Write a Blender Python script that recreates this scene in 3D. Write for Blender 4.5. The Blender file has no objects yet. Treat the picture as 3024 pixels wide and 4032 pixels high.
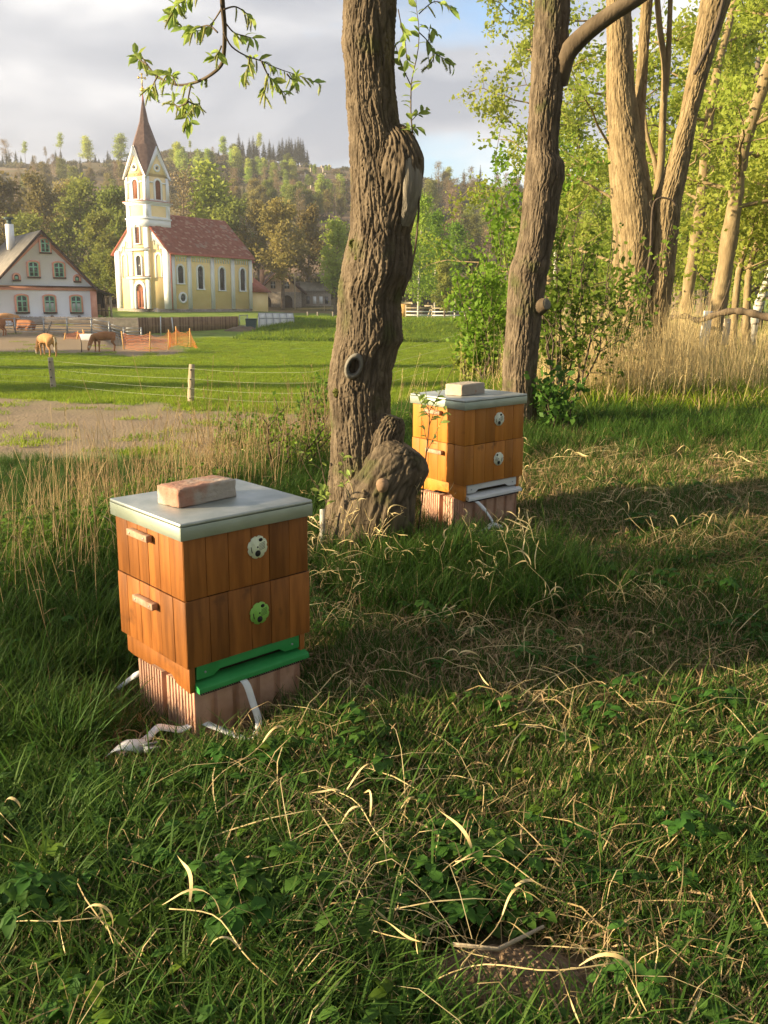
import bpy, math, random
import numpy as np
from mathutils import Vector, Matrix
PI = math.pi
rnd = random.Random(7)
sc = bpy.context.scene
col = sc.collection

# ------------------------------------------------------------------ camera
FPX = 3486.0
CAM = np.array([0.0, 0.0, 1.4])
PITCH, ROLL = math.radians(13.457), 0.012
F_ = np.array([0, math.cos(PITCH), -math.sin(PITCH)]); U0 = np.array([0, math.sin(PITCH), math.cos(PITCH)])
R_ = np.array([math.cos(ROLL), 0, 0]) + U0 * math.sin(ROLL)
U_ = np.array([-math.sin(ROLL), 0, 0]) + U0 * math.cos(ROLL)
cd = bpy.data.cameras.new('camera'); cam = bpy.data.objects.new('camera', cd); col.objects.link(cam)
cd.sensor_fit = 'VERTICAL'; cd.sensor_height = 24.0; cd.sensor_width = 18.0; cd.lens = FPX / 4032 * 24.0
cd.clip_start = 0.05; cd.clip_end = 6000
cam.matrix_world = Matrix(((R_[0], U_[0], -F_[0], CAM[0]), (R_[1], U_[1], -F_[1], CAM[1]), (R_[2], U_[2], -F_[2], CAM[2]), (0, 0, 0, 1)))
sc.camera = cam

# ------------------------------------------------------------------ world + sun
SUN_EL, SUN_AZ = math.radians(15.0), math.radians(14.0)      # azimuth: degrees behind due left (-x)
SUN_DIR = Vector((-math.cos(SUN_AZ) * math.cos(SUN_EL), -math.sin(SUN_AZ) * math.cos(SUN_EL), math.sin(SUN_EL)))
sc.view_settings.view_transform = 'Standard'; sc.view_settings.look = 'None'
sc.view_settings.exposure = 1.6; sc.view_settings.gamma = 1.0; sc.view_settings.use_curve_mapping = False
w = bpy.data.worlds.new('World'); sc.world = w; w.use_nodes = True
nt = w.node_tree; nt.nodes.clear()
def N(nt, t, **k):
    n = nt.nodes.new(t)
    for a, b in k.items():
        if a.startswith('i_'):
            n.inputs[a[2:].replace('_', ' ')].default_value = b
        else: setattr(n, a, b)
    return n
wo = N(nt, 'ShaderNodeOutputWorld'); bg = N(nt, 'ShaderNodeBackground'); bg.inputs[1].default_value = 0.067
sky = N(nt, 'ShaderNodeTexSky', sky_type='NISHITA', sun_disc=False)
sky.sun_elevation = SUN_EL; sky.sun_rotation = math.atan2(SUN_DIR.x, SUN_DIR.y)
sky.air_density = 1.3; sky.dust_density = 1.5; sky.ozone_density = 2.0
tc = N(nt, 'ShaderNodeTexCoord'); mp = N(nt, 'ShaderNodeMapping'); mp.inputs['Scale'].default_value = (1.0, 1.0, 2.6)
mp.inputs['Location'].default_value = (0.35, 0.1, 0.4)
nz = N(nt, 'ShaderNodeTexNoise'); nz.inputs['Scale'].default_value = 3.0; nz.inputs['Detail'].default_value = 7; nz.inputs['Roughness'].default_value = .47; nz.inputs['Distortion'].default_value = .25
cr = N(nt, 'ShaderNodeValToRGB')
e = cr.color_ramp.elements; e[0].position = .40; e[0].color = (2.4, 2.65, 3.2, 1); e[1].position = .66; e[1].color = (7.4, 7.3, 7.2, 1)
e2 = cr.color_ramp.elements.new(.5); e2.color = (3.8, 3.95, 4.35, 1)
nz2 = N(nt, 'ShaderNodeTexNoise'); nz2.inputs['Scale'].default_value = 1.6; nz2.inputs['Detail'].default_value = 8
mp2 = N(nt, 'ShaderNodeMapping'); mp2.inputs['Scale'].default_value = (1.0, 1.0, 3.2); mp2.inputs['Location'].default_value = (1.73, .2, .15)
mr = N(nt, 'ShaderNodeMapRange'); mr.inputs[1].default_value = .38; mr.inputs[2].default_value = .46
mx = N(nt, 'ShaderNodeMix', data_type='RGBA')
L = nt.links.new
L(tc.outputs['Generated'], mp.inputs[0]); L(mp.outputs[0], nz.inputs['Vector']); L(nz.outputs[0], cr.inputs[0])
L(tc.outputs['Generated'], mp2.inputs[0]); L(mp2.outputs[0], nz2.inputs['Vector']); L(nz2.outputs[0], mr.inputs[0])
skb = N(nt, 'ShaderNodeMix', data_type='RGBA', blend_type='MULTIPLY'); skb.inputs[0].default_value = 1; skb.inputs[7].default_value = (1.25, 1.5, 1.9, 1)
L(sky.outputs[0], skb.inputs[6])
L(mr.outputs[0], mx.inputs[0]); L(skb.outputs[2], mx.inputs[6]); L(cr.outputs[0], mx.inputs[7])
sx_ = N(nt, 'ShaderNodeSeparateXYZ'); L(tc.outputs['Generated'], sx_.inputs[0]); zr_ = N(nt, 'ShaderNodeMapRange'); zr_.inputs[1].default_value = .12; zr_.inputs[2].default_value = .8; zr_.inputs[3].default_value = 1.0; zr_.inputs[4].default_value = .55; L(sx_.outputs[2], zr_.inputs[0])
vm_ = N(nt, 'ShaderNodeVectorMath', operation='SCALE'); L(mx.outputs[2], vm_.inputs[0]); L(zr_.outputs[0], vm_.inputs['Scale']); L(vm_.outputs[0], bg.inputs[0]); L(bg.outputs[0], wo.inputs[0])
sl = bpy.data.lights.new('sun', 'SUN'); sl.energy = 5.0; sl.angle = math.radians(1.0); sl.color = (1.0, .79, .48)
so = bpy.data.objects.new('sun', sl); col.objects.link(so); so.rotation_euler = SUN_DIR.to_track_quat('Z', 'Y').to_euler()
sc.cycles.use_denoising = True; sc.cycles.max_bounces = 6; sc.cycles.diffuse_bounces = 3; sc.cycles.transmission_bounces = 4
sc.cycles.sample_clamp_indirect = 6.0
sc.cycles.caustics_reflective = False; sc.cycles.caustics_refractive = False

# ------------------------------------------------------------------ numeric helpers
def at(u, v, D):
    d = F_ + (u - 1512) / FPX * R_ - (v - 2016) / FPX * U_
    return CAM + d * (D / d[1])
def atk(x, y, D): return at(x * 1.8227, y * 1.8227, D)       # coordinates of the 1659-wide view
_p = np.random.RandomState(3).permutation(256); _p = np.concatenate([_p, _p, _p])
_g = np.random.RandomState(4).normal(size=(256, 3)); _g /= np.linalg.norm(_g, axis=1)[:, None]
def pn(P):
    P = np.asarray(P, float); i = np.floor(P).astype(int); f = P - i; i &= 255
    t = f * f * f * (f * (f * 6 - 15) + 10); out = 0
    for a in (0, 1):
        wx = t[..., 0] if a else 1 - t[..., 0]
        for b in (0, 1):
            wy = t[..., 1] if b else 1 - t[..., 1]
            for c in (0, 1):
                wz = t[..., 2] if c else 1 - t[..., 2]
                h = _p[_p[_p[i[..., 0] + a] + i[..., 1] + b] + i[..., 2] + c]
                g = _g[h]
                out = out + wx * wy * wz * (g[..., 0] * (f[..., 0] - a) + g[..., 1] * (f[..., 1] - b) + g[..., 2] * (f[..., 2] - c))
    return out
def fbm(P, o=3):
    s = 0; a = 1
    for k in range(o): s = s + a * pn(np.asarray(P) * 2 ** k + k * 7.3); a *= .5
    return s
def sst(x, a, b):
    t = np.clip((np.asarray(x, float) - a) / (b - a), 0, 1); return t * t * (3 - 2 * t)
ipl = lambda x, xs, ys: np.interp(x, xs, ys)

# ------------------------------------------------------------------ terrain height
EY = [-30, 0, 4, 8, 12, 22, 40, 60, 90]; EX = [-3.6, -2.4, -1.35, .45, 2.0, 5.3, 11, 19, 40]
def ridge(k):        # tangent of the ridge's elevation as a function of x/y
    xk = np.array([-.8, -.434, -.287, -.225, -.141, -.068, 0, .037, .089, .141, .22, .434, .8]); zk = np.array([.12, .128, .133, .145, .141, .137, .130, .124, .115, .107, .098, .08, .07])
    return np.interp(k, xk, zk)
def hgt(x, y):
    x = np.asarray(x, float); y = np.asarray(y, float); ys = np.maximum(y, 1.0); k = x / np.maximum(ys, 20)
    zr = ipl(y, [-30, 0, 2.6, 4.7, 8, 14, 30, 60, 150], [0, 0, .02, .15, .26, .34, .55, .9, 1.2])
    zh = ipl(y, [-30, 17, 26, 32, 54, 62, 70, 74, 79, 84, 150], [-1.5, -1.55, -1.62, -1.85, -2.2, -1.95, -1.43, -1.2, -.35, -.3, .3])
    zc = ipl(y, [-30, 17, 26, 32, 54, 75, 91, 99, 106, 112, 150], [-1.5, -1.55, -1.62, -1.85, -2.2, -1.95, -1.55, -.95, -.4, -.33, -.2])
    zm = ipl(y, [-30, 17, 26, 32, 54, 76, 80, 88, 92, 110, 150], [-1.5, -1.55, -1.62, -1.85, -2.15, -1.95, -1.7, -.8, -.72, -.65, -.5])
    a = sst(k, -.315, -.295); b = sst(k, -.15, -.10)
    zl = (zh * (1 - a) + zc * a) * (1 - b) + zm * b
    s = np.interp(y, EY, EX) - x
    wd = ipl(y, [0, 10, 40, 80], [5, 5, 8, 12])
    t = sst(s / wd, 0, 1)
    z = zr * (1 - t) + zl * t
    # river-side rise far right
    z = z + sst(x - np.interp(y, EY, EX) - 6, 0, 14) * sst(y, 12, 30) * 1.8
    H = ridge(k) * 440 + 1.4
    hz = H * (sst(y, 120, 440) * .62 + .38 * np.clip((y - 135) / 300, 0, 1))
    z = z + hz - sst(y, 440, 900) * H * .25
    n = .045 * pn(np.stack([x * .9, y * .9, 0 * x], -1)) + .02 * pn(np.stack([x * 2.7, y * 2.7, 0 * x + 5], -1))
    z = z + n * sst(s, -9, 2) * .9 + n * .45
    for fx_, fy_, fz_ in ((-.73, 2.9, -.012), (.42, 5.1, .125)):
        g_ = np.exp(-(((x - fx_) ** 2 + (y - fy_) ** 2) / .55 ** 2) ** 2); z = z * (1 - g_) + fz_ * g_
    far = sst(y, 150, 260)
    z = z + far * (4 * pn(np.stack([x / 90, y / 90, 0 * x], -1)) + 1.2 * pn(np.stack([x / 22, y / 22, 0 * x + 3], -1)))
    return z
def gz(x, y): return float(hgt(x, y))
def ground_at(u, v, dmin=1.0, dmax=470):
    d = F_ + (u - 1512) / FPX * R_ - (v - 2016) / FPX * U_; d = d / d[1]
    D = dmin * (dmax / dmin) ** np.linspace(0, 1, 900)
    P = CAM + d[None, :] * D[:, None]; g = P[:, 2] - hgt(P[:, 0], P[:, 1])
    i = np.argmax(g < 0)
    if g[i] >= 0: return None
    return P[i]

# ------------------------------------------------------------------ mesh helpers
class MB:
    def __init__(s): s.v = []; s.f = []; s.m = []; s.n = 0
    def add(s, V, Fc, m=0):
        V = np.asarray(V, float).reshape(-1, 3); s.v.append(V)
        for f in Fc: s.f.append(tuple(int(i) + s.n for i in f)); s.m.append(m)
        s.n += len(V); return s
    def box(s, x0, x1, y0, y1, z0, z1, m=0, M=None):
        V = np.array([(x, y, z) for x in (x0, x1) for y in (y0, y1) for z in (z0, z1)], float)
        if M is not None: V = xf(V, M)
        return s.add(V, [(0, 1, 3, 2), (4, 6, 7, 5), (0, 4, 5, 1), (2, 3, 7, 6), (0, 2, 6, 4), (1, 5, 7, 3)], m)
    def bar(s, a, b, w, h=None, m=0, up=(0, 0, 1)):
        a = np.array(a, float); b = np.array(b, float); h = h or w; d = b - a; ln = np.linalg.norm(d); d = d / ln
        u = np.array(up, float); sd = np.cross(d, u)
        if np.linalg.norm(sd) < .05: sd = np.cross(d, (0, 1, 0))
        sd /= np.linalg.norm(sd); u = np.cross(sd, d)
        V = [p + sd * i * w / 2 + u * j * h / 2 for p in (a, b) for i in (-1, 1) for j in (-1, 1)]
        return s.add(V, [(0, 1, 3, 2), (4, 6, 7, 5), (0, 4, 5, 1), (2, 3, 7, 6), (0, 2, 6, 4), (1, 5, 7, 3)], m)
    def prism(s, pts, o, ux, uy, n, t, m=0):     # polygon (2D) extruded by t along n
        o, ux, uy, n = (np.array(q, float) for q in (o, ux, uy, n)); k = len(pts)
        B = np.array([o + ux * a + uy * b for a, b in pts]); V = np.concatenate([B, B + n * t])
        area = sum(pts[i][0] * pts[(i + 1) % k][1] - pts[(i + 1) % k][0] * pts[i][1] for i in range(k))
        F0 = list(range(k)); F1 = list(range(k, 2 * k))
        if area * np.dot(np.cross(ux, uy), n) > 0: F0 = F0[::-1]
        else: F1 = F1[::-1]
        Fc = [F0, F1]
        for i in range(k): j = (i + 1) % k; Fc.append((i, j, k + j, k + i))
        return s.add(V, Fc, m)
    def tube(s, P, R, n=8, m=0, cap=True, flat=1.0):
        P = np.asarray(P, float); R = np.broadcast_to(np.asarray(R, float), (len(P),)); T = np.gradient(P, axis=0); T /= np.linalg.norm(T, axis=1)[:, None] + 1e-9
        ref = np.array([0, 0, 1.]) if abs(T[0][2]) < .9 else np.array([0, 1., 0]); V = []
        for p, r, t in zip(P, R, T):
            a = np.cross(t, ref); a /= np.linalg.norm(a) + 1e-9; b = np.cross(t, a); ref = np.cross(a, t) if False else ref
            for k in range(n): th = 2 * PI * k / n; V.append(p + r * (math.cos(th) * a + flat * math.sin(th) * b))
        Fc = [(i * n + k, i * n + (k + 1) % n, (i + 1) * n + (k + 1) % n, (i + 1) * n + k) for i in range(len(P) - 1) for k in range(n)]
        if cap: Fc += [tuple(range(n))[::-1], tuple(range((len(P) - 1) * n, len(P) * n))]
        return s.add(V, Fc, m)
    def quads(s, Q, m=0):        # Q (N,4,3)
        Q = np.asarray(Q, float); k = len(Q); s.v.append(Q.reshape(-1, 3))
        s.f.extend(map(tuple, (np.arange(4 * k).reshape(k, 4) + s.n).tolist())); s.m.extend([m] * k); s.n += 4 * k; return s
    def mesh(s, name, mats):
        me = bpy.data.meshes.new(name); V = np.concatenate(s.v)
        me.vertices.add(len(V)); me.vertices.foreach_set('co', V.ravel().astype(np.float32))
        ln = np.array([len(f) for f in s.f]); st = np.concatenate([[0], np.cumsum(ln)[:-1]])
        me.loops.add(int(ln.sum())); me.loops.foreach_set('vertex_index', np.fromiter((i for f in s.f for i in f), dtype=np.int32, count=int(ln.sum())))
        me.polygons.add(len(ln)); me.polygons.foreach_set('loop_start', st.astype(np.int32)); me.polygons.foreach_set('loop_total', ln.astype(np.int32))
        me.polygons.foreach_set('material_index', np.array(s.m, dtype=np.int32))
        me.update(calc_edges=True)
        for q in (mats if isinstance(mats, (list, tuple)) else [mats]): me.materials.append(q)
        return me
def xf(V, M): V = np.asarray(V, float); M = np.array(M); return V @ M[:3, :3].T + M[:3, 3]
def grid_mesh(name, P, mats, closed_u=False, mi=None):
    """P (nv, nu, 3) numpy -> mesh quickly; mi optional per-face keep mask / material"""
    nv, nu = P.shape[:2]; idx = np.arange(nv * nu).reshape(nv, nu)
    r = np.concatenate([idx, idx[:, :1]], 1) if closed_u else idx
    Fq = np.stack([r[:-1, :-1], r[:-1, 1:], r[1:, 1:], r[1:, :-1]], -1).reshape(-1, 4)
    return fast_mesh(name, P.reshape(-1, 3), Fq, mats)
def fast_mesh(name, V, Fq, mats, smooth=False):
    me = bpy.data.meshes.new(name); k = Fq.shape[1]
    me.vertices.add(len(V)); me.vertices.foreach_set('co', np.asarray(V, np.float32).ravel())
    me.loops.add(Fq.size); me.loops.foreach_set('vertex_index', Fq.astype(np.int32).ravel())
    me.polygons.add(len(Fq)); me.polygons.foreach_set('loop_start', np.arange(0, Fq.size, k, dtype=np.int32)); me.polygons.foreach_set('loop_total', np.full(len(Fq), k, np.int32))
    me.update(calc_edges=True)
    if smooth: me.polygons.foreach_set('use_smooth', np.ones(len(Fq), bool))
    for q in (mats if isinstance(mats, (list, tuple)) else [mats]): me.materials.append(q)
    return me
def fattr(me, name, arr):
    a = me.attributes.new(name, 'FLOAT', 'POINT'); a.data.foreach_set('value', np.asarray(arr, np.float32).ravel())
def smooth(me): me.polygons.foreach_set('use_smooth', np.ones(len(me.polygons), bool)); return me
def ob(name, me, parent=None, loc=None, rz=None, bev=0, seg=2):
    o = bpy.data.objects.new(name, me); col.objects.link(o)
    if parent is not None: o.parent = parent
    if loc is not None: o.location = loc
    if rz is not None: o.rotation_euler = (0, 0, rz)
    if bev:
        b = o.modifiers.new('bevel', 'BEVEL'); b.width = bev; b.segments = seg; b.limit_method = 'ANGLE'; b.harden_normals = False
    return o
def tag(o, label=None, cat=None, group=None, kind=None):
    if label: o['label'] = label
    if cat: o['category'] = cat
    if group: o['group'] = group
    if kind: o['kind'] = kind
    return o
def thing(name, label, cat, loc=(0, 0, 0), rz=0, group=None):
    o = bpy.data.objects.new(name, None); col.objects.link(o); o.location = loc; o.rotation_euler = (0, 0, rz); o.empty_display_size = .1
    return tag(o, label, cat, group)
def copy_tree(o, parent=None, **k):
    c = o.copy(); col.objects.link(c)
    if parent is not None: c.parent = parent
    for ch in list(o.children): copy_tree(ch, c)
    for a, b in k.items(): c[a] = b
    return c

# ------------------------------------------------------------------ materials
def hx(h): 
    h = h.lstrip('#'); c = [int(h[i:i + 2], 16) / 255 for i in (0, 2, 4)]
    return tuple(x / 12.92 if x <= .04045 else ((x + .055) / 1.055) ** 2.4 for x in c) + (1,)
def mat(name, c1, c2=None, scale=8, rough=.8, bump=0, bscale=40, stretch=(1, 1, 1), transl=0, rand=0, metal=0, detail=5, lo=.35, hi=.65, attr=None, attrc=None, spec=.3, c3=None, c3lo=.6, c3hi=.7, c3scale=3, bdist=.01, coord='Object', randhue=0):
    m = bpy.data.materials.new(name); m.use_nodes = True; t = m.node_tree; t.nodes.clear(); L = t.links.new
    out = N(t, 'ShaderNodeOutputMaterial'); b = N(t, 'ShaderNodeBsdfPrincipled'); b.inputs['Roughness'].default_value = rough; b.inputs['Metallic'].default_value = metal
    b.inputs['Specular IOR Level'].default_value = spec
    c1 = c1 if len(c1) == 4 else (*c1, 1); c2 = c2 or c1; c2 = c2 if len(c2) == 4 else (*c2, 1)
    tcn = N(t, 'ShaderNodeTexCoord'); mpn = N(t, 'ShaderNodeMapping'); mpn.inputs['Scale'].default_value = stretch
    L(tcn.outputs[coord], mpn.inputs[0])
    nn = N(t, 'ShaderNodeTexNoise'); nn.inputs['Scale'].default_value = scale; nn.inputs['Detail'].default_value = detail; L(mpn.outputs[0], nn.inputs['Vector'])
    r = N(t, 'ShaderNodeMapRange'); r.inputs[1].default_value = lo; r.inputs[2].default_value = hi; L(nn.outputs[0], r.inputs[0])
    mxn = N(t, 'ShaderNodeMix', data_type='RGBA'); mxn.inputs[6].default_value = c1; mxn.inputs[7].default_value = c2; L(r.outputs[0], mxn.inputs[0]); c = mxn.outputs[2]
    if c3:
        n3 = N(t, 'ShaderNodeTexNoise'); n3.inputs['Scale'].default_value = c3scale; n3.inputs['Detail'].default_value = 6; L(tcn.outputs[coord], n3.inputs['Vector'])
        r3 = N(t, 'ShaderNodeMapRange'); r3.inputs[1].default_value = c3lo; r3.inputs[2].default_value = c3hi; L(n3.outputs[0], r3.inputs[0])
        m3 = N(t, 'ShaderNodeMix', data_type='RGBA'); m3.inputs[7].default_value = c3; L(r3.outputs[0], m3.inputs[0]); L(c, m3.inputs[6]); c = m3.outputs[2]
    if attr:
        an = N(t, 'ShaderNodeAttribute', attribute_name=attr)
        ma = N(t, 'ShaderNodeMix', data_type='RGBA'); ma.inputs[7].default_value = attrc; L(an.outputs['Fac'], ma.inputs[0]); L(c, ma.inputs[6]); c = ma.outputs[2]
    if rand or randhue:
        oi = N(t, 'ShaderNodeObjectInfo'); h = N(t, 'ShaderNodeHueSaturation'); rr = N(t, 'ShaderNodeMapRange'); rr.inputs[3].default_value = 1 - rand; rr.inputs[4].default_value = 1 + rand
        L(oi.outputs['Random'], rr.inputs[0]); L(rr.outputs[0], h.inputs['Value']); L(c, h.inputs['Color'])
        if randhue:
            mm = N(t, 'ShaderNodeMath', operation='MULTIPLY'); mm.inputs[1].default_value = 7.31; L(oi.outputs['Random'], mm.inputs[0]); fr = N(t, 'ShaderNodeMath', operation='FRACT'); L(mm.outputs[0], fr.inputs[0])
            r2 = N(t, 'ShaderNodeMapRange'); r2.inputs[3].default_value = .5 - randhue; r2.inputs[4].default_value = .5 + randhue; L(fr.outputs[0], r2.inputs[0]); L(r2.outputs[0], h.inputs['Hue'])
        c = h.outputs[0]
    L(c, b.inputs['Base Color'])
    if bump:
        bn = N(t, 'ShaderNodeTexNoise'); bn.inputs['Scale'].default_value = bscale; bn.inputs['Detail'].default_value = 6; L(mpn.outputs[0], bn.inputs['Vector'])
        bp = N(t, 'ShaderNodeBump'); bp.inputs['Strength'].default_value = bump; bp.inputs['Distance'].default_value = bdist; L(bn.outputs[0], bp.inputs['Height']); L(bp.outputs[0], b.inputs['Normal'])
    if transl:
        tl = N(t, 'ShaderNodeBsdfTranslucent'); L(c, tl.inputs[0]); ms = N(t, 'ShaderNodeMixShader'); ms.inputs[0].default_value = transl
        L(b.outputs[0], ms.inputs[1]); L(tl.outputs[0], ms.inputs[2]); L(ms.outputs[0], out.inputs[0])
    else: L(b.outputs[0], out.inputs[0])
    return m
M = {}
M['soil'] = mat('soil', (.055, .038, .024), (.11, .08, .05), 6, .95, .8, 30, bdist=.03)
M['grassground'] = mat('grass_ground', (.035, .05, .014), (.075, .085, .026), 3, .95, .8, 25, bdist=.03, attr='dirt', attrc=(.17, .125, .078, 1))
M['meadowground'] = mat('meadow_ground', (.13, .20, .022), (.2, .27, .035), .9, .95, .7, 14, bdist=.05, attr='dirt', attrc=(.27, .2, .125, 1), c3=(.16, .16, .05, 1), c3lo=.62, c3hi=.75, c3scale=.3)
M['hillground'] = mat('hill_ground', (.17, .115, .06), (.11, .10, .035), .05, .95, .6, .6, bdist=.6, c3=(.23, .15, .09, 1), c3lo=.45, c3hi=.6, c3scale=.02)
M['dirt'] = mat('dirt', (.13, .095, .06), (.20, .15, .10), 1.2, .95, .9, 6, bdist=.08)
def leafm(n, a, b, t=.45, rand=.25, sc_=1.5, hue=.015): return mat(n, a, b, sc_, .6, transl=t, rand=rand, randhue=hue, spec=.2)
M['grass'] = leafm('grass', (.05, .115, .017), (.105, .19, .03), .4)
M['grassdry'] = mat('grass_dry', (.34, .24, .11), (.46, .35, .18), 9, .75, transl=.25, rand=.25)
M['meadowgrass'] = leafm('meadow_grass', (.19, .29, .02), (.33, .41, .035), .5, .2, .6, .01)
M['weed'] = leafm('weed_leaf', (.045, .12, .018), (.09, .19, .03), .35)
M['bush'] = leafm('bush_leaf', (.10, .19, .02), (.18, .28, .035), .45)
M['willowleaf'] = leafm('willow_leaf', (.30, .42, .09), (.42, .52, .14), .5)
M['catkin'] = leafm('catkin', (.42, .46, .15), (.5, .52, .22), .4)
M['leaf_light'] = leafm('leaf_light', (.32, .41, .06), (.48, .54, .11), .6, .2, .3)
M['leaf_mid'] = leafm('leaf_mid', (.16, .20, .035), (.27, .29, .055), .45, .25, .2)
M['leaf_olive'] = leafm('leaf_olive', (.20, .175, .05), (.33, .27, .08), .4, .25, .2)
M['leaf_birch'] = leafm('leaf_birch', (.16, .27, .022), (.27, .38, .04), .5, .2, .3)
M['leaf_bare'] = leafm('leaf_bare', (.22, .16, .09), (.3, .22, .11), .3, .2, .3)
M['needle'] = leafm('needle', (.035, .05, .022), (.07, .08, .035), .15, .3, .3)
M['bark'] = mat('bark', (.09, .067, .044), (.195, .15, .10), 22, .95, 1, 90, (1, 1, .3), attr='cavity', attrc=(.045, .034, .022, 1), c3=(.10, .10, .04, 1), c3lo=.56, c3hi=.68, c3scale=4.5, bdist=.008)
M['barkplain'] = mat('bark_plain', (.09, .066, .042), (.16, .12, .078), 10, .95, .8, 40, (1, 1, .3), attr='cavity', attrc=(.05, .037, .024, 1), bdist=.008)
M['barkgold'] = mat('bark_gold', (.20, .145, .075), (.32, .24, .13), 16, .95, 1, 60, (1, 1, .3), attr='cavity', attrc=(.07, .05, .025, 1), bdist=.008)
M['barkfar'] = mat('bark_far', (.12, .09, .065), (.2, .16, .12), 3, .95)
M['birchbark'] = mat('birch_bark', (.62, .58, .5), (.12, .1, .08), 3, .8, stretch=(1, 1, 6), lo=.5, hi=.62)
M['cutwood'] = mat('cut_wood', (.17, .13, .085), (.27, .21, .14), 9, .9, .7, 40, (6, 6, 1), bdist=.01)
M['twig'] = mat('twig', (.07, .05, .035), (.12, .09, .06), 20, .8)
def wood(n, a, b, s=3, rough=.55, knots=(.10, .035, .008, 1)):
    return mat(n, a, b, s, rough, .25, 30, (9, 9, 1), rand=.24, c3=knots, c3lo=.62, c3hi=.76, c3scale=9, bdist=.002)
M['hivewood'] = wood('hive_wood', (.22, .075, .014), (.36, .13, .026), 5)
M['hivewood2'] = wood('hive_wood_amber', (.43, .155, .02), (.54, .21, .032))
M['hivedark'] = mat('hive_gap', (.03, .016, .008))
M['handle'] = mat('handle_wood', (.32, .19, .12), (.48, .32, .22), 5, .7, .3, 40, (1, 8, 8), bdist=.002)
M['zinc'] = mat('zinc', (.36, .40, .38), (.54, .57, .55), 6, .5, .05, 30, metal=.75, spec=.5, c3=(.60, .61, .58, 1), c3lo=.5, c3hi=.75, c3scale=9)
M['rimreflect'] = mat('zinc_rim_reflection', (.33, .38, .31), (.42, .47, .40), 7, .45, .08, 30, metal=.6, spec=.5)  # green-grey of the rim is the grass reflection painted into its colour
M['green'] = mat('green_paint', (.03, .27, .065), (.045, .33, .09), 12, .5, .15, 60, bdist=.001)
M['whitep'] = mat('white_paint', (.70, .71, .72), (.78, .79, .80), 9, .6, .1, 60, bdist=.001)
M['discw'] = mat('disc_cream', (.82, .86, .62), rough=.5); M['discg'] = mat('disc_green', (.27, .55, .10), rough=.5); M['discg2'] = mat('disc_pale', (.82, .85, .70), rough=.5)
M['black'] = mat('black', (.015, .015, .015), rough=.6)
M['clay'] = mat('clay', (.50, .29, .20), (.60, .37, .27), 16, .95, .7, 60, bdist=.003, c3=(.25, .17, .12, 1), c3lo=.58, c3hi=.72, c3scale=9)
M['brick'] = mat('brick', (.46, .23, .16), (.40, .31, .24), 9, .95, 1, 40, bdist=.006, c3=(.5, .44, .37, 1), c3lo=.48, c3hi=.58, c3scale=7)
M['brick2'] = mat('brick_pale', (.44, .37, .29), (.5, .43, .35), 9, .95, 1, 30, bdist=.006, c3=(.48, .25, .16, 1), c3lo=.64, c3hi=.68, c3scale=9)
M['strap'] = mat('strap', (.90, .91, .93), (.82, .84, .87), 30, .55, .2, 400, (1, 1, 1), bdist=.0006)
M['yellow'] = mat('yellow_plaster', (.94, .70, .35), (.96, .74, .40), 1.2, .9, .2, 30)
M['whitewash'] = mat('white_plaster', (.86, .86, .86), (.80, .80, .81), 1.0, .9, .2, 30)
M['housewall'] = mat('house_wall', (.78, .79, .81), (.83, .83, .84), .8, .9, .2, 30)
M['pink'] = mat('pink_plaster', (.72, .33, .23), (.78, .4, .29), 3, .9)
M['dark'] = mat('dark_frame', (.07, .045, .04), (.1, .07, .06), 4, .8)
M['roofred'] = mat('red_tiles', (.25, .085, .06), (.32, .12, .085), 2.5, .8, rand=.3, c3=(.33, .24, .2, 1), c3lo=.56, c3hi=.7, c3scale=.9)
M['roofbrown'] = mat('spire_slate', (.125, .078, .065), (.18, .115, .095), 3, .75, .3, 10)
M['roofgrey'] = mat('grey_roof', (.20, .18, .15), (.28, .25, .21), 2, .9, .5, 12)
M['copperred'] = mat('red_sheet', (.34, .09, .06), (.40, .13, .09), 2, .6)
M['gold'] = mat('gold', (.95, .66, .12), rough=.3, metal=.85)
M['reddoor'] = mat('red_brown_wood', (.20, .07, .04), (.28, .11, .06), 6, .8)
M['glass'] = mat('window_glass', (.05, .055, .06), (.12, .12, .12), 1.5, .12, spec=.6)
M['curtain'] = mat('curtain', (.5, .5, .47), rough=.9)
M['greenframe'] = mat('green_frame', (.26, .53, .36), (.3, .58, .4), 3, .6)
M['stone'] = mat('stone', (.23, .2, .165), (.36, .31, .25), 5, .95, .9, 10, bdist=.03)
M['brownfence'] = mat('brown_board', (.30, .185, .11), (.38, .245, .15), 2, .9, rand=.15)
M['greyfence'] = mat('grey_wood', (.22, .185, .15), (.32, .27, .22), 3, .9)
M['galv'] = mat('galvanised', (.33, .35, .37), (.42, .44, .46), 6, .5, metal=.5)
M['post'] = mat('weathered_post', (.36, .29, .2), (.5, .42, .3), 6, .95, .8, 30, (1, 1, .2), bdist=.01)
M['wire'] = mat('white_wire', (.5, .52, .4), rough=.6)
M['orange'] = mat('orange_net', (.75, .2, .04), (.85, .27, .07), 3, .6, transl=.3)
M['cow'] = mat('cow_hide', (.42, .20, .075), (.55, .30, .13), 2.2, .85, .5, 60, c3=(.66, .55, .42, 1), c3lo=.6, c3hi=.68, c3scale=1.3, bdist=.01)
M['cowdark'] = mat('cow_red', (.30, .12, .05), (.38, .17, .07), 2.2, .85, c3=(.6, .5, .4, 1), c3lo=.66, c3hi=.7, c3scale=1.5)
M['cream'] = mat('cream_hair', (.62, .5, .36), rough=.9)
M['poly'] = mat('greenhouse_sheet', (.86, .87, .84), (.78, .79, .75), 1.5, .6, transl=.35)
M['bin'] = mat('bin_plastic', (.05, .09, .09), rough=.5)
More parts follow.
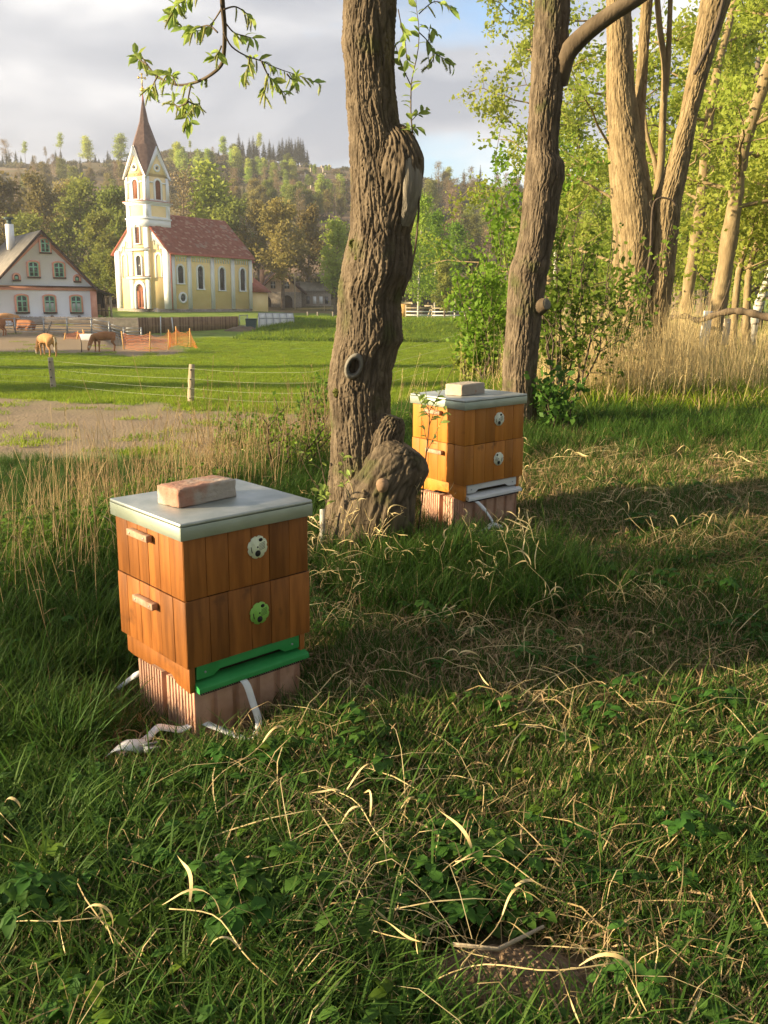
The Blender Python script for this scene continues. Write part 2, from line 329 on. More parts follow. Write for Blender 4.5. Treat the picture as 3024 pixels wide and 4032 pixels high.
M['brickwall'] = mat('pale_brick_wall', (.52, .38, .25), (.6, .45, .31), 4, .9, .5, 10)

# ------------------------------------------------------------------ ground
def build_ground():
    ys = [-30.0]
    while ys[-1] < 900:
        y = ys[-1]; ys.append(y + (1.2 if y < -6 else .11 if y < 9 else .11 * (y / 9) if y < 130 else .014 * y))
    ys = np.array(ys); nu = 300; u = np.linspace(-1, 1, nu); u = np.sign(u) * np.abs(u) ** 1.35
    hw = 26 + np.maximum(ys, 0) * .95
    Y = np.repeat(ys[:, None], nu, 1); X = u[None, :] * hw[:, None] - .05 * Y
    Z = hgt(X, Y)
    P = np.stack([X, Y, Z], -1)
    n1 = fbm(np.stack([X * .35, Y * .35, 0 * X], -1), 4); n2 = fbm(np.stack([X * .12, Y * .9, 0 * X + 9], -1), 3); K = X / np.maximum(Y, 5)
    s = np.interp(Y, EY, EX) - X
    track = sst(Y + n1 * 2.5 + 1.2 * (K + .2), 15.5, 17.5) * (1 - sst(Y + n1 * 2.2 + 8 * (K + .2), 24.3, 25.8)) * sst(s, 2.0, 4.5) * (.85 + .15 * sst(n2, -.35, .1))
    pad = sst(Y + n1 * 3, 55.5, 57.5) * (1 - sst(Y, 79, 81)) * (1 - sst(K + n1 * .02 + (Y - 58) * .001, -.235, -.215))
    spots = sst(n1 - .33, 0, .08) * sst(Y, 26, 30) * (1 - sst(Y, 60, 70)) * .5
    dirt = np.clip(np.maximum(np.maximum(track, pad), spots), 0, 1)
    bare = sst(fbm(np.stack([X * 1.1, Y * 1.1, 0 * X + 2], -1), 3), .05, .35) * (Y < 15) * .75
    A = np.maximum(dirt, bare)
    idx = np.arange(Y.size).reshape(Y.shape); q = np.stack([idx[:-1, :-1], idx[:-1, 1:], idx[1:, 1:], idx[1:, :-1]], -1)
    c = lambda a: (a[:-1, :-1] + a[1:, 1:]) / 2
    yc, tc_, pc = c(Y), c(track), c(pad)
    reg = np.where(yc > 128, 4, np.where(pc > .5, 3, np.where((tc_ > .5), 2, np.where(yc > 15.5, 1, 0))))
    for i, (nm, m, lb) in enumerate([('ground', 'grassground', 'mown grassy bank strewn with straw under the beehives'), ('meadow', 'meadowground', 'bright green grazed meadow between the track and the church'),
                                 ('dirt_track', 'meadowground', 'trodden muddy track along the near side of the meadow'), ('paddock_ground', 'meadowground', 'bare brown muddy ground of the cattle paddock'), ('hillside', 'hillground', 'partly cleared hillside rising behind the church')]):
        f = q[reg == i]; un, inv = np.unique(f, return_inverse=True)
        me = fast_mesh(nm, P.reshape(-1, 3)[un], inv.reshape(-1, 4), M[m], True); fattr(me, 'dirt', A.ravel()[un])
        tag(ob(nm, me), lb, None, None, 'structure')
build_ground()

# ------------------------------------------------------------------ church
def arch(w, h, n=10, x0=0, y0=0, rise=1.0):   # w wide, h total, semicircular head
    r = w / 2; hs = h - r * rise
    return [(x0 - r, y0), (x0 + r, y0)] + [(x0 + r * math.cos(a), y0 + hs + rise * r * math.sin(a)) for a in np.linspace(0, PI, n + 1)]
def ringpoly(mb, outer, inner, o, ux, uy, n, t, m=0):   # same length polygons -> frame solid
    o, ux, uy, n = (np.array(q, float) for q in (o, ux, uy, n)); k = len(outer)
    P = lambda pts, d: [o + ux * a + uy * b + n * d for a, b in pts]
    V = P(outer, 0) + P(inner, 0) + P(outer, t) + P(inner, t); Fc = []
    for i in range(k):
        j = (i + 1) % k
        Fc += [(2 * k + i, 2 * k + j, 3 * k + j, 3 * k + i), (i, j, 2 * k + j, 2 * k + i), (k + j, k + i, 3 * k + i, 3 * k + j)]
    mb.add(V, Fc, m)
def comb(x0, x1, top, band, teeth, n, tw):      # lombard band: straight top, arches between hanging teeth
    pts = [(x0, top)]; step = (x1 - x0) / n; pts2 = []
    for i in range(n):
        a = x0 + i * step + tw / 2; b = x0 + (i + 1) * step - tw / 2; r = (b - a) / 2; c = (a + b) / 2
        pts2 += [(a, top - band - teeth)] + [(c - r * math.cos(t), top - band - r * .9 + r * .9 * math.sin(t)) for t in np.linspace(0, PI, 7)] + [(b, top - band - teeth)]
    return pts + [(x0, top - band - teeth)] + pts2 + [(x1, top - band - teeth), (x1, top)]
def church():
    e1 = np.array([.55, .835]); e2 = np.array([-.835, .55]); B = at(672, 1221, 110)[:2]; L_, W_ = 14.6, 9.4
    z0 = -.35; C = thing('church', 'yellow and white village church with a pointed brown spire and red tiled roof', 'church', (B[0], B[1], z0), math.atan2(e1[1], e1[0]))
    def p(name, mb, m, parent=C, bev=0): return ob(name, mb.mesh(name, m), parent, bev=bev)
    X, Yv, Z = (1, 0, 0), (0, 1, 0), (0, 0, 1)
    def sx(u):
        k = (u - 1512) / FPX * .967; return (k * B[1] - B[0]) / (e1[0] - k * e1[1])
    def fy(u):
        k = (u - 1512) / FPX; return (k * B[1] - B[0]) / (e2[0] - k * e2[1])
    EZ, RZ, half = 7.15, 11.6, W_ / 2
    # plinth and walls
    p('plinth', MB().box(-.08, L_ + .08, -.08, W_ + .08, -1.2, .38), M['stone'])
    wl = MB(); wl.prism([(0, .38), (W_, .38), (W_, EZ), (half, RZ - .15), (0, EZ)], (0, 0, 0), Yv, Z, X, L_); p('wall', wl, M['yellow'])
    # side: pilasters, band, lombard frieze
    px_ = [0.0] + [sx(u) for u in (733, 824, 904)] + [L_]
    ws = [.95, .62, .62, .62, .55]
    for k, (c, ww) in enumerate(zip(px_, ws)):
        a = c if k == 0 else c - ww / 2; a = min(a, L_ - ww + .06)
        if k == 0: a = -.06
        p('pilaster', MB().box(a, a + ww, -.14, .0, .38, EZ - .05), M['whitewash'])
    fr = MB()
    b0 = [px_[0] + .9] + [q + .31 for q in px_[1:4]]; b1 = [q - .31 for q in px_[1:4]] + [L_ - .5]
    for a, b in zip(b0, b1): fr.prism(comb(a, b, EZ, .55, .55, max(4, round((b - a) / .42)), .13), (0, 0, 0), X, Z, (0, -1, 0), .09)
    p('frieze', fr, M['whitewash'])
    def win(parent, o, ux, n, w, h, zb, name='window', glass='glass', trim=.2, bars=True):
        q = MB(); oo = arch(w + 2 * trim, h + trim + .1, x0=0, y0=-.1); ii = arch(w, h)
        ringpoly(q, oo, ii, o, ux, Z, n, .16); f = p(name, q, M['whitewash'], parent)
        g = MB(); g.prism(arch(w, h), o, ux, Z, n, .03); p('pane', g, M[glass], f)
        if bars:
            b = MB(); o_ = np.array(o, float); u_ = np.array(ux, float); n_ = np.array(n, float)
            for d in (-w / 6, w / 6): b.bar(o_ + u_ * d + n_ * .05, o_ + u_ * d + n_ * .05 + np.array((0, 0, h - w * .15)), .035)
            for zz in np.arange(.3, h - .2, .32): b.bar(o_ - u_ * w / 2 + n_ * .05 + np.array((0, 0, zz)), o_ + u_ * w / 2 + n_ * .05 + np.array((0, 0, zz)), .035)
            p('glazing_bar', b, M['dark'], f)
        s = MB(); o_ = np.array(o, float); u_ = np.array(ux, float); n_ = np.array(n, float)
        s.bar(o_ - u_ * (w / 2 + trim + .06) + n_ * .1 + np.array((0, 0, -.08)), o_ + u_ * (w / 2 + trim + .06) + n_ * .1 + np.array((0, 0, -.08)), .22, .1); p('sill', s, M['whitewash'], f)
        return f
    for u, zb, h in ((698, 3.45, 2.1), (776, 2.85, 2.75), (861, 2.75, 2.8), (942, 2.75, 2.8)):
        win(C, (sx(u), 0, zb), X, (0, -1, 0), .95, h, zb)
    rw = MB(); cx = sx(704); k = 20; circ = lambda r: [(r * math.cos(a), r * math.sin(a)) for a in np.linspace(0, 2 * PI, k, endpoint=False)]
    ringpoly(rw, circ(.68), circ(.45), (cx, 0, 1.75), X, Z, (0, -1, 0), .16); f = p('round_window', rw, M['whitewash']); g = MB(); g.prism(circ(.45), (cx, 0, 1.75), X, Z, (0, -1, 0), .04); p('pane', g, M['glass'], f)
    p('downpipe', MB().tube([(.12, -.28, .3), (.12, -.28, EZ - .5), (.2, -.45, EZ - .12)], .075, 6), M['copperred'])
    # nave roof, tiles as real courses
    rf = MB(); ov = .55
    sl = (RZ - EZ) / half; ye = -ov; ze = EZ - ov * sl * .8
    rf.prism([(ye, ze), (half, RZ + .05), (W_ + ov, ze), (W_ + ov, ze + .16), (half, RZ + .24), (ye, ze + .16)], (-.28, 0, 0), Yv, Z, X, L_ + .55); roof = p('roof', rf, M['copperred'])
    tl = MB(); nrow = 26; R = random.Random(5); du = np.array([half - ye, RZ + .24 - ze - .16]); ln = np.linalg.norm(du); du /= ln; nn = np.array([-du[1], du[0]])
    for r in range(1, nrow):
        s0 = ln * r / nrow; s1 = ln * (r + 1) / nrow + .05; nx = 34
        for c in range(nx):
            x0 = -.28 + (L_ + .55) * (c + (.5 if r % 2 else 0) * .9) / nx; x1 = x0 + (L_ + .55) / nx - .02; x1 = min(x1, L_ + .27); h0 = .05 + R.random() * .035; h1 = .015
            a = np.array([ye, ze + .16]) + du * s0 + nn * h0; b = np.array([ye, ze + .16]) + du * s1 + nn * h1
            tl.add([(x0, a[0], a[1]), (x1, a[0], a[1]), (x1, b[0], b[1]), (x0, b[0], b[1]), (x0, a[0], a[1] - .06), (x1, a[0], a[1] - .06)], [(0, 1, 2, 3), (4, 5, 1, 0)], R.choice((0, 0, 0, 1, 1, 0, 0, 2)))
    me = tl.mesh('roof_tile', [M['roofred'], M['tile2'], M['tile3']]); tag(ob('roof_tile', me, roof), kind='stuff')
    p('gutter', MB().tube([(-.3, ye - .06, ze + .06), (L_ + .27, ye - .06, ze + .06)], .08, 6), M['copperred'])
    # front gable dressing
    g = MB(); rake = lambda y: EZ + (y if y < half else W_ - y) * sl
    for s in (0, 1):
        y_a, y_b = (0, half) if s == 0 else (W_, half); pts = [(y_a, EZ - .35), (y_a, EZ + .05), (y_b, RZ + .02), (y_b, RZ - 1.1)]
        n = 5; steps = []
        for i in range(n):
            t = 1 - (i + .0) / n; yy = y_a + (y_b - y_a) * t * .62; zz = rake(yy) - .75
            t2 = 1 - (i + .8) / n; y2 = y_a + (y_b - y_a) * t2 * .62
            steps += [(yy, zz), (yy, zz - .75), ((yy * .85 + y2 * .15), zz - .75), ((yy * .8 + y2 * .2), zz - .35), ((yy + y2) / 2, zz - .12), ((yy * .2 + y2 * .8), zz - .35), ((yy * .15 + y2 * .85), zz - .75), (y2, zz - .75)]
        g.prism(pts + steps, (0, 0, 0), Yv, Z, (-1, 0, 0), .09)
    p('gable_frieze', g, M['whitewash'])
    for a in (-.06, W_ - .89): p('pilaster', MB().box(-.12, 0, a, a + .95, .38, EZ + .2), M['whitewash'])
    # tower: projecting bay at the front
    tc_, hs = half, 1.8; ty0, ty1 = tc_ - hs, tc_ + hs; tx0, tx1 = -.35, 3.25
    T = MB().box(tx0, tx1, ty0, ty1, .38, 16.8); tw = p('tower', T, M['yellow'])
    def tp(name, mb, m='whitewash'): return p(name, mb, M[m], tw)
    for yy in (ty0, ty1 - .75): tp('pilaster', MB().box(tx0 - .1, tx0, yy, yy + .75, .38, 9.9))
    for z, t, pr in ((3.95, .28, .3), (7.25, .28, .22)):
        tp('cornice', MB().box(tx0 - pr - .1, tx0 - .1, ty0 - .22, ty1 + .22, z, z + t)); tp('cornice_sheet', MB().box(tx0 - pr - .2, tx0 - .1, ty0 - .3, ty1 + .3, z + t, z + t + .05), 'copperred')
    # door
    d = MB(); ringpoly(d, arch(2.0, 3.35), arch(1.35, 2.95), (tx0, tc_, .38), Yv, Z, (-1, 0, 0), .2); f = tp('doorway', d)
    d = MB(); d.prism(arch(1.35, 2.95), (tx0, tc_, .38), Yv, Z, (-1, 0, 0), .05); dd = p('door', d, M['reddoor'], f)
    tp('door_panel', MB().box(tx0 - .09, tx0 - .05, tc_ - .56, tc_ - .06, .6, 2.5).box(tx0 - .09, tx0 - .05, tc_ + .06, tc_ + .56, .6, 2.5), 'reddoor')
    p('step', MB().box(tx0 - .9, tx0, tc_ - 1.4, tc_ + 1.4, -.4, .3), M['stone'])
    win(tw, (tx0, tc_, 4.35), Yv, (-1, 0, 0), .85, 2.35, 0); win(tw, (tx0, tc_, 8.1), Yv, (-1, 0, 0), .8, 2.2, 0, glass='reddoor', trim=.14)
    for yy in (ty0 - 1.25, ty1 + 1.25):       # blind niches
        q = MB(); ringpoly(q, arch(1.15, 2.95), arch(.8, 2.7), (0, yy, 4.1), Yv, Z, (-1, 0, 0), .1); p('blind_arch', q, M['whitewash'])
        q = MB(); ringpoly(q, arch(.62, 1.15), arch(.34, .92), (0, yy + (.6 if yy < tc_ else -.6), 8.35), Yv, Z, (-1, 0, 0), .1); p('blind_arch', q, M['whitewash'])
    # tower sides above the roof: base block, ledges, panel frames
    def wrap(z0_, z1_, pr, m='whitewash', name='ledge'):
        tp(name, MB().box(tx0 - pr, tx1 + pr, ty0 - pr, ty1 + pr, z0_, z1_), m)
    wrap(9.95, 11.2, .07, name='base_block'); wrap(11.2, 11.38, .16); wrap(12.95, 13.15, .14); wrap(13.15, 13.3, .3); wrap(13.3, 13.36, .36, 'copperred')
    faces = [((tx0, ty0, 0), X, (0, -1, 0)), ((tx0, ty1, 0), (0, -1, 0), (-1, 0, 0)), ((tx1, ty1, 0), (-1, 0, 0), (0, 1, 0)), ((tx1, ty0, 0), Yv, (1, 0, 0))]
    S = 2 * hs
    for o, ux, n in faces:
        q = MB(); sq = lambda a, b, c, d_: [(a, c), (b, c), (b, d_), (a, d_)]
        ringpoly(q, sq(0, S, 11.38, 12.95), sq(.6, S - .6, 11.55, 12.8), o, ux, Z, n, .07)
        q.prism(sq(0, .5, 13.36, 16.4), o, ux, Z, n, .07); q.prism(sq(S - .5, S, 13.36, 16.4), o, ux, Z, n, .07)
        q.prism(sq(.5, S - .5, 13.36, 13.6), o, ux, Z, n, .07)
        q.prism(sq(.5, 1.15, 15.6, 15.8), o, ux, Z, n, .075); q.prism(sq(S - 1.15, S - .5, 15.6, 15.8), o, ux, Z, n, .075)
        ringpoly(q, arch(1.35, 2.75, x0=S / 2, y0=13.5), arch(.85, 2.4, x0=S / 2, y0=13.6), o, ux, Z, n, .13)
        tp('tower_trim', q); q = MB(); q.prism(arch(.85, 2.4, x0=S / 2, y0=13.6), o, ux, Z, n, .05); lv = tp('louvre_window', q, 'reddoor')
        # gable
        q = MB(); q.prism([(-.0, 16.4), (S, 16.4), (S / 2, 20.0)], np.array(o, float) - np.array(n, float) * .3, ux, Z, n, .3); tp('tower_gable', q, 'yellow')
        q = MB(); pr = np.array(o, float)
        q.prism([(-.3, 16.1), (.25, 16.55), (S / 2, 19.3), (S / 2, 20.35)], pr, ux, Z, n, .22); q.prism([(S + .3, 16.1), (S - .25, 16.55), (S / 2, 19.3), (S / 2, 20.35)], pr, ux, Z, n, .22)
        tp('gable_moulding', q)
        q = MB(); ringpoly(q, [(S / 2 + a, 17.55 + b) for a, b in circ(.52)], [(S / 2 + a, 17.55 + b) for a, b in circ(.3)], o, ux, Z, n, .1); tp('oculus', q)
        q = MB(); q.prism([(S / 2 + a, 17.55 + b) for a, b in circ(.17)], o, ux, Z, n, .05); tp('oculus_pane', q, 'glass')
    # spire: corner slopes between the gables, then a slender octagon
    cx, cy = (tx0 + tx1) / 2, tc_; q = MB(); V = []; GA = 20.3; hw = hs + .25
    mids = [(0, -hw), (hw, 0), (0, hw), (-hw, 0)]; hw = hs + .02; mids = [(0, -hw), (hw, 0), (0, hw), (-hw, 0)]; hw = hs + .2; cor = [(hw, -hw), (hw, hw), (-hw, hw), (-hw, -hw)]
    for i in range(4):
        a, b, c = mids[i], mids[(i + 1) % 4], cor[i]; dg = (c[0] * .52, c[1] * .52)
        V = [(cx + a[0], cy + a[1], GA), (cx + c[0] * 1.02, cy + c[1] * 1.02, 16.35), (cx + b[0], cy + b[1], GA), (cx + dg[0], cy + dg[1], GA + .35)]
        q.add(V, [(0, 1, 3), (1, 2, 3)], 0)
        for A_, B_ in ((V[0], V[3]), (V[3], V[2])):
            k1 = .55; A2 = tuple(np.array(A_) * (1 - k1) + np.array((cx, cy, 26.3)) * k1 - np.array([(A_[0] - cx) * .09, (A_[1] - cy) * .09, 0])); B2 = tuple(np.array(B_) * (1 - k1) + np.array((cx, cy, 26.3)) * k1 - np.array([(B_[0] - cx) * .09, (B_[1] - cy) * .09, 0]))
            q.add([A_, B_, B2, A2], [(0, 1, 2, 3)]); q.add([A2, B2, (cx, cy, 27.3)], [(0, 1, 2)])
    sp = p('spire', q, M['roofbrown'])
    p('spire_cap', MB().tube([(cx, cy, 25.4), (cx, cy, 27.35)], [.23, .05], 8), M['copperred'], sp)
    p('finial', MB().tube([(cx, cy, 27.2), (cx, cy, 28.2)], .045, 8), M['galv'], sp)
    b = MB().tube([(cx, cy, 27.9 + .27 * math.sin(a)) for a in np.linspace(-PI / 2, PI / 2, 9)], [max(.02, .27 * math.cos(a)) for a in np.linspace(-PI / 2, PI / 2, 9)], 14)
    o = p('finial_ball', b, M['gold'], sp); smooth(o.data)
    c = MB().bar((cx, cy, 28.1), (cx, cy, 30.0), .1).bar((cx - .42 * .83, cy + .42 * .55, 29.35), (cx + .42 * .83, cy - .42 * .55, 29.35), .1)
    for dx in (-1, 1): c.bar((cx + dx * .4 * .83 - .02, cy - dx * .4 * .55, 29.2), (cx + dx * .4 * .83, cy - dx * .4 * .55, 29.5), .13)
    c.bar((cx - .13, cy + .09, 29.9), (cx + .13, cy - .09, 29.9), .12); p('cross', c, M['gold'], sp)
    # apse + sacristy at the far end
    ap = MB().box(L_, L_ + 1.4, .9, W_ - .9, -.8, 6.5); p('apse_wall', ap, M['yellow'])
    ar = MB().prism([(.6, 6.4), (W_ - .6, 6.4), (half, 9.8)], (L_, 0, 0), Yv, Z, X, 1.7); p('apse_roof', ar, M['copperred'])
    sc_ = MB().box(L_ + .2, L_ + 3.6, .2, 3.6, -.8, 2.7); p('sacristy_wall', sc_, M['yellow'])
    sr = MB(); sr.add([(L_, -.2, 2.6), (L_ + 4, -.2, 2.6), (L_ + 4, 3.9, 2.6), (L_, 3.9, 2.6), (L_, 1.9, 4.9), (L_ + 2.0, 1.9, 4.9)], [(0, 1, 5, 4), (1, 2, 5), (2, 3, 4, 5), (3, 0, 4), (0, 3, 2, 1)]); p('sacristy_roof', sr, M['copperred'])
    p('handrail', MB().bar((-2.5, -.5, -.4), (-2.5, -.5, .5), .05).bar((-1.2, 1.5, -.4), (-1.2, 1.5, .5), .05).bar((-2.5, -.5, .45), (-1.2, 1.5, .45), .05), M['galv'])
def church_levels():
    names = ('tower', 'spire'); S = [o for o in bpy.data.objects if o.name in names]; S += [c for o in list(S) for c in o.children_recursive]
    for me in {o.data for o in S}:
        co = np.zeros(len(me.vertices) * 3, np.float32); me.vertices.foreach_get('co', co); co = co.reshape(-1, 3)
        co[:, 2] = np.interp(co[:, 2], [-10, 7.15, 10.1, 11.2, 12.8, 16.45, 19.7, 27, 29.4, 30.5], [-10, 7.15, 10.15, 10.9, 12.5, 15.85, 18.75, 24.9, 27.05, 27.9]); me.vertices.foreach_set('co', co.ravel()); me.update()
M['tile2'] = mat('tile_dull', (.24, .075, .055), (.30, .11, .08), 2.5, .85); M['tile3'] = mat('tile_weathered', (.38, .24, .18), (.42, .2, .15), 2.5, .85)
church()
church_levels()

# ------------------------------------------------------------------ farmhouse on the left
def house():
    D0 = 77.0; ap = at(159, 908, D0); nrm = np.array([.55, -.835]); fx = np.array([.835, .55]); zb = -.42; hw = 4.25
    org = np.array([ap[0], ap[1]]) - fx * 0
    H = thing('farmhouse', 'white gabled farmhouse with salmon trim and green windows beside the church', 'house', (org[0], org[1], zb), math.atan2(fx[1], fx[0]))
    def p(name, mb, m, parent=H): return ob(name, mb.mesh(name, M[m]), parent)
    apz = ap[2] - zb - .15; ez = 2.35; Lh = 13.0      # local: x along the gable, y into the house
    X, Yv, Z, n = (1, 0, 0), (0, 1, 0), (0, 0, 1), (0, -1, 0); s = (apz - ez) / hw
    p('wall', MB().prism([(-hw, -.6), (hw, -.6), (hw, ez), (0, apz), (-hw, ez)], (0, 0, 0), X, Z, Yv, Lh), 'housewall')
    for a in (-hw - .04, hw - .5): p('corner_pilaster', MB().box(a, a + .54, -.06, 0, -.5, ez), 'pink')
    p('string_course', MB().box(-hw - .06, hw + .06, -.1, 0, ez - .05, ez + .22), 'pink'); p('string_cap', MB().box(-hw - .15, hw + .15, -.3, 0, ez + .22, ez + .32), 'dark')
    q = MB()
    for sg in (-1, 1): q.prism([(sg * hw, ez + .35), (sg * (hw - .35), ez + .35), (0, apz - .5), (0, apz - .12)], (0, 0, 0), X, Z, n, .05)
    p('gable_band', q, 'pink')
    q = MB(); o1, o2 = .12, .3
    for sg in (-1, 1): q.prism([(sg * (hw + o1), ez - o1 * s * .6), (0, apz + .02), (0, apz + .2), (sg * (hw + o1), ez - o1 * s * .6 + .18)], (0, -.35, 0), X, Z, Yv, Lh + .6)
    rf = p('roof', q, 'roofgrey')
    q = MB()
    for sg in (-1, 1): q.prism([(sg * (hw + o1), ez - o1 * s * .6 - .08), (0, apz - .06), (0, apz + .22), (sg * (hw + o1), ez - o1 * s * .6 + .2)], (0, -.35, 0), X, Z, n, .05)
    p('barge_board', q, 'dark', rf)
    ch = MB().box(-1.55, -.95, 5.6, 6.2, apz - 1.2, apz + .95); c = p('chimney', ch, 'whitewash', rf); p('chimney_cap', MB().tube([(-1.25, 5.9, apz + .95), (-1.25, 5.9, apz + 1.35)], .2, 10).box(-1.6, -.9, 5.55, 6.25, apz + 1.35, apz + 1.5), 'bin', rf)
    def ux(u, zc=1.5):
        k = (u - 1512) / FPX * (math.cos(PITCH) - (zc - 1.4) / 77 * math.sin(PITCH)); return (k * org[1] - org[0]) / (fx[0] - k * fx[1])
    def win(u, zc, w, h, small=False):
        x = ux(u, zc); o = (x, 0, zc); q = MB(); t = .14 if not small else .16
        sg = lambda w_, h_, y0, r: [(-w_ / 2, y0), (w_ / 2, y0)] + [(w_ / 2 * math.cos(a), y0 + h_ - r + r * math.sin(a)) for a in np.linspace(0, PI, 9)]
        r = .14 if not small else w / 2
        ringpoly(q, sg(w + 2 * t, h + t, 0, r + (.05 if not small else t)), sg(w, h - .02, .02, r), o, X, Z, n, .09); f = p('window', q, 'pink')
        g = MB(); g.prism(sg(w, h, 0, r), o, X, Z, n, .02); p('pane', g, 'glass', f)
        if not small:
            b = MB(); ringpoly(b, sg(w, h, 0, r), sg(w - .16, h - .12, .07, r), o, X, Z, n, .07); b.box(x - .05, x + .05, -.07, 0, zc, zc + h - .06); b.box(x - w / 2, x + w / 2, -.065, 0, zc + h * .62, zc + h * .7); b.box(x - w / 2, x + w / 2, -.055, 0, zc + h * .3, zc + h * .33)
            p('sash', b, 'greenframe', f)
            cu = MB().box(x - w / 2 + .08, x - .06, -.035, 0, zc + .05, zc + h * .55).box(x + .06, x + w / 2 - .08, -.035, 0, zc + .05, zc + h * .55)
            if zc < 2 and u > 100: p('curtain', cu, 'curtain', f)
        else: p('sash', MB().box(x - .12, x + .12, -.04, 0, zc + .05, zc + .28), 'greenframe', f)
        p('sill', MB().box(x - w / 2 - .12, x + w / 2 + .12, -.2, 0, zc - .12, zc), 'dark', f)
    for u in (78, 187, 291): win(u, .5, .85, 1.35)
    for u in (121, 221): win(u, 3.38, .8, 1.2)
    win(165, 5.38, .72, 1.1)
    for u in (53, 291): win(u, 3.1, .36, .42, True)
    for u in (189, 296): p('vent', MB().box(ux(u) - .12, ux(u) + .12, -.03, 0, .12, .22), 'dark')
house()
# open shed right of the farmhouse
def shed():
    c = at(408, 1240, 84); S = thing('timber_shed', 'dark open timber shed with sloping roof right of the white farmhouse', 'shed', (c[0], c[1], -.45), .45)
    p = lambda nme, mb, m: ob(nme, mb.mesh(nme, M[m]), S)
    p('roof', MB().prism([(-2.4, 3.1), (1.0, 1.95), (1.0, 2.08), (-2.4, 3.26)], (0, -.3, 0), (1, 0, 0), (0, 0, 1), (0, 1, 0), 5), 'dark')
    for x, y in ((.7, 0), (.7, 4), (-1.9, 4)): p('post', MB().bar((x, y, -.8), (x, y, 2.3 - x * .25), .18), 'post' if y == 0 else 'dark')
    p('back_wall', MB().box(-2.2, .8, 4.1, 4.2, -.8, 2.2), 'dark'); p('rail', MB().bar((-2, .02, .6), (.7, .02, .6), .08), 'dark')
    q = MB(); R = random.Random(2)
    for i in range(9): q.bar((-2 + i * .35, 3.3, 0 + .0), (-2 + i * .35, 3.3, .5 + R.random()), .3, .3)
    p('log_stack', q, 'brownfence')
shed()

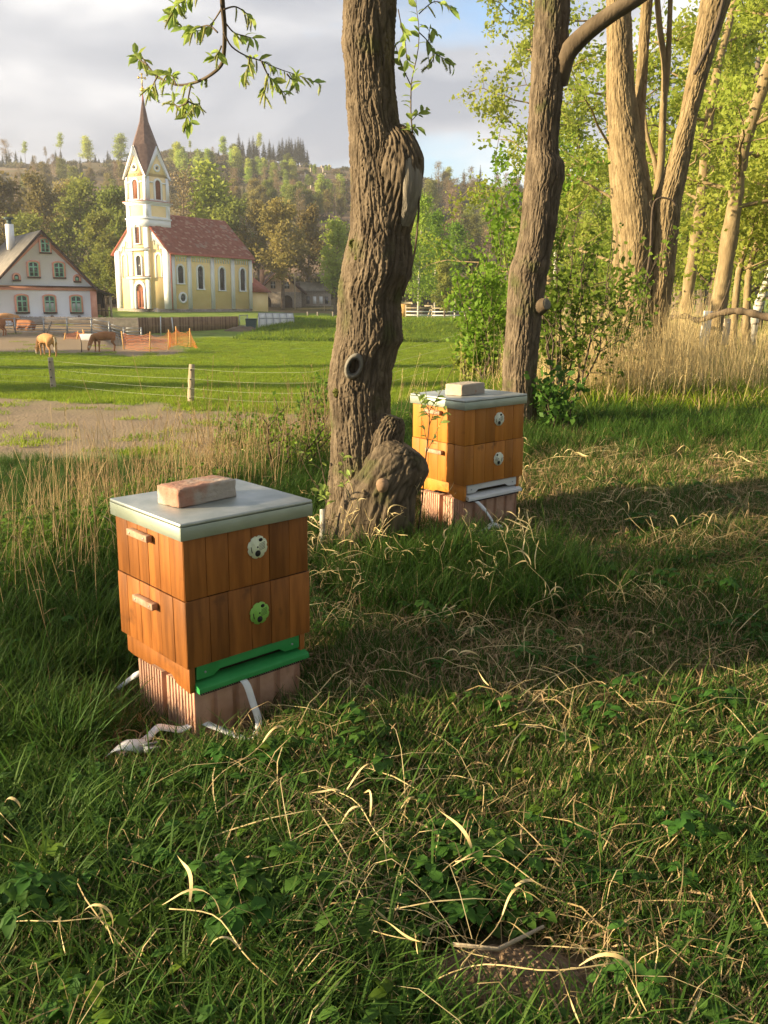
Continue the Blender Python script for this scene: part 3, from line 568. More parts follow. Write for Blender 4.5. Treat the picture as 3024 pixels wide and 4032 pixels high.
# ------------------------------------------------------------------ beehives
def hive(F, yaw, wd, dp, label, wood, disc_up, disc_lo, reducer, tilt, hh, flip):
    """local frame: x along the entrance front, y along the left side, origin under the nearest corner"""
    H = thing('beehive', label, 'beehive', (F[0], F[1], F[2] - hh), yaw, 'beehives on clay blocks')
    H.rotation_euler = (tilt[0], tilt[1], yaw)
    def p(name, mb, m, parent=H, bev=.0015): return ob(name, mb.mesh(name, M[m]), parent, bev=bev)
    ins = .012; w, d = wd, dp; zt = hh; zl = zt - .054
    lid = MB(); tk = .004
    lid.box(0, w, 0, d, zt - .012, zt); l = p('lid', lid, 'zinc', bev=.004)
    q = MB().box(.0, w, 0, .004, zl, zt - .0125).box(0, w, d - .004, d, zl, zt - .0125).box(0, .004, .0041, d - .0041, zl, zt - .0125).box(w - .004, w, .0041, d - .0041, zl, zt - .0125)
    p('lid_rim', q, 'rimreflect', l, .001)
    R = random.Random(11 + flip)
    zb1, zb0, zf = zl - .195 - .03, zl - .195 - .221, zl - .195 - .221 - .09
    zs = [(zl + .03, zl - .195), (zl - .1955, zb0)]
    for k, (z1, z0) in enumerate(zs):
        o = ins + (.0 if k == 0 else -.003)
        bx = p('hive_box', MB().box(o + .006, w - o - .006, o + .006, d - o - .006, z0 + .004, z1 - .002), 'hivedark', bev=0)
        n = 6
        for face in range(4):
            ln = (w if face % 2 == 0 else d) - 2 * o; cuts = [0] + [(i + R.uniform(-.12, .12)) / n for i in range(1, n)] + [1]
            for i in range(n):
                a = cuts[i] * ln + .0008; b = cuts[i + 1] * ln - .0008; t = R.uniform(.0, .0018); za, zb_ = z0 + R.uniform(0, .002), z1 - .001
                if face == 0: q = MB().box(o + a, o + b, o - t, o + .0055, za, zb_)
                if face == 1: q = MB().box(o - t, o + .0055, o + a, o + b, za, zb_)
                if face == 2: q = MB().box(o + a, o + b, d - o - .0055, d - o + t, za, zb_)
                if face == 3: q = MB().box(w - o - .0055, w - o + t, o + a, o + b, za, zb_)
                p('plank', q, wood, bx, .0014)
        # handle on the left side
        zc = (z1 - .062) if k == 0 else (z0 + .165); y0 = .19 if k == 0 else .17
        hd = p('handle', MB().box(o - .024, o - .003, y0, y0 + .13, zc - .011, zc + .011), 'handle', bx, .002)
        for yy in (y0 + .02, y0 + .11): p('screw', MB().tube([(o - .0235, yy, zc), (o - .0255, yy, zc)], .0035, 8), 'galv', hd, 0)
        # round entrance disc
        cx, cz = w * .56, (z0 + .5 * (z1 - z0) + (.012 if k == 0 else .012)); r = .038
        pts = []
        for j in range(64):
            a = 2 * PI * j / 64; rr = r - (.003 if (j % 8) in (0, 1) else 0); pts.append((cx + rr * math.cos(a), cz + rr * math.sin(a)))
        dm = (disc_up, disc_lo)[k]; y_ = o - .0025
        ds = p('entrance_disc', MB().prism(pts, (0, y_, 0), (1, 0, 0), (0, 0, 1), (0, -1, 0), .003), dm, bx, 0)
        cc = lambda x, z, rx, rz=None, m=14: [(cx + x + rx * math.cos(a), cz + z + (rz or rx) * math.sin(a)) for a in np.linspace(0, 2 * PI, m, endpoint=False)]
        hm = MB(); up = 1 if not (flip and k == 1) else -1
        hm.prism(cc(0, -.021, .0105), (0, y_ - .003, 0), (1, 0, 0), (0, 0, 1), (0, -1, 0), .0006)
        hm.prism(cc(.012 * up, .023, .0075, .006), (0, y_ - .003, 0), (1, 0, 0), (0, 0, 1), (0, -1, 0), .0006)
        hm.prism(cc(0, 0, .003), (0, y_ - .003, 0), (1, 0, 0), (0, 0, 1), (0, -1, 0), .0006)
        hm.bar((cx - .022 * up, y_ - .0033, cz - .016), (cx - .026 * up, y_ - .0033, cz + .004), .0025, .0008, up=(0, -1, 0))
        for a in range(5):
            for b in range(5): hm.box(cx + up * (.008 + a * .0045) - .0011, cx + up * (.008 + a * .0045) + .0011, y_ - .0036, y_ - .003, cz - .012 + b * .005 + a * .0012, cz - .0098 + b * .005 + a * .0012)
        p('disc_hole', hm, 'black', ds, 0)
        p('disc_rib', MB().bar((cx - .012, y_ - .0035, cz + .006), (cx - .02, y_ - .0035, cz + .016), .003, .0012, up=(0, -1, 0)), dm, ds, 0)
    # floor: side boards with a wavy lower edge, dark inner floor, reducer and landing board
    fi = .022; ft = zb0 - .0005; fb = zf
    prof = [(fi, ft), (fi, fb), (.10, fb + .008), (.13, fb + .03), (d * .55, fb + .028), (d * .6, fb + .018), (d - .06, fb + .016), (d - fi, fb + .022), (d - fi, ft)]
    fl = p('floor_board', MB().box(fi + .02, w - fi - .02, fi + .03, d - fi - .01, fb + .03, ft), 'hivedark', bev=0)
    for x in (fi, w - fi - .02): p('side_board', MB().prism(prof, (x, 0, 0), (0, 1, 0), (0, 0, 1), (1, 0, 0), .02), wood, fl, .001)
    a, b = fi + .026, w - fi - .026; s = .07; zr0, zr1 = fb + .040, ft - .004
    red = [(a, zr0), (a + .06, zr0), (a + .085, zr0 + .016), (b - .085, zr0 + .016), (b - .06, zr0), (b, zr0), (b, zr1), (a, zr1)]
    rd = p('entrance_reducer', MB().prism(red, (0, fi + .012, 0), (1, 0, 0), (0, 0, 1), (0, -1, 0), .014), reducer, fl, .001)
    for x in (a + .03, b - .03): p('screw', MB().tube([(x, fi - .001, zr0 + .02), (x, fi - .004, zr0 + .02)], .004, 8), 'galv', rd, 0)
    lb = MB().prism([(-.004, fb + .002), (-.004, fb + .018), (.003, fb + .022), (fi + .028, fb + .034), (fi + .028, fb + .012)], (a - .008, 0, 0), (0, 1, 0), (0, 0, 1), (1, 0, 0), w - 2 * fi - .02); p('landing_board', lb, reducer, fl, .001)
    ms = MB()
    for i in range(46): x = a + (b - a) * i / 45; ms.box(x, x + .0025, .0, fi + .03, fb - .004 , fb + .0035)
    for j in range(6): ms.box(a, b, .0 + j * .009, .002 + j * .009, fb - .006, fb - .0042)
    p('floor_mesh', ms, 'black', fl, 0)
    return H, fb, w, d
def block(loc, yaw, lx, ly, h, label):
    """ribbed hollow clay building block, x = long side, open grooves on the long faces and fine ribs on the ends"""
    B = thing('clay_block', label, 'building block', loc, yaw, 'clay blocks under the beehives')
    q = MB(); n = 5; pts = []
    st = lx / n
    for i in range(n):       # front (y=0) grooves
        a = i * st; pts += [(a, .0), (a + st * .68, .0), (a + st * .74, .012), (a + st * .94, .012)]
    pts += [(lx, 0)]
    m = 9; s2 = ly / m
    for i in range(m): a = i * s2; pts += [(lx, a + s2 * .8), (lx - .004, a + s2 * .84), (lx - .004, a + s2 * .97)]
    pts += [(lx, ly), (0, ly)]
    for i in range(m): a = ly - i * s2; pts += [(0, a - s2 * .8), (.004, a - s2 * .84), (.004, a - s2 * .97)]
    pts = pts[:-1]
    q.prism(pts, (0, 0, 0), (1, 0, 0), (0, 1, 0), (0, 0, 1), h); ob('body', q.mesh('body', M['clay']), B, bev=.0012)
    cells = MB()
    for i in range(7):
        for j in range(3): cells.box(.03 + i * (lx - .06) / 7, .03 + (i + .75) * (lx - .06) / 7, .03 + j * (ly - .05) / 3, .03 + (j + .7) * (ly - .05) / 3, h, h + .0006)
    ob('cell_opening', cells.mesh('cell_opening', M['black']), B)
    return B
def brick(loc, yaw, sz, m, label):
    n = 5; me = bpy.data.meshes.new('brick'); import bmesh
    bm = bmesh.new(); bmesh.ops.create_cube(bm, size=1); bmesh.ops.subdivide_edges(bm, edges=bm.edges, cuts=14, use_grid_fill=True)
    for v in bm.verts:
        v.co = Vector((v.co.x * sz[0], v.co.y * sz[1], v.co.z * sz[2] + sz[2] / 2))
    co = np.array([v.co for v in bm.verts]); nn = np.array([v.normal for v in bm.verts])
    edge = sum((np.abs(np.abs(co[:, i] - (sz[2] / 2 if i == 2 else 0)) - sz[i] / 2) < 1e-4).astype(int) for i in range(3))
    dsp = pn(co * 55 + loc[0] * 10) * .0022 + pn(co * 160) * .0012 - (edge >= 2) * (.003 + .006 * np.clip(pn(co * 45 + 9), 0, 1)) - (edge == 3) * .004
    for v, a, b in zip(bm.verts, dsp, nn): v.co += v.normal * float(a)
    bm.to_mesh(me); bm.free(); me.materials.append(M[m])
    o = ob('brick', me, None, loc, yaw); o.data.polygons.foreach_set('use_smooth', [True] * len(o.data.polygons))
    return tag(o, label, 'brick', 'bricks weighing down the hive lids')
F1 = np.array([-.603, 2.54, .748]); y1 = .756; hh = .560
def loc2w(F, yaw, x, y): return np.array([F[0] + math.cos(yaw) * x - math.sin(yaw) * y, F[1] + math.sin(yaw) * x + math.cos(yaw) * y])
H1, fb, _, _ = hive(F1, y1, .50, .449, 'wooden beehive with green landing board, nearest to the viewer', 'hivewood', 'discw', 'discg', 'green', (.008, -.006), hh, 0)
F2 = np.array([.433, 4.715, .887]); y2 = .682
H2, _, _, _ = hive(F2, y2, .485, .45, 'amber wooden beehive with white landing board beside the leaning tree', 'hivewood2', 'discg2', 'discg2', 'whitep', (.0, -.02), hh, 1)
for F, yaw, tx in ((F1, y1, ('the green-trimmed beehive', 'near', .0)), (F2, y2, ('the white-trimmed beehive', 'far', .0))):
    zz = F[2] - hh; h = .20
    for yy, wh in ((.035, 'front'), (.24, 'rear')):
        P = loc2w(F, yaw, .045, yy); block((P[0], P[1], zz - h - .003), yaw, .42, .175 if yy < .1 else .16, h, f'{wh} ribbed terracotta block carrying {tx[0]}')
P = loc2w(F1, y1, .205, .235); brick((P[0], P[1], F1[2] + .001), y1 + .13, (.24, .115, .065), 'brick', 'reddish mortar-stained brick on the lid of the nearest beehive')
P = loc2w(F2, y2, .20, .22); brick((P[0], P[1], F2[2] + .001), y2 + .0 + .22, (.235, .115, .065), 'brick2', 'pale grey-beige brick on the lid of the farther beehive')
def ribbon(P, W, up=None):
    P = np.array(P, float); T = np.gradient(P, axis=0); T /= np.linalg.norm(T, axis=1)[:, None]; V = []
    for p_, t, w_ in zip(P, T, W):
        w_ = np.array(w_, float); V += [p_ - w_ / 2, p_ + w_ / 2]
    n = len(P); Fc = [(2 * i, 2 * i + 1, 2 * i + 3, 2 * i + 2) for i in range(n - 1)]
    return MB().add(V, Fc)
def spl(P, n=60):
    P = np.array(P, float); t = np.arange(len(P)); tt = np.linspace(0, len(P) - 1, n); out = []
    for x in tt:
        i = min(int(x), len(P) - 2); f = x - i; p0 = P[max(i - 1, 0)]; p1 = P[i]; p2 = P[i + 1]; p3 = P[min(i + 2, len(P) - 1)]
        out.append(.5 * ((2 * p1) + (-p0 + p2) * f + (2 * p0 - 5 * p1 + 4 * p2 - p3) * f * f + (-p0 + 3 * p1 - 3 * p2 + p3) * f ** 3))
    return np.array(out)
STRAP = []
def strap1():
    src = lambda a, b: (400 + .61 * a, 1800 + .61 * b)
    Z = lambda P, h=.035: np.array([P[0], P[1], gz(P[0], P[1]) + h])
    pts = []
    fd = loc2w(F1, y1, .22, .03); e = np.array([math.cos(y1), math.sin(y1)]); n = np.array([math.sin(y1), -math.cos(y1)])
    base = np.array([*loc2w(F1, y1, .205, .05), F1[2] - hh + .002])
    for dx, out, z in ((0, .0, .0), (.0, .045, .0), (.008, .062, -.02), (.02, .075, -.08), (.022, .10, -.13), (-.005, .13, -.15), (-.05, .15, -.155)):
        q = base[:2] + e * dx + n * out; pts.append((q[0], q[1], base[2] + z))
    g = [(740, 1862), (640, 1846), (520, 1855), (440, 1868), (370, 1885), (300, 1915), (250, 1960), (215, 1990), (150, 2020), (110, 2015)]
    for i, (a, b) in enumerate(g):
        u, v = src(a, b); P = ground_at(u, v); pts.append((P[0], P[1], P[2] + .065 + .012 * math.sin(i * 2.1)))
    P = spl(pts, 110); W = []; STRAP.append(P)
    for i in range(110):
        t = i / 109; v = np.array([e[0], e[1], 0]) * .026 if t < .38 else None
        if v is None:
            tt = P[min(i + 1, 109)] - P[i - 1]; sd = np.cross(tt, (0, 0, 1)); sd /= np.linalg.norm(sd) + 1e-9; a = .3 + .25 * math.sin(i * .12); v = (sd * math.cos(a) + np.array([0, 0, 1]) * math.sin(a)) * .026
            k = min(1, (t - .38) / .1); v = v * (1 if np.dot(v, W[-1]) > 0 else -1) * k + (1 - k) * W[-1]; v = W[-1] * .7 + v * .3; v = v / np.linalg.norm(v) * .026
        W.append(v)
    S = thing('strap', 'white ratchet strap hanging from the nearest beehive and trailing on the grass', 'strap', tuple(P[60])); S['group'] = 'white hive straps'
    def part(name, mb, m, thick=.0015):
        o = ob(name, mb.mesh(name, M[m]), S); o.location = -P[60]; sm = o.modifiers.new('thickness', 'SOLIDIFY'); sm.thickness = thick; return o
    part('webbing', ribbon(P, W), 'strap')
    u, v = src(170, 2030); Q = ground_at(u, v); q = MB(); o_ = np.array([Q[0], Q[1], Q[2] + .07])
    q2 = ribbon(spl([o_ + (-.045, -.01, .0), o_ + (-.01, -.015, .025), o_ + (.03, 0, .018), o_ + (.05, .02, -.005)], 14), [np.array((.02, .05, .01))] * 14); part('folded_end', q2, 'strap')
    bk = MB().box(-.02, .02, -.013, .013, 0, .012).bar((-.02, .016, .012), (.025, .016, .02), .006).bar((-.02, -.016, .012), (.025, -.016, .02), .006)
    o = ob('buckle', bk.mesh('buckle', M['galv']), S); o.location = o_ - P[60] + np.array((.07, .0, 0)); o.rotation_euler = (0, .2, .5)
    # rear end left of the blocks
    u0, v0 = src(235, 1400); a = at(u0, v0, 2.86); u1, v1 = src(80, 1562); b = ground_at(u1, v1); b = b + np.array((0, 0, .03)); m_ = (a + b) / 2 + np.array((.01, 0, .01))
    part('rear_webbing', ribbon(spl([a + np.array((.12, .05, .03)), a, m_, b, b + np.array((-.08, -.05, -.03))], 24), [np.array((.008, .0, .026))] * 24), 'strap')
strap1()
def strap2():
    e = np.array([math.cos(y2), math.sin(y2)]); n = np.array([math.sin(y2), -math.cos(y2)]); base = np.array([*loc2w(F2, y2, .09, .05), F2[2] - hh + .002]); pts = []
    for dx, out, z in ((0, 0, 0), (.0, .035, .0), (.02, .055, -.015), (.06, .07, -.06), (.09, .09, -.11), (.10, .11, -.15), (.12, .13, -.17)):
        q = base[:2] + e * dx + n * out; pts.append((q[0], q[1], base[2] + z))
    P = spl(pts, 50); o = ob('strap', ribbon(P, [np.array([e[0], e[1], 0]) * .03 * (1 if i < 25 else .6) for i in range(50)]).mesh('strap', M['strap'])); o.modifiers.new('thickness', 'SOLIDIFY').thickness = .0015
    tag(o, 'white strap curling down from the farther beehive', 'strap', 'white hive straps')
    q = [(*(base[:2] + e * a + n * b), gz(*(base[:2] + e * a + n * b)) + .05 + .02 * math.sin(a * 30)) for a, b in ((-.1, .1), (-.03, .13), (.05, .14), (.12, .16))]
    P = spl(q, 24); o = ob('strap', ribbon(P, [np.array((.0, .03, .02))] * 24).mesh('strap', M['strap'])); o.modifiers.new('thickness', 'SOLIDIFY').thickness = .0015
    tag(o, 'white strap end lying in the grass at the foot of the farther beehive', 'strap', 'white hive straps')
strap2()

# ------------------------------------------------------------------ middle distance: fences, animals, garden things
def fp(u, D, dz=0):          # ground point under photo column u at forward distance D
    P = at(u, 1300, D); return np.array([P[0], P[1], gz(P[0], P[1]) + dz])
def rel(T, name, mb, m, bev=0):    # build in world coordinates, parent to T keeping place
    me = mb.mesh(name, M[m] if isinstance(m, str) else m); o = ob(name, me, T, bev=bev); me.transform(Matrix.Rotation(-T.rotation_euler[2], 4, 'Z') @ Matrix.Translation(-T.location)); return o
def midground():
    R = random.Random(21)
    # wire fence posts
    posts = []
    for u, D, h, lean, lb in ((194, 32, 1.12, .07, 'weathered round wooden fence post standing below the standing cow'), (738, 26, 1.12, -.1, 'weathered leaning fence post, the taller one nearer the leafy shrub')):
        P = fp(u, D, -.15); T = thing('fence_post', lb, 'fence post', tuple(P), 0, 'posts of the wire fence')
        k = 9; q = [(P[0] + lean * (-.5 if u < 300 else -.9) * t, P[1], P[2] + (h + .15) * t) for t in np.linspace(0, 1, k)]
        mb = MB().tube(q, [.105 - .012 * t + .012 * R.uniform(-1, 1) for t in np.linspace(0, 1, k)], 10); o = rel(T, 'post', mb, 'post'); smooth(o.data); posts.append((np.array(q[0]), np.array(q[-1])))
        for z in (.3, .58, .85, 1.12): c = np.array(q[0]) * (1 - z / 1.27) + np.array(q[-1]) * z / 1.27; rel(T, 'insulator', MB().tube([c + (0, -.09, 0), c + (0, -.14, 0)], .022, 6), 'black')
    ends = [fp(-420, 36, 0), posts[0][0], posts[1][0], fp(1230, 24.5, -.1), fp(2350, 27.5, .0), fp(3300, 30, 0)]
    for k, z in enumerate((1.17, .88, .60, .36)):
        pts = []
        for i in range(len(ends) - 1):
            a, b = ends[i] + (0, -.14, z), ends[i + 1] + (0, -.14, z)
            for t in np.linspace(0, 1, 10)[:-1]: pts.append(a * (1 - t) + b * t - np.array((0, 0, .12 * t * (1 - t) * 4 * .5)))
        o = ob('fence_wire', MB().tube(pts, .0024, 4).mesh('fence_wire', M['wire']))
        tag(o, ('top pale electric fence wire strung between the two meadow posts', 'second pale fence wire from the top across the meadow', 'third pale fence wire from the top across the meadow', 'lowest pale fence wire just above the meadow grass')[k], 'fence wire', 'wires of the meadow fence')
    # galvanised cattle hurdles
    us = [-60, 60, 174, 265, 361, 430, 487, 556]
    hl = ['behind the cows at the far end', 'in front of the resting cattle', 'in front of the farmhouse shrub', 'below the middle farmhouse window', 'below the farmhouse corner window', 'below the shed gap', 'last one ending the paddock fence']
    for i in range(7):
        a, b = fp(us[i], 69.5 + .12 * i, .02), fp(us[i + 1], 69.6 + .12 * i, .02); hgt_ = 1.12 if i < 5 else 1.02
        T = thing('cattle_hurdle', 'grey metal rail hurdle ' + hl[i], 'hurdle', tuple(a), 0, 'grey metal hurdles round the paddock')
        for P in (a, b): rel(T, 'upright', MB().bar(P + (0, 0, -.1), P + (0, 0, hgt_ + .08), .09), 'galv')
        for z in (.16, .36, .56, .78, hgt_): rel(T, 'rail', MB().bar(a + (0, -.02, z + R.uniform(-.02, .02)), b + (0, -.02, z + R.uniform(-.02, .02)), .05), 'galv')
    P = fp(182, 69.2); T = thing('prop_stake', 'leaning grey stake propped against the metal hurdles', 'stake', tuple(P)); rel(T, 'stake', MB().bar(P, P + (.3, .4, 1.0), .1), 'greyfence')
    # picket fence behind
    a, b = fp(80, 75.4, 0), fp(545, 76.2, 0); T = thing('picket_fence', 'grey brown picket fence between the metal hurdles and the farmhouse', 'fence', tuple(a)); n = 130
    q = MB()
    for i in range(n):
        t = i / (n - 1); P = a * (1 - t) + b * t; z0 = gz(P[0], P[1]); zt = -.30 + R.uniform(-.03, .03); q.box(P[0] - .028, P[0] + .028, P[1] - .012, P[1] + .012, z0 - .05, zt)
        q.add([(P[0] - .028, P[1] - .012, zt), (P[0] + .028, P[1] - .012, zt), (P[0] + .028, P[1] + .012, zt), (P[0] - .028, P[1] + .012, zt), (P[0], P[1], zt + .05)], [(0, 1, 4), (1, 2, 4), (2, 3, 4), (3, 0, 4)])
    o = rel(T, 'picket', q, 'greyfence'); o['kind'] = 'stuff'
    for z in (-1.0, -.45): rel(T, 'rail', MB().bar((a[0], a[1] + .05, z), (b[0], b[1] + .05, z), .06, .08), 'greyfence')
    # boards right of the house in front of the church
    a, b = fp(545, 80.5, 0), fp(938, 91, 0); T = thing('board_fence', 'brown vertical board fence running below the church', 'fence', tuple(a)); n = 118; q = MB(); d = (b - a); d[2] = 0; d /= np.linalg.norm(d)
    for i in range(n):
        t = i / (n - 1); P = a * (1 - t) + b * t; z0 = gz(P[0], P[1]); zt = (-.37) * (1 - t) + (-.34) * t + R.uniform(-.03, .02); yo = R.uniform(-.01, .01)
        q.bar((P[0], P[1] + yo, z0 - .05), (P[0], P[1] + yo, zt), .115, .022, m=R.choice((0, 0, 1)), up=(-d[1], d[0], 0)) if False else q.box(P[0] - .052, P[0] + .052, P[1] + yo, P[1] + yo + .025, z0 - .05, zt, m=R.choice((0, 0, 1)))
    me = q.mesh('board', [M['brownfence'], M['brownfence2']]); me.transform(Matrix.Translation(-T.location)); o = ob('board', me, T); o['kind'] = 'stuff'
    for z in (-.65, -1.2): rel(T, 'rail', MB().bar((a[0], a[1] + .06, z + .1), (b[0], b[1] + .06, z), .07, .1), 'brownfence')
    # thin white marker posts in front of the board fence
    for u, r0, r1, D, lb in ((632, 1246, 1296, 80, 'white thin post standing before the board fence, the tallest'), (676, 1250, 1290, 83, 'white thin leaning post in the middle of three before the board fence'), (811, 1249, 1292, 88, 'white thin post near the garden gate')):
        A = at(u + (6 if u == 676 else 0), r1, D); B_ = at(u, r0, D); T = thing('marker_post', lb, 'post', (A[0], A[1], gz(A[0], A[1])), 0, 'thin white posts'); rel(T, 'shaft', MB().bar((A[0], A[1], gz(A[0], A[1]) - .1), B_, .075), 'whitep')
    # garden gate + bin
    A, B_ = fp(944, 91), fp(975, 91.5); T = thing('garden_gate', 'grey wire garden gate between board fence and greenhouse', 'gate', tuple(A))
    rel(T, 'gate_frame', MB().bar(A, A + (0, 0, 1.35), .08).bar(B_, B_ + (0, 0, 1.35), .08).bar(A + (0, 0, 1.3), B_ + (0, 0, 1.3), .06).bar(A + (0, 0, .25), B_ + (0, 0, .25), .06), 'galv'); q = MB()
    for t in np.linspace(.1, .9, 7): q.bar(A * (1 - t) + B_ * t + (0, 0, .25), A * (1 - t) + B_ * t + (0, 0, 1.3), .012)
    for z in np.linspace(.4, 1.2, 6): q.bar(A + (0, 0, z), B_ + (0, 0, z), .012)
    rel(T, 'gate_wire', q, 'galv')
    P = fp(990, 90); T = thing('waste_bin', 'dark teal plastic bin standing left of the greenhouse', 'bin', tuple(P)); rel(T, 'body', MB().prism([(-.42, 0), (.42, 0), (.5, .95), (-.5, .95)], P + (0, -.4, 0), (1, 0, 0), (0, 0, 1), (0, 1, 0), .8), 'bin', .03); rel(T, 'lid', MB().box(P[0] - .54, P[0] + .54, P[1] - .44, P[1] + .46, P[2] + .95, P[2] + 1.05), 'bin', .03)
    rel(T, 'lid_handle', MB().bar(P + (-.2, -.47, 1.0), P + (.2, -.47, 1.0), .04), 'black')
    # greenhouse
    A = fp(1012, 85.5); T = thing('greenhouse', 'small white plastic-sheeted greenhouse at the meadow edge by the church', 'greenhouse', tuple(A), math.radians(14))
    prof = [(-.0, 0), (2.0, 0), (1.78, 1.3), (1.0, 1.78), (.22, 1.3)]   # local: x across the end, z up; y runs along... end faces the camera-left
    def loc(mb, name, m, par=T): return ob(name, mb.mesh(name, M[m]), par)
    Lg, Wg = 3.3, 1.55; pr = [(0, 0), (Wg, 0), (Wg - .15, 1.25), (Wg / 2, 1.72), (.15, 1.25)]
    # length along local x, width along local y
    nseg = 5
    for i in range(nseg):
        x0, x1 = .25 + i * Lg / nseg + .02, .25 + (i + 1) * Lg / nseg - .02
        q = MB().add([(x0, 0, 0), (x1, 0, 0), (x1, .15, 1.25), (x0, .15, 1.25)], [(0, 1, 2, 3)]); o = loc(q, 'side_panel', 'poly'); o.modifiers.new('s', 'SOLIDIFY').thickness = .012
        q = MB().add([(x0, .15, 1.26), (x1, .15, 1.26), (x1, Wg / 2, 1.73), (x0, Wg / 2, 1.73)], [(0, 1, 2, 3)]); o = loc(q, 'roof_panel', 'poly'); o.modifiers.new('s', 'SOLIDIFY').thickness = .012
        q = MB().add([(x0, Wg, 0), (x1, Wg, 0), (x1, Wg - .15, 1.25), (x0, Wg - .15, 1.25), (x1, Wg / 2, 1.73), (x0, Wg / 2, 1.73)], [(1, 0, 3, 2), (2, 3, 5, 4)]); o = loc(q, 'rear_panel', 'poly'); o.modifiers.new('s', 'SOLIDIFY').thickness = .012
    q = MB()
    for i in range(nseg + 1):
        x = .25 + i * Lg / nseg
        for a, b in zip(pr[1:] + pr[:1], pr[2:] + pr[:2]): pass
        for a, b in (((0, 0), (.15, 1.25)), ((.15, 1.25), (Wg / 2, 1.72)), ((Wg / 2, 1.72), (Wg - .15, 1.25)), ((Wg - .15, 1.25), (Wg, 0))): q.bar((x, a[0], a[1]), (x, b[0], b[1]), .05)
    for y, z in ((.15, 1.25), (Wg / 2, 1.74), (Wg - .15, 1.25), (0, .04)): q.bar((.25, y, z), (.25 + Lg, y, z), .05)
    loc(q, 'frame', 'galv'); q = MB().prism([(-b, c) for b, c in pr], (.26, 0, 0), (0, -1, 0), (0, 0, 1), (1, 0, 0), .02); loc(q, 'end_panel', 'poly')
    q = MB().prism([(-b, c) for b, c in pr], (.22 + Lg, 0, 0), (0, -1, 0), (0, 0, 1), (1, 0, 0), .02); loc(q, 'end_panel', 'poly')
    # dirt mound
    P = fp(958, 87); n = 26; V = []
    th = np.linspace(0, 2 * PI, 40, endpoint=False); rr = np.linspace(0, 1, 14)
    V = np.array([[(P[0] + r * 2.1 * math.cos(t), P[1] + r * 1.2 * math.sin(t), P[2] - .1 + .55 * (1 - r ** 1.7) ) for t in th] for r in rr]); V[..., 2] += fbm(V * 1.6, 4) * .22 * (1 - rr[:, None] ** 3)
    T = tag(ob('earth_mound', smooth(grid_mesh('earth_mound', V, M['dirt'], True))), 'low heap of brown earth left of the white greenhouse', 'earth mound')
    # orange plastic netting
    def net(pts, label, hts, seed):
        T = thing('orange_net_fence', label, 'net fence', tuple(pts[0]), 0, 'orange plastic netting in the paddock'); Rr = random.Random(seed); q = MB()
        for i, P in enumerate(pts):
            ln = Rr.uniform(-.12, .12); rel(T, 'stake', MB().bar(P + (0, 0, -.1), P + (ln * 1.2, 0, hts[i]), .07), 'stake')
        for i in range(len(pts) - 1):
            a, b = pts[i], pts[i + 1]; L_ = np.linalg.norm(b - a); nx = int(L_ / .13); nz_ = 9; G = []
            for k in range(nx + 1):
                t = k / nx; g = a * (1 - t) + b * t; h0 = hts[i] * (1 - t) + hts[i + 1] * t; sg = 1 - .28 * 4 * t * (1 - t) * (.6 + .4 * math.sin(i * 2.2))
                G.append([g + np.array((0, .12 * math.sin(k * .35 + z * .4), .05 + (h0 * .9 * sg - .05) * z / nz_ + .02 * math.sin(k * .9))) for z in range(nz_ + 1)])
            G = np.array(G)
            for k in range(nx + 1): 
                for z in range(nz_): q.add([G[k, z] - (.006, 0, 0), G[k, z] + (.006, 0, 0), G[k, z + 1] + (.006, 0, 0), G[k, z + 1] - (.006, 0, 0)], [(0, 1, 2, 3)])
            for z in range(nz_ + 1):
                for k in range(nx): q.add([G[k, z] - (0, 0, .007), G[k + 1, z] - (0, 0, .007), G[k + 1, z] + (0, 0, .007), G[k, z] + (0, 0, .007)], [(0, 1, 2, 3)])
        o = rel(T, 'netting', q, 'orange'); o['kind'] = 'stuff'
    M['stake'] = mat('orange_stake', (.62, .36, .12), (.7, .42, .16), 3, .8)
    net([fp(484, 62), fp(585, 60.0), fp(660, 62), fp(668, 64.5), fp(693, 66.5), fp(748, 64.5), fp(773, 63)], 'orange plastic netting sagging between stakes right of the grazing cow', [1.25, 1.3, 1.3, 1.25, 1.4, 1.35, .15], 1)
    net([fp(250, 66), fp(300, 66.5), fp(333, 66)], 'faded orange netting remnant between the two brown cows', [.5, .6, .75], 2)
    P = fp(365, 66); T = thing('water_trough', 'pale grey water trough on the mud behind the grazing cow', 'trough', tuple(P)); rel(T, 'basin', MB().prism([(-.75, .0), (.75, 0), (.88, .42), (.8, .42), (.68, .12), (-.68, .12), (-.8, .42), (-.88, .42)], P + (0, -.35, 0), (1, 0, 0), (0, 0, 1), (0, 1, 0), .7).box(P[0] - .84, P[0] + .84, P[1] - .37, P[1] - .34, P[2] + .02, P[2] + .42).box(P[0] - .84, P[0] + .84, P[1] + .34, P[1] + .37, P[2] + .02, P[2] + .42), 'whitep', .02)
    rel(T, 'water', MB().box(P[0] - .74, P[0] + .74, P[1] - .33, P[1] + .33, P[2] + .3, P[2] + .33), 'glass')
    P = fp(316, 58); T = thing('bare_stick', 'thin dark stick poking out of the mud by the grazing cow', 'stick', tuple(P)); rel(T, 'stem', MB().tube([P, P + (.03, 0, .5), P + (-.04, 0, .95)], [.035, .03, .015], 5), 'twig')
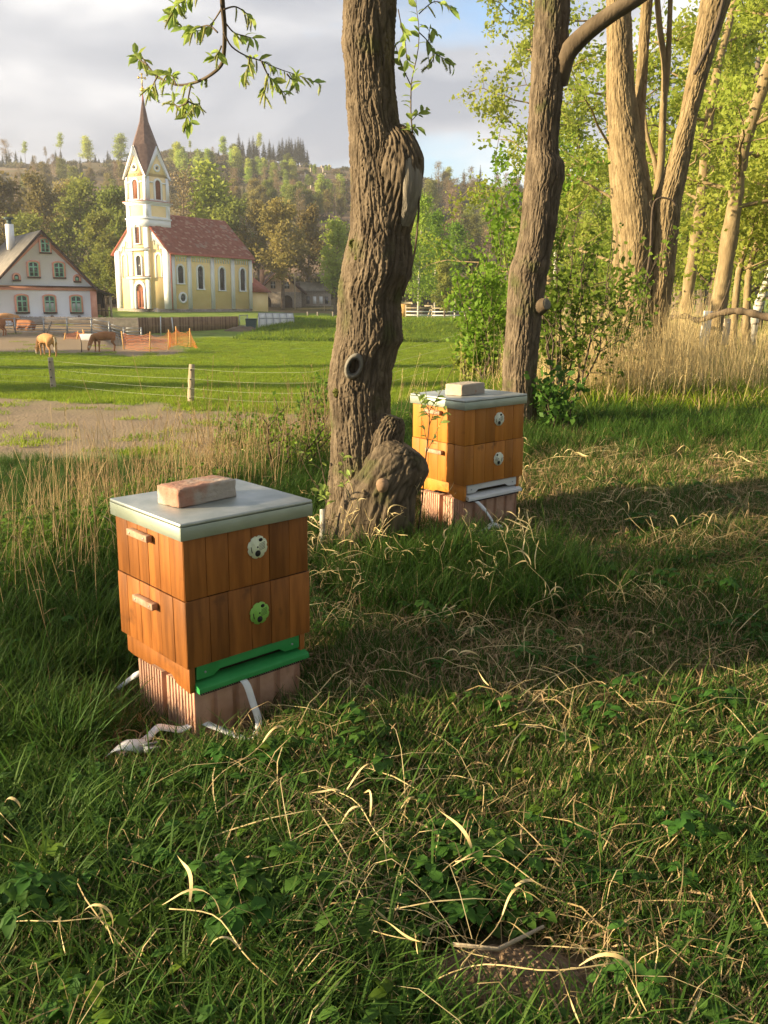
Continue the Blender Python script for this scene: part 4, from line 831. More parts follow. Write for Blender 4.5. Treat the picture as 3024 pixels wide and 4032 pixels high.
    # houses behind
    def old_farm():
        D = 138; A = at(1100, 1212, D); z0 = gz(A[0], A[1]) - .3; T = thing('stone_farm_building', 'old stone and brick farm building with steep gable behind the greenhouse', 'house', (A[0], A[1], z0), math.radians(14))
        lo = lambda nme, mb, m, par=T: ob(nme, mb.mesh(nme, M[m]), par)
        lo('stone_wall', MB().box(-3.0, 3.4, 0, 10, -1, 2.6), 'stone'); lo('gable_wall', MB().prism([(-3.0, 2.6), (3.4, 2.6), (.2, 5.7)], (0, 0.02, 0), (1, 0, 0), (0, 0, 1), (0, 1, 0), 9.9), 'brickwall')
        r = MB()
        r.prism([(-4.0, 1.9), (.2, 5.95), (.2, 6.2), (-4.0, 2.1)], (0, -.5, 0), (1, 0, 0), (0, 0, 1), (0, 1, 0), 11); r.prism([(4.2, 2.2), (.2, 5.95), (.2, 6.2), (4.2, 2.42)], (0, -.5, 0), (1, 0, 0), (0, 0, 1), (0, 1, 0), 11)
        rf = lo('roof', r, 'roofbrown'); lo('chimney', MB().box(-2.6, -1.95, 2, 2.65, 2.8, 5.9), 'clay', rf)
        for x in (-.9, 1.2): 
            f = lo('window', MB().box(x - .35, x + .35, -.03, .05, 3.1, 4.1), 'glass'); lo('frame', MB().bar((x, -.05, 3.1), (x, -.05, 4.1), .06).bar((x - .35, -.05, 3.6), (x + .35, -.05, 3.6), .06), 'whitep', f)
        for x, wd_, hh_ in ((-1.9, 1.3, 1.9), (1.2, 1.6, 2.1)): q = MB(); q.prism(arch(wd_, hh_, x0=x), (0, -.02, 0), (1, 0, 0), (0, 0, 1), (0, 1, 0), .1); lo('archway', q, 'hivedark')
        lo('annex_wall', MB().box(3.4, 8.2, 1.2, 7, -1, 2.9), 'stone'); q = MB().prism([(3.3, 2.8), (8.7, 2.8), (7.6, 3.9), (3.3, 4.2)], (0, .8, 0), (1, 0, 0), (0, 0, 1), (0, 1, 0), 6.6); lo('annex_roof', q, 'roofgrey')
        for x in (4.6, 5.6, 6.6, 7.5): lo('window', MB().box(x - .25, x + .25, 1.15, 1.25, .9, 2.0), 'whitep' if x in (5.6, 6.6) else 'glass')
        lo('pole', MB().tube([(2.1, -2, -1), (2.1, -2, 4.9)], .09, 6), 'post')
    old_farm()
    def white_house():
        D = 185; A = at(1286, 1182, D); z0 = gz(A[0], A[1]) - .2; T = thing('white_cottage', 'small white cottage with grey roof far behind, left of the pruned willow trunk', 'house', (A[0], A[1], z0), .1)
        lo = lambda nme, mb, m, par=T: ob(nme, mb.mesh(nme, M[m]), par); zt = at(1286, 1128, D)[2] - z0
        lo('wall', MB().box(-2.2, 2.6, 0, 6, -1, zt), 'whitewash'); lo('roof', MB().prism([(-2.6, zt), (3, zt), (2.2, zt + 1.1), (-1.5, zt + 1.1)], (0, -.4, 0), (1, 0, 0), (0, 0, 1), (0, 1, 0), 6.8), 'roofgrey')
        for x in (-1.3, 1.6): f = lo('window', MB().box(x - .32, x + .32, -.05, .05, zt - 2.0, zt - .8), 'glass')
        for x in (-.35, .15): lo('window', MB().box(x - .1, x + .1, -.05, .05, zt - 1.7, zt - 1.0), 'glass')
    white_house()
    P = fp(1296, 135); T = thing('garden_table', 'small pale wooden garden frame on the lawn before the white cottage', 'table', tuple(P)); q = MB()
    for x in (-.7, .7):
        for y in (0, .7): rel(T, 'leg', MB().bar(P + (x, y, 0), P + (x, y, .75), .09), 'post')
    rel(T, 'top', MB().box(P[0] - .8, P[0] + .8, P[1] - .05, P[1] + .75, P[2] + .75, P[2] + .82), 'post')
    for u, D, lb in ((1212, 102, 'leftmost'), (1251, 103, 'middle'), (1311, 104, 'rightmost')):
        P = fp(u, D); T = thing('short_post', f'short dark post on the lawn bank, {lb} of three right of the greenhouse', 'post', tuple(P), 0, 'short posts above the meadow bank'); rel(T, 'post', MB().tube([P - (0, 0, .2), P + (0, 0, .7)], .09, 6), 'greyfence')
    # timber rail fence on the right
    us = [1580, 1598, 1697, 1712, 1825]; A = [fp(u, 104) for u in (1598, 1700, 1823, 1900)]
    T = thing('rail_fence', 'pale timber post and rail fence under the birches', 'fence', tuple(A[0]))
    for k, P in enumerate(A): rel(T, 'post', MB().bar(P - (0, 0, .3), P + (0, 0, 1.55), .22), 'post')
    for a, b in zip(A[:-1], A[1:]):
        for z in (.45, .85, 1.25): rel(T, 'rail', MB().bar(a + (0, -.1, z), b + (0, -.1, z), .07, .11), 'whitep' if z < 1 else 'post')
    rel(T, 'brace', MB().bar(A[1] + (-.6, 0, 0), A[1] + (-.1, 0, 1.3), .2), 'post'); rel(T, 'top_beam', MB().bar(A[1] + (-.9, 0, 1.5), A[1] + (.5, 0, 1.5), .16), 'post')
    P = fp(1587, 108); T = thing('woodpile_hut', 'tiny orange wooden hut glimpsed right of the pruned willow', 'hut', tuple(P)); rel(T, 'wall', MB().box(P[0] - .9, P[0] + .9, P[1], P[1] + 1.5, P[2], P[2] + 1.7), 'stake'); rel(T, 'roof', MB().prism([(-1.1, 1.65), (1.1, 1.65), (1.0, 1.9), (-1.0, 1.95)], P, (1, 0, 0), (0, 0, 1), (0, 1, 0), 1.7), 'post')
M['brownfence2'] = mat('brown_board_dark', (.19, .11, .065), (.25, .155, .095), 2, .9)
midground()

# ------------------------------------------------------------------ cattle
def skinned(name, chains, m, parent, sub=2):
    V, E, Rr, key = [], [], [], {}
    for ch in chains:
        prev = None
        for q in ch:
            co, r = tuple(q[:3]), q[3]; r2 = q[4] if len(q) > 4 else r
            if co in key: i = key[co]
            else: i = len(V); key[co] = i; V.append(co); Rr.append((r, r2))
            if prev is not None and prev != i: E.append((prev, i))
            prev = i
    me = bpy.data.meshes.new(name); me.from_pydata(V, E, []); me.materials.append(M[m]); o = ob(name, me, parent)
    sk = o.modifiers.new('skin', 'SKIN'); sk.use_smooth_shade = True
    if not me.skin_vertices: 
        o.data.skin_vertices if False else None
    for i, sv in enumerate(me.skin_vertices[0].data): sv.radius = Rr[i]; sv.use_root = (i == 0)
    ss = o.modifiers.new('sub', 'SUBSURF'); ss.levels = sub; ss.render_levels = sub
    return o
def cow(label, u, D, rz, graze, m='cow', lying=False, sc_=1.0):
    P = fp(u, D); T = thing('cow', label, 'cow', tuple(P), rz, 'brown cattle of the farm'); T.scale = (sc_,) * 3
    # local: head towards +x
    hz = 1.18 if not lying else .62
    hip, mid, sh = (-.62, 0, hz - .02), (0, 0, hz - .10), (.55, 0, hz - .04)
    sp = [(-.78, 0, hz - .06, .17, .2), (*hip, .27, .29), (-.3, 0, hz - .08, .3, .33), (*mid, .33, .36), (.3, 0, hz - .1, .31, .34), (*sh, .26, .3)]
    if graze: nk = [(*sh, .26, .3), (.85, .02, hz - .12, .17, .2), (1.05, .03, .68, .13, .16), (1.16, .04, .42, .13, .14), (1.24, .04, .2, .09, .1), (1.27, .04, .1, .075, .075)]
    else: nk = [(*sh, .26, .3), (.82, .0, hz + .03, .18, .2), (1.02, .0, hz + .17, .14, .16), (1.17, 0, hz + .2, .135, .145), (1.33, 0, hz + .1, .1, .105), (1.43, 0, hz + .04, .08, .08)]
    legs = []
    if not lying:
        for s, dx in ((1, .06), (-1, -.08)):
            legs.append([(*hip, .27, .29), (-.62 + dx, .17 * s, .88, .15, .18), (-.52 + dx, .18 * s, .66, .1, .12), (-.72 + dx, .17 * s, .44, .058, .06), (-.68 + dx, .17 * s, .2, .048), (-.66 + dx, .17 * s, .07, .06), (-.62 + dx, .17 * s, .02, .062)])
            legs.append([(*sh, .26, .3), (.56 - dx, .16 * s, .82, .12, .14), (.55 - dx, .16 * s, .6, .075, .08), (.57 - dx, .15 * s, .4, .055), (.56 - dx, .15 * s, .2, .045), (.57 - dx, .15 * s, .07, .058), (.6 - dx, .15 * s, .02, .06)])
    else:
        for s in (1, -1): legs.append([(*sh, .26, .3), (.6, .22 * s, .25, .12), (.85, .25 * s, .1, .07), (.6, .3 * s, .07, .055)]); legs.append([(*hip, .27, .29), (-.5, .3 * s, .25, .15), (-.2, .38 * s, .12, .08), (-.5, .4 * s, .07, .055)])
    o = skinned('body', [sp, nk] + legs, m, T)
    hd = nk[3]
    for s in (1, -1):
        e = skinned('ear', [[(hd[0] - .04, s * .1, hd[2] + .07, .03, .02), (hd[0] - .08, s * .22, hd[2] + .08, .045, .018), (hd[0] - .1, s * .31, hd[2] + .05, .015, .01)]], m, T, 1)
        skinned('horn', [[(hd[0] - .03, s * .07, hd[2] + .11, .022), (hd[0] - .02, s * .14, hd[2] + .18, .016), (hd[0] + .03, s * .16, hd[2] + .25, .007)]], 'cream', T, 1)
        skinned('eye', [[(hd[0] + .06, s * .1, hd[2] + .0, .018), (hd[0] + .061, s * .115, hd[2] + .0, .014)]], 'black', T, 1)
    if not graze: skinned('muzzle', [[(nk[-1][0] + .03, 0, nk[-1][2] - .02, .07), (nk[-1][0] + .07, 0, nk[-1][2] - .04, .055)]], 'cream', T, 1)
    if not lying: skinned('tail', [[(-.93, 0, hz + .05, .035), (-1.02, .02, hz - .2, .026), (-1.03, .04, hz - .5, .02), (-1.02, .05, hz - .68, .045), (-1.02, .06, hz - .86, .02)]], 'cream', T, 1)
    return T
cow('light brown cow standing in the paddock seen from behind, pale tail', 180, 54.5, math.radians(138), True, 'cow')
cow('reddish brown calf grazing with its head down at the meadow edge', 410, 58.5, math.radians(222), True, 'cowdark', sc_=.93)
cow('brown cow lying behind the metal hurdles below the round shrub', 105, 72.3, math.radians(160), False, 'cowdark', True)
cow('pale brown cow standing behind the hurdles left of the lying one', 30, 72.5, math.radians(15), True, 'cow', sc_=.95)
cow('brown cow at the outer end of the hurdles, nearest the paddock mud', -22, 68.0, math.radians(200), True, 'cowdark', sc_=1.0)

# ------------------------------------------------------------------ big near trunks with modelled bark
def trunk_mesh(name, rows, D, nu=260, nv=700, amp=.018, cell=.045, seed=0, m='bark', squash=1.0, lumps=(), Dtop=None):
    """rows: (row, x_left, x_right) in the 1659-wide view at forward distance D -> displaced tube"""
    rows = np.array(rows, float); Ds = D if Dtop is None else None
    Lp = []; Rp = []
    for r, a, b in rows:
        t = (rows[-1, 0] - r) / (rows[-1, 0] - rows[0, 0]); d = D if Dtop is None else D * (1 - t) + Dtop * t
        Lp.append(atk(a, r, d)); Rp.append(atk(b, r, d))
    Lp, Rp = np.array(Lp), np.array(Rp); Cn = (Lp + Rp) / 2; Rd = np.linalg.norm(Lp - Rp, axis=1) / 2
    z = Cn[:, 2]; o = np.argsort(z); z, Cn, Rd = z[o], Cn[o], Rd[o]; zz = np.linspace(z[0], z[-1], nv)
    k = np.ones(9) / 9; sm = lambda a: np.convolve(np.pad(a, 4, 'edge'), k, 'valid')
    cx, cy, rr = (sm(np.interp(zz, z, q)) for q in (Cn[:, 0], Cn[:, 1], Rd))
    th = np.linspace(0, 2 * PI, nu, endpoint=False); T, Z = np.meshgrid(th, zz)
    c, s = np.cos(T), np.sin(T); Rr = rr[:, None]
    lump = 1 + .05 * pn(np.stack([c * 1.2, s * 1.2, Z * 1.5 + seed], -1)) + .035 * pn(np.stack([c * 2.5 + 5, s * 2.5, Z * 4 + seed], -1))
    for (lx, lr, sz_, am, dirx) in lumps:
        pass
    q = np.stack([c * Rr, s * Rr, Z * .15], -1) / cell; wv = .45 * np.stack([pn(q * .5 + 3), pn(q * .5 + 11), 0 * Z], -1)
    n1 = pn(q + wv + seed); n2 = pn(q * np.array([1, 1, 1.25]) * 1.7 + 20 + wv + seed); n3 = pn(np.stack([c * Rr, s * Rr, Z], -1) / cell * 2.2 + 31)
    pl = pn(np.stack([c * Rr, s * Rr, Z * .8], -1) / cell * 1.1 + 77)
    ridg = (sst(np.abs(n1), 0, .2) * .62 + sst(np.abs(n2), 0, .25) * .28 + .1) * (1 - .35 * (1 - sst(np.abs(pl), 0, .07)))
    h = ridg + .3 * n3 + .25 * pn(q * .33 + 50) - .55 * (1 - sst(np.abs(pn(q * np.array([2.6, 2.6, 3.4]) + 90)), 0, .16)) * sst(ridg, .3, .8) * .6; R2 = Rr * lump + amp * (h - .62)
    P = np.stack([cx[:, None] + R2 * c, cy[:, None] + R2 * s * squash, Z], -1)
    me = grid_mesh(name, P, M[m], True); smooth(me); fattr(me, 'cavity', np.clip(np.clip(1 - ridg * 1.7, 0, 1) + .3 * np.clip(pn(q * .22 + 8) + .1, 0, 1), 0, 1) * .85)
    return me, dict(cx=cx, cy=cy, rr=rr, zz=zz)
def leafmesh(name, ln, wd, m, fold=.25, curve=.25, n=3):
    V, Fc = [], []
    for i in range(n + 1):
        t = i / n; w = wd * math.sin(PI * (t * .86 + .07)) ** .8 * (1 if i < n else .25); x = ln * t; z = -curve * ln * t * t
        V += [(x, -w / 2, z + fold * w / 2), (x, 0, z), (x, w / 2, z + fold * w / 2)]
    for i in range(n): a = 3 * i; Fc += [(a, a + 1, a + 4, a + 3), (a + 1, a + 2, a + 5, a + 4)]
    me = bpy.data.meshes.new(name); me.from_pydata(V, [], Fc); me.materials.append(M[m]); return me
LEAF = [leafmesh('leaf', l, w, 'willowleaf', .3, c) for l, w, c in ((.042, .020, .3), (.036, .017, .1), (.048, .022, .5))]
def catkin_mesh():
    R = random.Random(3); q = MB(); P = [(.05 * t, 0, -.012 * t * t) for t in np.linspace(0, 1, 7)]; q.tube(P, [.002, .003, .0035, .0035, .003, .0025, .001], 5)
    for i in range(90):
        t = R.random(); a = R.uniform(0, 2 * PI); b = np.array((.05 * t, 0, -.012 * t * t)); d = np.array((.3, math.cos(a), math.sin(a))) * .0085; s_ = np.cross(d, (1, 0, 0)); s_ /= np.linalg.norm(s_); s_ *= .0011; q.add([b - s_, b + s_, b + d], [(0, 1, 2)])
    return q.mesh('catkin', M['catkin'])
CATK = catkin_mesh()
def orient(o, P, d, roll, s):
    d = Vector(d).normalized(); q = d.to_track_quat('X', 'Z'); o.rotation_mode = 'QUATERNION'; o.rotation_quaternion = q @ Matrix.Rotation(roll, 3, 'X').to_quaternion(); o.location = P; o.scale = (s, s, s)
def twig_foliage(B, base, pts, R, leaves=10, catk=0, spread=1.0, lsc=1.0, frm=.25, budget=None):
    pts = np.array(pts, float) - base; n = len(pts)
    for i in range(leaves + catk):
        t = frm + (1 - frm) * (i + R.random()) / (leaves + catk); t = min(t, .999) * (n - 1); k = int(t); f = t - k; P = pts[k] * (1 - f) + pts[k + 1] * f; d = pts[min(k + 1, n - 1)] - pts[k]; d = d / (np.linalg.norm(d) + 1e-9)
        v = np.array([R.uniform(-1, 1), R.uniform(-1, 1), R.uniform(-1, .7)]); v -= d * np.dot(v, d) * .8; v = v / np.linalg.norm(v) * spread + d * .7
        is_c = catk and (i % max(1, round((leaves + catk) / catk)) == 0)
        o = bpy.data.objects.new('catkin' if is_c else 'leaf', CATK if is_c else R.choice(LEAF)); col.objects.link(o); o.parent = B
        if is_c: v = v + np.array([0, 0, -.9])
        orient(o, P, v, R.uniform(-1.2, 1.2), lsc * R.uniform(.75, 1.25))
def branch(T, chains, label=None, name='branch'):
    """chains: list of (points, r0, r1) world coords -> one branch mesh parented to T with local coords relative to T"""
    q = MB()
    for P, r0, r1 in chains: q.tube(P, np.linspace(r0, r1, len(P)), 7 if r0 > .01 else 5)
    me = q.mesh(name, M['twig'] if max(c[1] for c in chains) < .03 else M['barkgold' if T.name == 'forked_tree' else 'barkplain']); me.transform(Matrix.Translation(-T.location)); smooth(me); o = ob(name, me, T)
    if label: o['label'] = label
    return o
def tree_one():
    D = 4.55; b0 = np.array([-.06, 4.62]); T = thing('pruned_willow', 'thick gnarled pruned willow trunk standing between the two beehives', 'tree', (b0[0], b0[1], gz(*b0)))
    rows = [(-420, 735, 862), (-200, 738, 858), (0, 744, 856), (60, 741, 854), (92, 738, 853), (134, 744, 853), (190, 748, 855), (238, 749, 857), (262, 752, 860), (285, 755, 868), (356, 757, 872), (440, 758, 880), (503, 757, 884), (545, 747, 887), (592, 738, 889), (625, 731, 872), (655, 730, 864), (708, 728, 869), (737, 724, 870), (752, 721, 860), (797, 713, 849), (829, 708, 845), (881, 714, 843), (931, 716, 845), (1005, 714, 848), (1045, 709, 846), (1100, 706, 842), (1160, 690, 850), (1210, 675, 870)]
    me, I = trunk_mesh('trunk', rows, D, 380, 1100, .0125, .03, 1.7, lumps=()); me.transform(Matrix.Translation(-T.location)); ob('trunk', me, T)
    Tl = np.array(T.location)
    # upper broken stub on the right side
    def stub(name, P, Rr, cut_n, nu=150, nv=170, amp=.012, seed=0, cap=True, sq=.8, hollow=0):
        P = spl(P, nv); Rr = np.interp(np.linspace(0, 1, nv), np.linspace(0, 1, len(Rr)), Rr); Tn = np.gradient(P, axis=0); Tn /= np.linalg.norm(Tn, axis=1)[:, None]
        A = np.cross(Tn, np.array([0, 1., .05])); A /= np.linalg.norm(A, axis=1)[:, None]; Bv = np.cross(Tn, A)
        th = np.linspace(0, 2 * PI, nu, endpoint=False); V = P[:, None] + (np.cos(th)[None, :, None] * A[:, None] + sq * np.sin(th)[None, :, None] * Bv[:, None]) * Rr[:, None, None]
        nrm = (V - P[:, None]); nrm /= np.linalg.norm(nrm, axis=2)[..., None]
        ln = np.linspace(0, 1, nv)[:, None] * .6; c, s = np.cos(th)[None] + 0 * ln, np.sin(th)[None] + 0 * ln; q = np.stack([c * .12, s * .12, ln * .22 + 0 * c], -1) / .028
        n1 = pn(q + seed); n2 = pn(q * 1.8 + 9); rd = sst(np.abs(n1), 0, .24) * .7 + sst(np.abs(n2), 0, .25) * .3
        V = V + nrm * (amp * (rd - .6))[..., None] + nrm * (.03 * pn(V * 5.5))[..., None]
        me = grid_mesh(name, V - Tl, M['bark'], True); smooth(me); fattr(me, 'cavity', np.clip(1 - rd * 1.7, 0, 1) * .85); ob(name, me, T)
        if cap:
            c0 = V[-1].mean(0); rings = np.array([c0 + (V[-1] - c0) * t + (np.array(cut_n) * (.012 * (1 - t) - hollow * (1 - t ** 2)))[None] for t in np.linspace(1, .0, 14)]); rings[1:-1] += (.006 * pn(rings[1:-1] * 30))[..., None] * np.array(cut_n)
            me = grid_mesh('cut_face', rings - Tl, M['cutwood'], True); ob('cut_face', me, T)
        return V
    stub('broken_limb', [atk(815, 560, D - .02), atk(838, 480, D - .03), atk(860, 400, D - .06), atk(862, 345, D - .07), atk(856, 305, D - .07), atk(845, 280, D - .05)], [.10, .125, .118, .112, .075, .035], (0, 0, 1), amp=.014, seed=4, cap=False)
    # pale exposed wood blade of the broken limb
    th = np.linspace(-1.25, .95, 40); zz = np.linspace(0, 1, 90); A = np.array([atk(872 + 16 * math.sin(PI * t) * .5 - 3 * t, 300 + 190 * t, D - .07) for t in zz]); V = np.array([[a + np.array((math.cos(p_ - .55) * .076 * (math.sin(PI * (.1 + .82 * t)) ** .6), math.sin(p_ - .55) * .098 * (math.sin(PI * (.1 + .82 * t)) ** .6) - .0, 0)) for p_ in th] for a, t in zip(A, zz)])
    V += (.006 * pn(V * np.array([60, 60, 5])))[..., None] * np.array([.5, -1, 0]); o = ob('exposed_wood', smooth(grid_mesh('exposed_wood', V - Tl, M['greywood'])), T)
    # lower cut limb with flat top
    stub('cut_limb', [atk(800, 1175, D - .10), atk(812, 1110, D - .13), atk(832, 1055, D - .13), atk(855, 1012, D - .13), atk(873, 985, D - .13), atk(881, 973, D - .13), atk(885, 967, D - .13)], [.22, .195, .172, .155, .14, .112, .08], (.35, -.25, .9), seed=9, sq=.75, hollow=.015)
    stub('torn_stub', [atk(822, 1010, D - .08), atk(832, 950, D - .10), atk(845, 915, D - .10), atk(850, 899, D - .1)], [.09, .082, .066, .04], (.3, -.2, .9), seed=12, sq=.8, hollow=.01)
    # knot hole ring
    c0 = atk(771, 792, D - .175); rg = []
    for a in np.linspace(0, 2 * PI, 36, endpoint=False):
        e = np.array([math.cos(a) * .034, 0, math.sin(a) * .047]); e = np.array([e[0] * .88 + e[2] * .3, -.0 + e[0] * .25, e[2] * .95 - e[0] * .2]); rg.append([c0 + e * k + np.array((-.015, y, 0)) for k, y in ((1.45, .05), (1.4, .005), (1.22, -.018), (1.0, -.022), (.84, -.008), (.76, .02), (.7, .06), (.05, .085))])
    V = np.array(rg).transpose(1, 0, 2); V += (.0025 * pn(V * 90))[..., None]; o = ob('knot_ring', smooth(grid_mesh('knot_ring', V - Tl, M['barkring'], True)), T)
    # small pink cut branch mark on the lower limb
    c0 = atk(826, 1052, D - .315); pts = [c0 + np.array((math.cos(a) * .022 - .004 * math.sin(a), 0.01 * math.cos(a) , math.sin(a) * .042)) for a in np.linspace(0, 2 * PI, 24, endpoint=False)]
    q = MB().tube([c0 + (0, .12, -.0), c0 + (0, .0, 0)], [.034, .029], 16); o = ob('pruning_scar', q.mesh('pruning_scar', M['cutpink']), T); o.data.transform(Matrix.Translation(-T.location))
    # moss cushions
    for i, (x, y, s_) in enumerate(((763, 530, .018), (773, 558, .014), (730, 842, .018))):
        row = y; zc = atk(x, row, D)[2]; k = np.argmin(abs(I['zz'] - zc)); xc = atk(x, row, D)[0]; dx = np.clip((xc - I['cx'][k]) / I['rr'][k], -.95, .95); P = np.array([xc, I['cy'][k] - I['rr'][k] * math.sqrt(1 - dx * dx) + .005, zc])
        g = np.array([[(math.cos(a) * math.sin(b), -.45 * math.cos(b), math.sin(a) * math.sin(b) * 1.5) for a in np.linspace(0, 2 * PI, 26, endpoint=False)] for b in np.linspace(0, PI * .6, 12)]) * s_ + P; g += (s_ * .5 * pn(g * 60) + s_ * .3 * pn(g * 170))[..., None]
        ob('moss_cushion', smooth(grid_mesh('moss_cushion', g - Tl, M['moss'], True)), T)
    # crown limbs above the frame carrying the hanging twigs
    top = np.array([I['cx'][-1], I['cy'][-1], I['zz'][-1]]); t2 = top + (0, 0, -.3)
    a1 = spl([t2, top + (-.25, -.1, .25), atk(560, -330, 3.9), atk(478, -150, 3.6)], 20); branch(T, [(a1, .10, .045), (spl([t2, top + (.2, .1, .5), top + (.5, .3, 1.3)], 12), .11, .05), (spl([top, top + (-.2, .3, .8), top + (-.3, .5, 1.7)], 12), .1, .05)], name='limb')
    Db = 3.45; R = random.Random(5); K = lambda L, dd=0: [atk(x, y, Db + dd + .05 * i) for i, (x, y) in enumerate(L)]
    ch = []
    main = [a1[-1]] + K([(478, -60), (480, 0), (485, 60), (484, 110), (478, 140), (450, 165), (415, 180), (380, 183), (340, 165), (318, 140), (306, 122)]); ch.append((spl(main, 60), .011, .0022))
    subs = [([(484, 70), (500, 100), (530, 120), (565, 132), (600, 148), (650, 165), (692, 182)], 13, 4), ([(484, 45), (505, 70), (530, 78), (550, 84)], 4, 2), ([(470, 70), (450, 55), (420, 62), (395, 60), (368, 30)], 14, 3), ([(478, 20), (462, 45), (445, 62), (420, 68)], 6, 3),
            ([(413, 181), (408, 205), (405, 225), (402, 245), (412, 268)], 16, 3), ([(404, 222), (385, 230), (375, 222), (372, 205)], 5, 2), ([(404, 218), (422, 226), (432, 222)], 2, 3), ([(565, 132), (578, 160), (592, 178), (618, 205)], 6, 5), ([(580, 160), (575, 185), (570, 205)], 2, 3), ([(540, 122), (536, 145), (525, 165)], 4, 3),
            ([(380, 183), (372, 165), (358, 160)], 6, 2), ([(340, 165), (330, 185), (322, 200)], 3, 3), ([(484, 20), (510, 15), (540, 35), (548, 45)], 3, 3), ([(478, -40), (440, -20), (400, 0), (378, 15), (372, 40)], 16, 3), ([(478, 100), (472, 115), (462, 130)], 5, 2), ([(620, 160), (632, 172), (640, 165)], 3, 2), ([(318, 140), (300, 128), (292, 118)], 7, 0)]
    tw = []
    for L_, nl, nc in subs: P = spl(K(L_, R.uniform(-.08, .15)), 24); ch.append((P, .0035, .0012)); tw.append((P, nl, nc))
    B = branch(T, ch, 'thin twigs with fresh leaves and fuzzy catkins hanging from above', 'hanging_branch')
    twig_foliage(B, Tl, ch[0][0], R, 20, 4, frm=.55)
    for P, nl, nc in tw: twig_foliage(B, Tl, P, R, int(nl * 1.5) + 2, nc + 1, frm=.3)
    # shoots right of the trunk
    Db = 4.5; ch = []; tw = []; K = lambda L, dd=0: [atk(x, y, Db + dd) for x, y in L]
    for L_, nl, nc, r in (([(870, 640), (893, 560), (903, 480), (905, 420), (900, 350), (893, 300), (888, 250), (888, 200), (890, 170), (903, 110), (905, 60), (900, 20), (896, -40)], 26, 0, .006), ([(888, 185), (872, 150), (858, 110), (850, 80)], 10, 0, .003), ([(905, 70), (925, 90), (940, 115), (965, 130), (980, 140)], 12, 4, .003), ([(905, 30), (935, 5), (960, 8), (975, 22)], 10, 2, .003),
                          ([(890, 260), (905, 245), (920, 238)], 6, 0, .002), ([(860, 20), (868, 60), (875, 90), (880, 140)], 12, 0, .003), ([(893, 290), (885, 280), (898, 275)], 7, 0, .002), ([(925, 92), (930, 60), (945, 75)], 6, 1, .002), ([(940, 115), (930, 140), (925, 120)], 5, 3, .002)):
        P = spl(K(L_, R.uniform(-.1, .1)), 30); ch.append((P, r, .0012)); tw.append((P, nl, nc))
    B = branch(T, ch, 'leafy young shoots growing up beside the trunk', 'water_shoot')
    for i, (P, nl, nc) in enumerate(tw): twig_foliage(B, Tl, P, R, nl, nc, lsc=1.15, frm=.45 if i == 0 else .2)
M['greywood'] = mat('exposed_grey_wood', (.20, .175, .135), (.30, .265, .21), 9, .85, .9, 30, (7, 7, .5), bdist=.008)
M['barkring'] = mat('callus_bark', (.17, .155, .125), (.25, .23, .19), 30, .9, .8, 60, bdist=.004)
M['cutpink'] = mat('pruning_cut', (.28, .18, .11), (.36, .24, .15), 30, .85, .6, 60, bdist=.003)
M['moss'] = mat('moss', (.06, .07, .012), (.11, .115, .025), 30, 1, 1, 120, bdist=.01)
tree_one()
def tree_two():
    D = 8.0; b = atk(1128, 930, D); T = thing('alder_tree', 'straight dark trunk rising right behind the farther beehive', 'tree', (b[0], b[1], gz(b[0], b[1])))
    rows = [(-700, 1168, 1245), (-300, 1162, 1238), (0, 1157, 1232), (100, 1152, 1226), (200, 1145, 1215), (300, 1141, 1206), (335, 1139, 1206), (350, 1138, 1218), (385, 1135, 1219), (420, 1132, 1209), (500, 1124, 1199), (545, 1115, 1190), (580, 1101, 1187), (600, 1099, 1180), (700, 1093, 1168), (800, 1087, 1158), (880, 1084, 1158), (930, 1080, 1165), (980, 1070, 1180)]
    me, I = trunk_mesh('trunk', rows, D, 260, 900, .013, .036, 5.1); me.transform(Matrix.Translation(-T.location)); ob('trunk', me, T); Tl = np.array(T.location)
    P = spl([atk(1205, 180, D), atk(1224, 120, D - .1), atk(1262, 75, D - .2), atk(1320, 30, D - .3), atk(1385, -10, D - .35), atk(1460, -70, D - .3), atk(1560, -200, D)], 40); branch(T, [(P, .085, .045)], name='side_limb')
    q = MB().tube([atk(1160, 662, D), atk(1174, 658, D - .12), atk(1181, 656, D - .15), atk(1182, 656, D - .152), atk(1178, 657, D - .14)], [.08, .066, .058, .036, .028], 18); q = MB().tube([atk(1150, 666, D), atk(1168, 661, D - .10), atk(1177, 658, D - .155), atk(1181, 657, D - .17)], [.105, .075, .055, .05], 20, cap=False); me = q.mesh('cut_stub', [M['barkplain']]); me.transform(Matrix.Translation(-T.location)); ob('cut_stub', smooth(me), T); q = MB().tube([atk(1180, 657, D - .165), atk(1181.5, 656.6, D - .172)], [.049, .046], 20); q.tube([atk(1181.5, 656.6, D - .172), atk(1181.8, 656.6, D - .174)], [.03, .028], 16); me = q.mesh('cut_face', [M['barkring']]); me.transform(Matrix.Translation(-T.location)); ob('cut_face', me, T)
    top = np.array([I['cx'][-1], I['cy'][-1], I['zz'][-1]]); branch(T, [(spl([top + (0, 0, -.3), top + (.2, .2, 1.5), top + (.7, .3, 3)], 10), .17, .08), (spl([top + (0, 0, -.3), top + (-.3, 0, 1.3), top + (-.9, .3, 2.8)], 10), .14, .06)], name='limb')
    # small twigs
    R = random.Random(9); ch = []
    for x, y, x2, y2 in ((1340, 20, 1345, 250), (1212, 210, 1300, 230), (1200, 300, 1245, 330), (1205, 140, 1250, 160)):
        pass
tree_two()
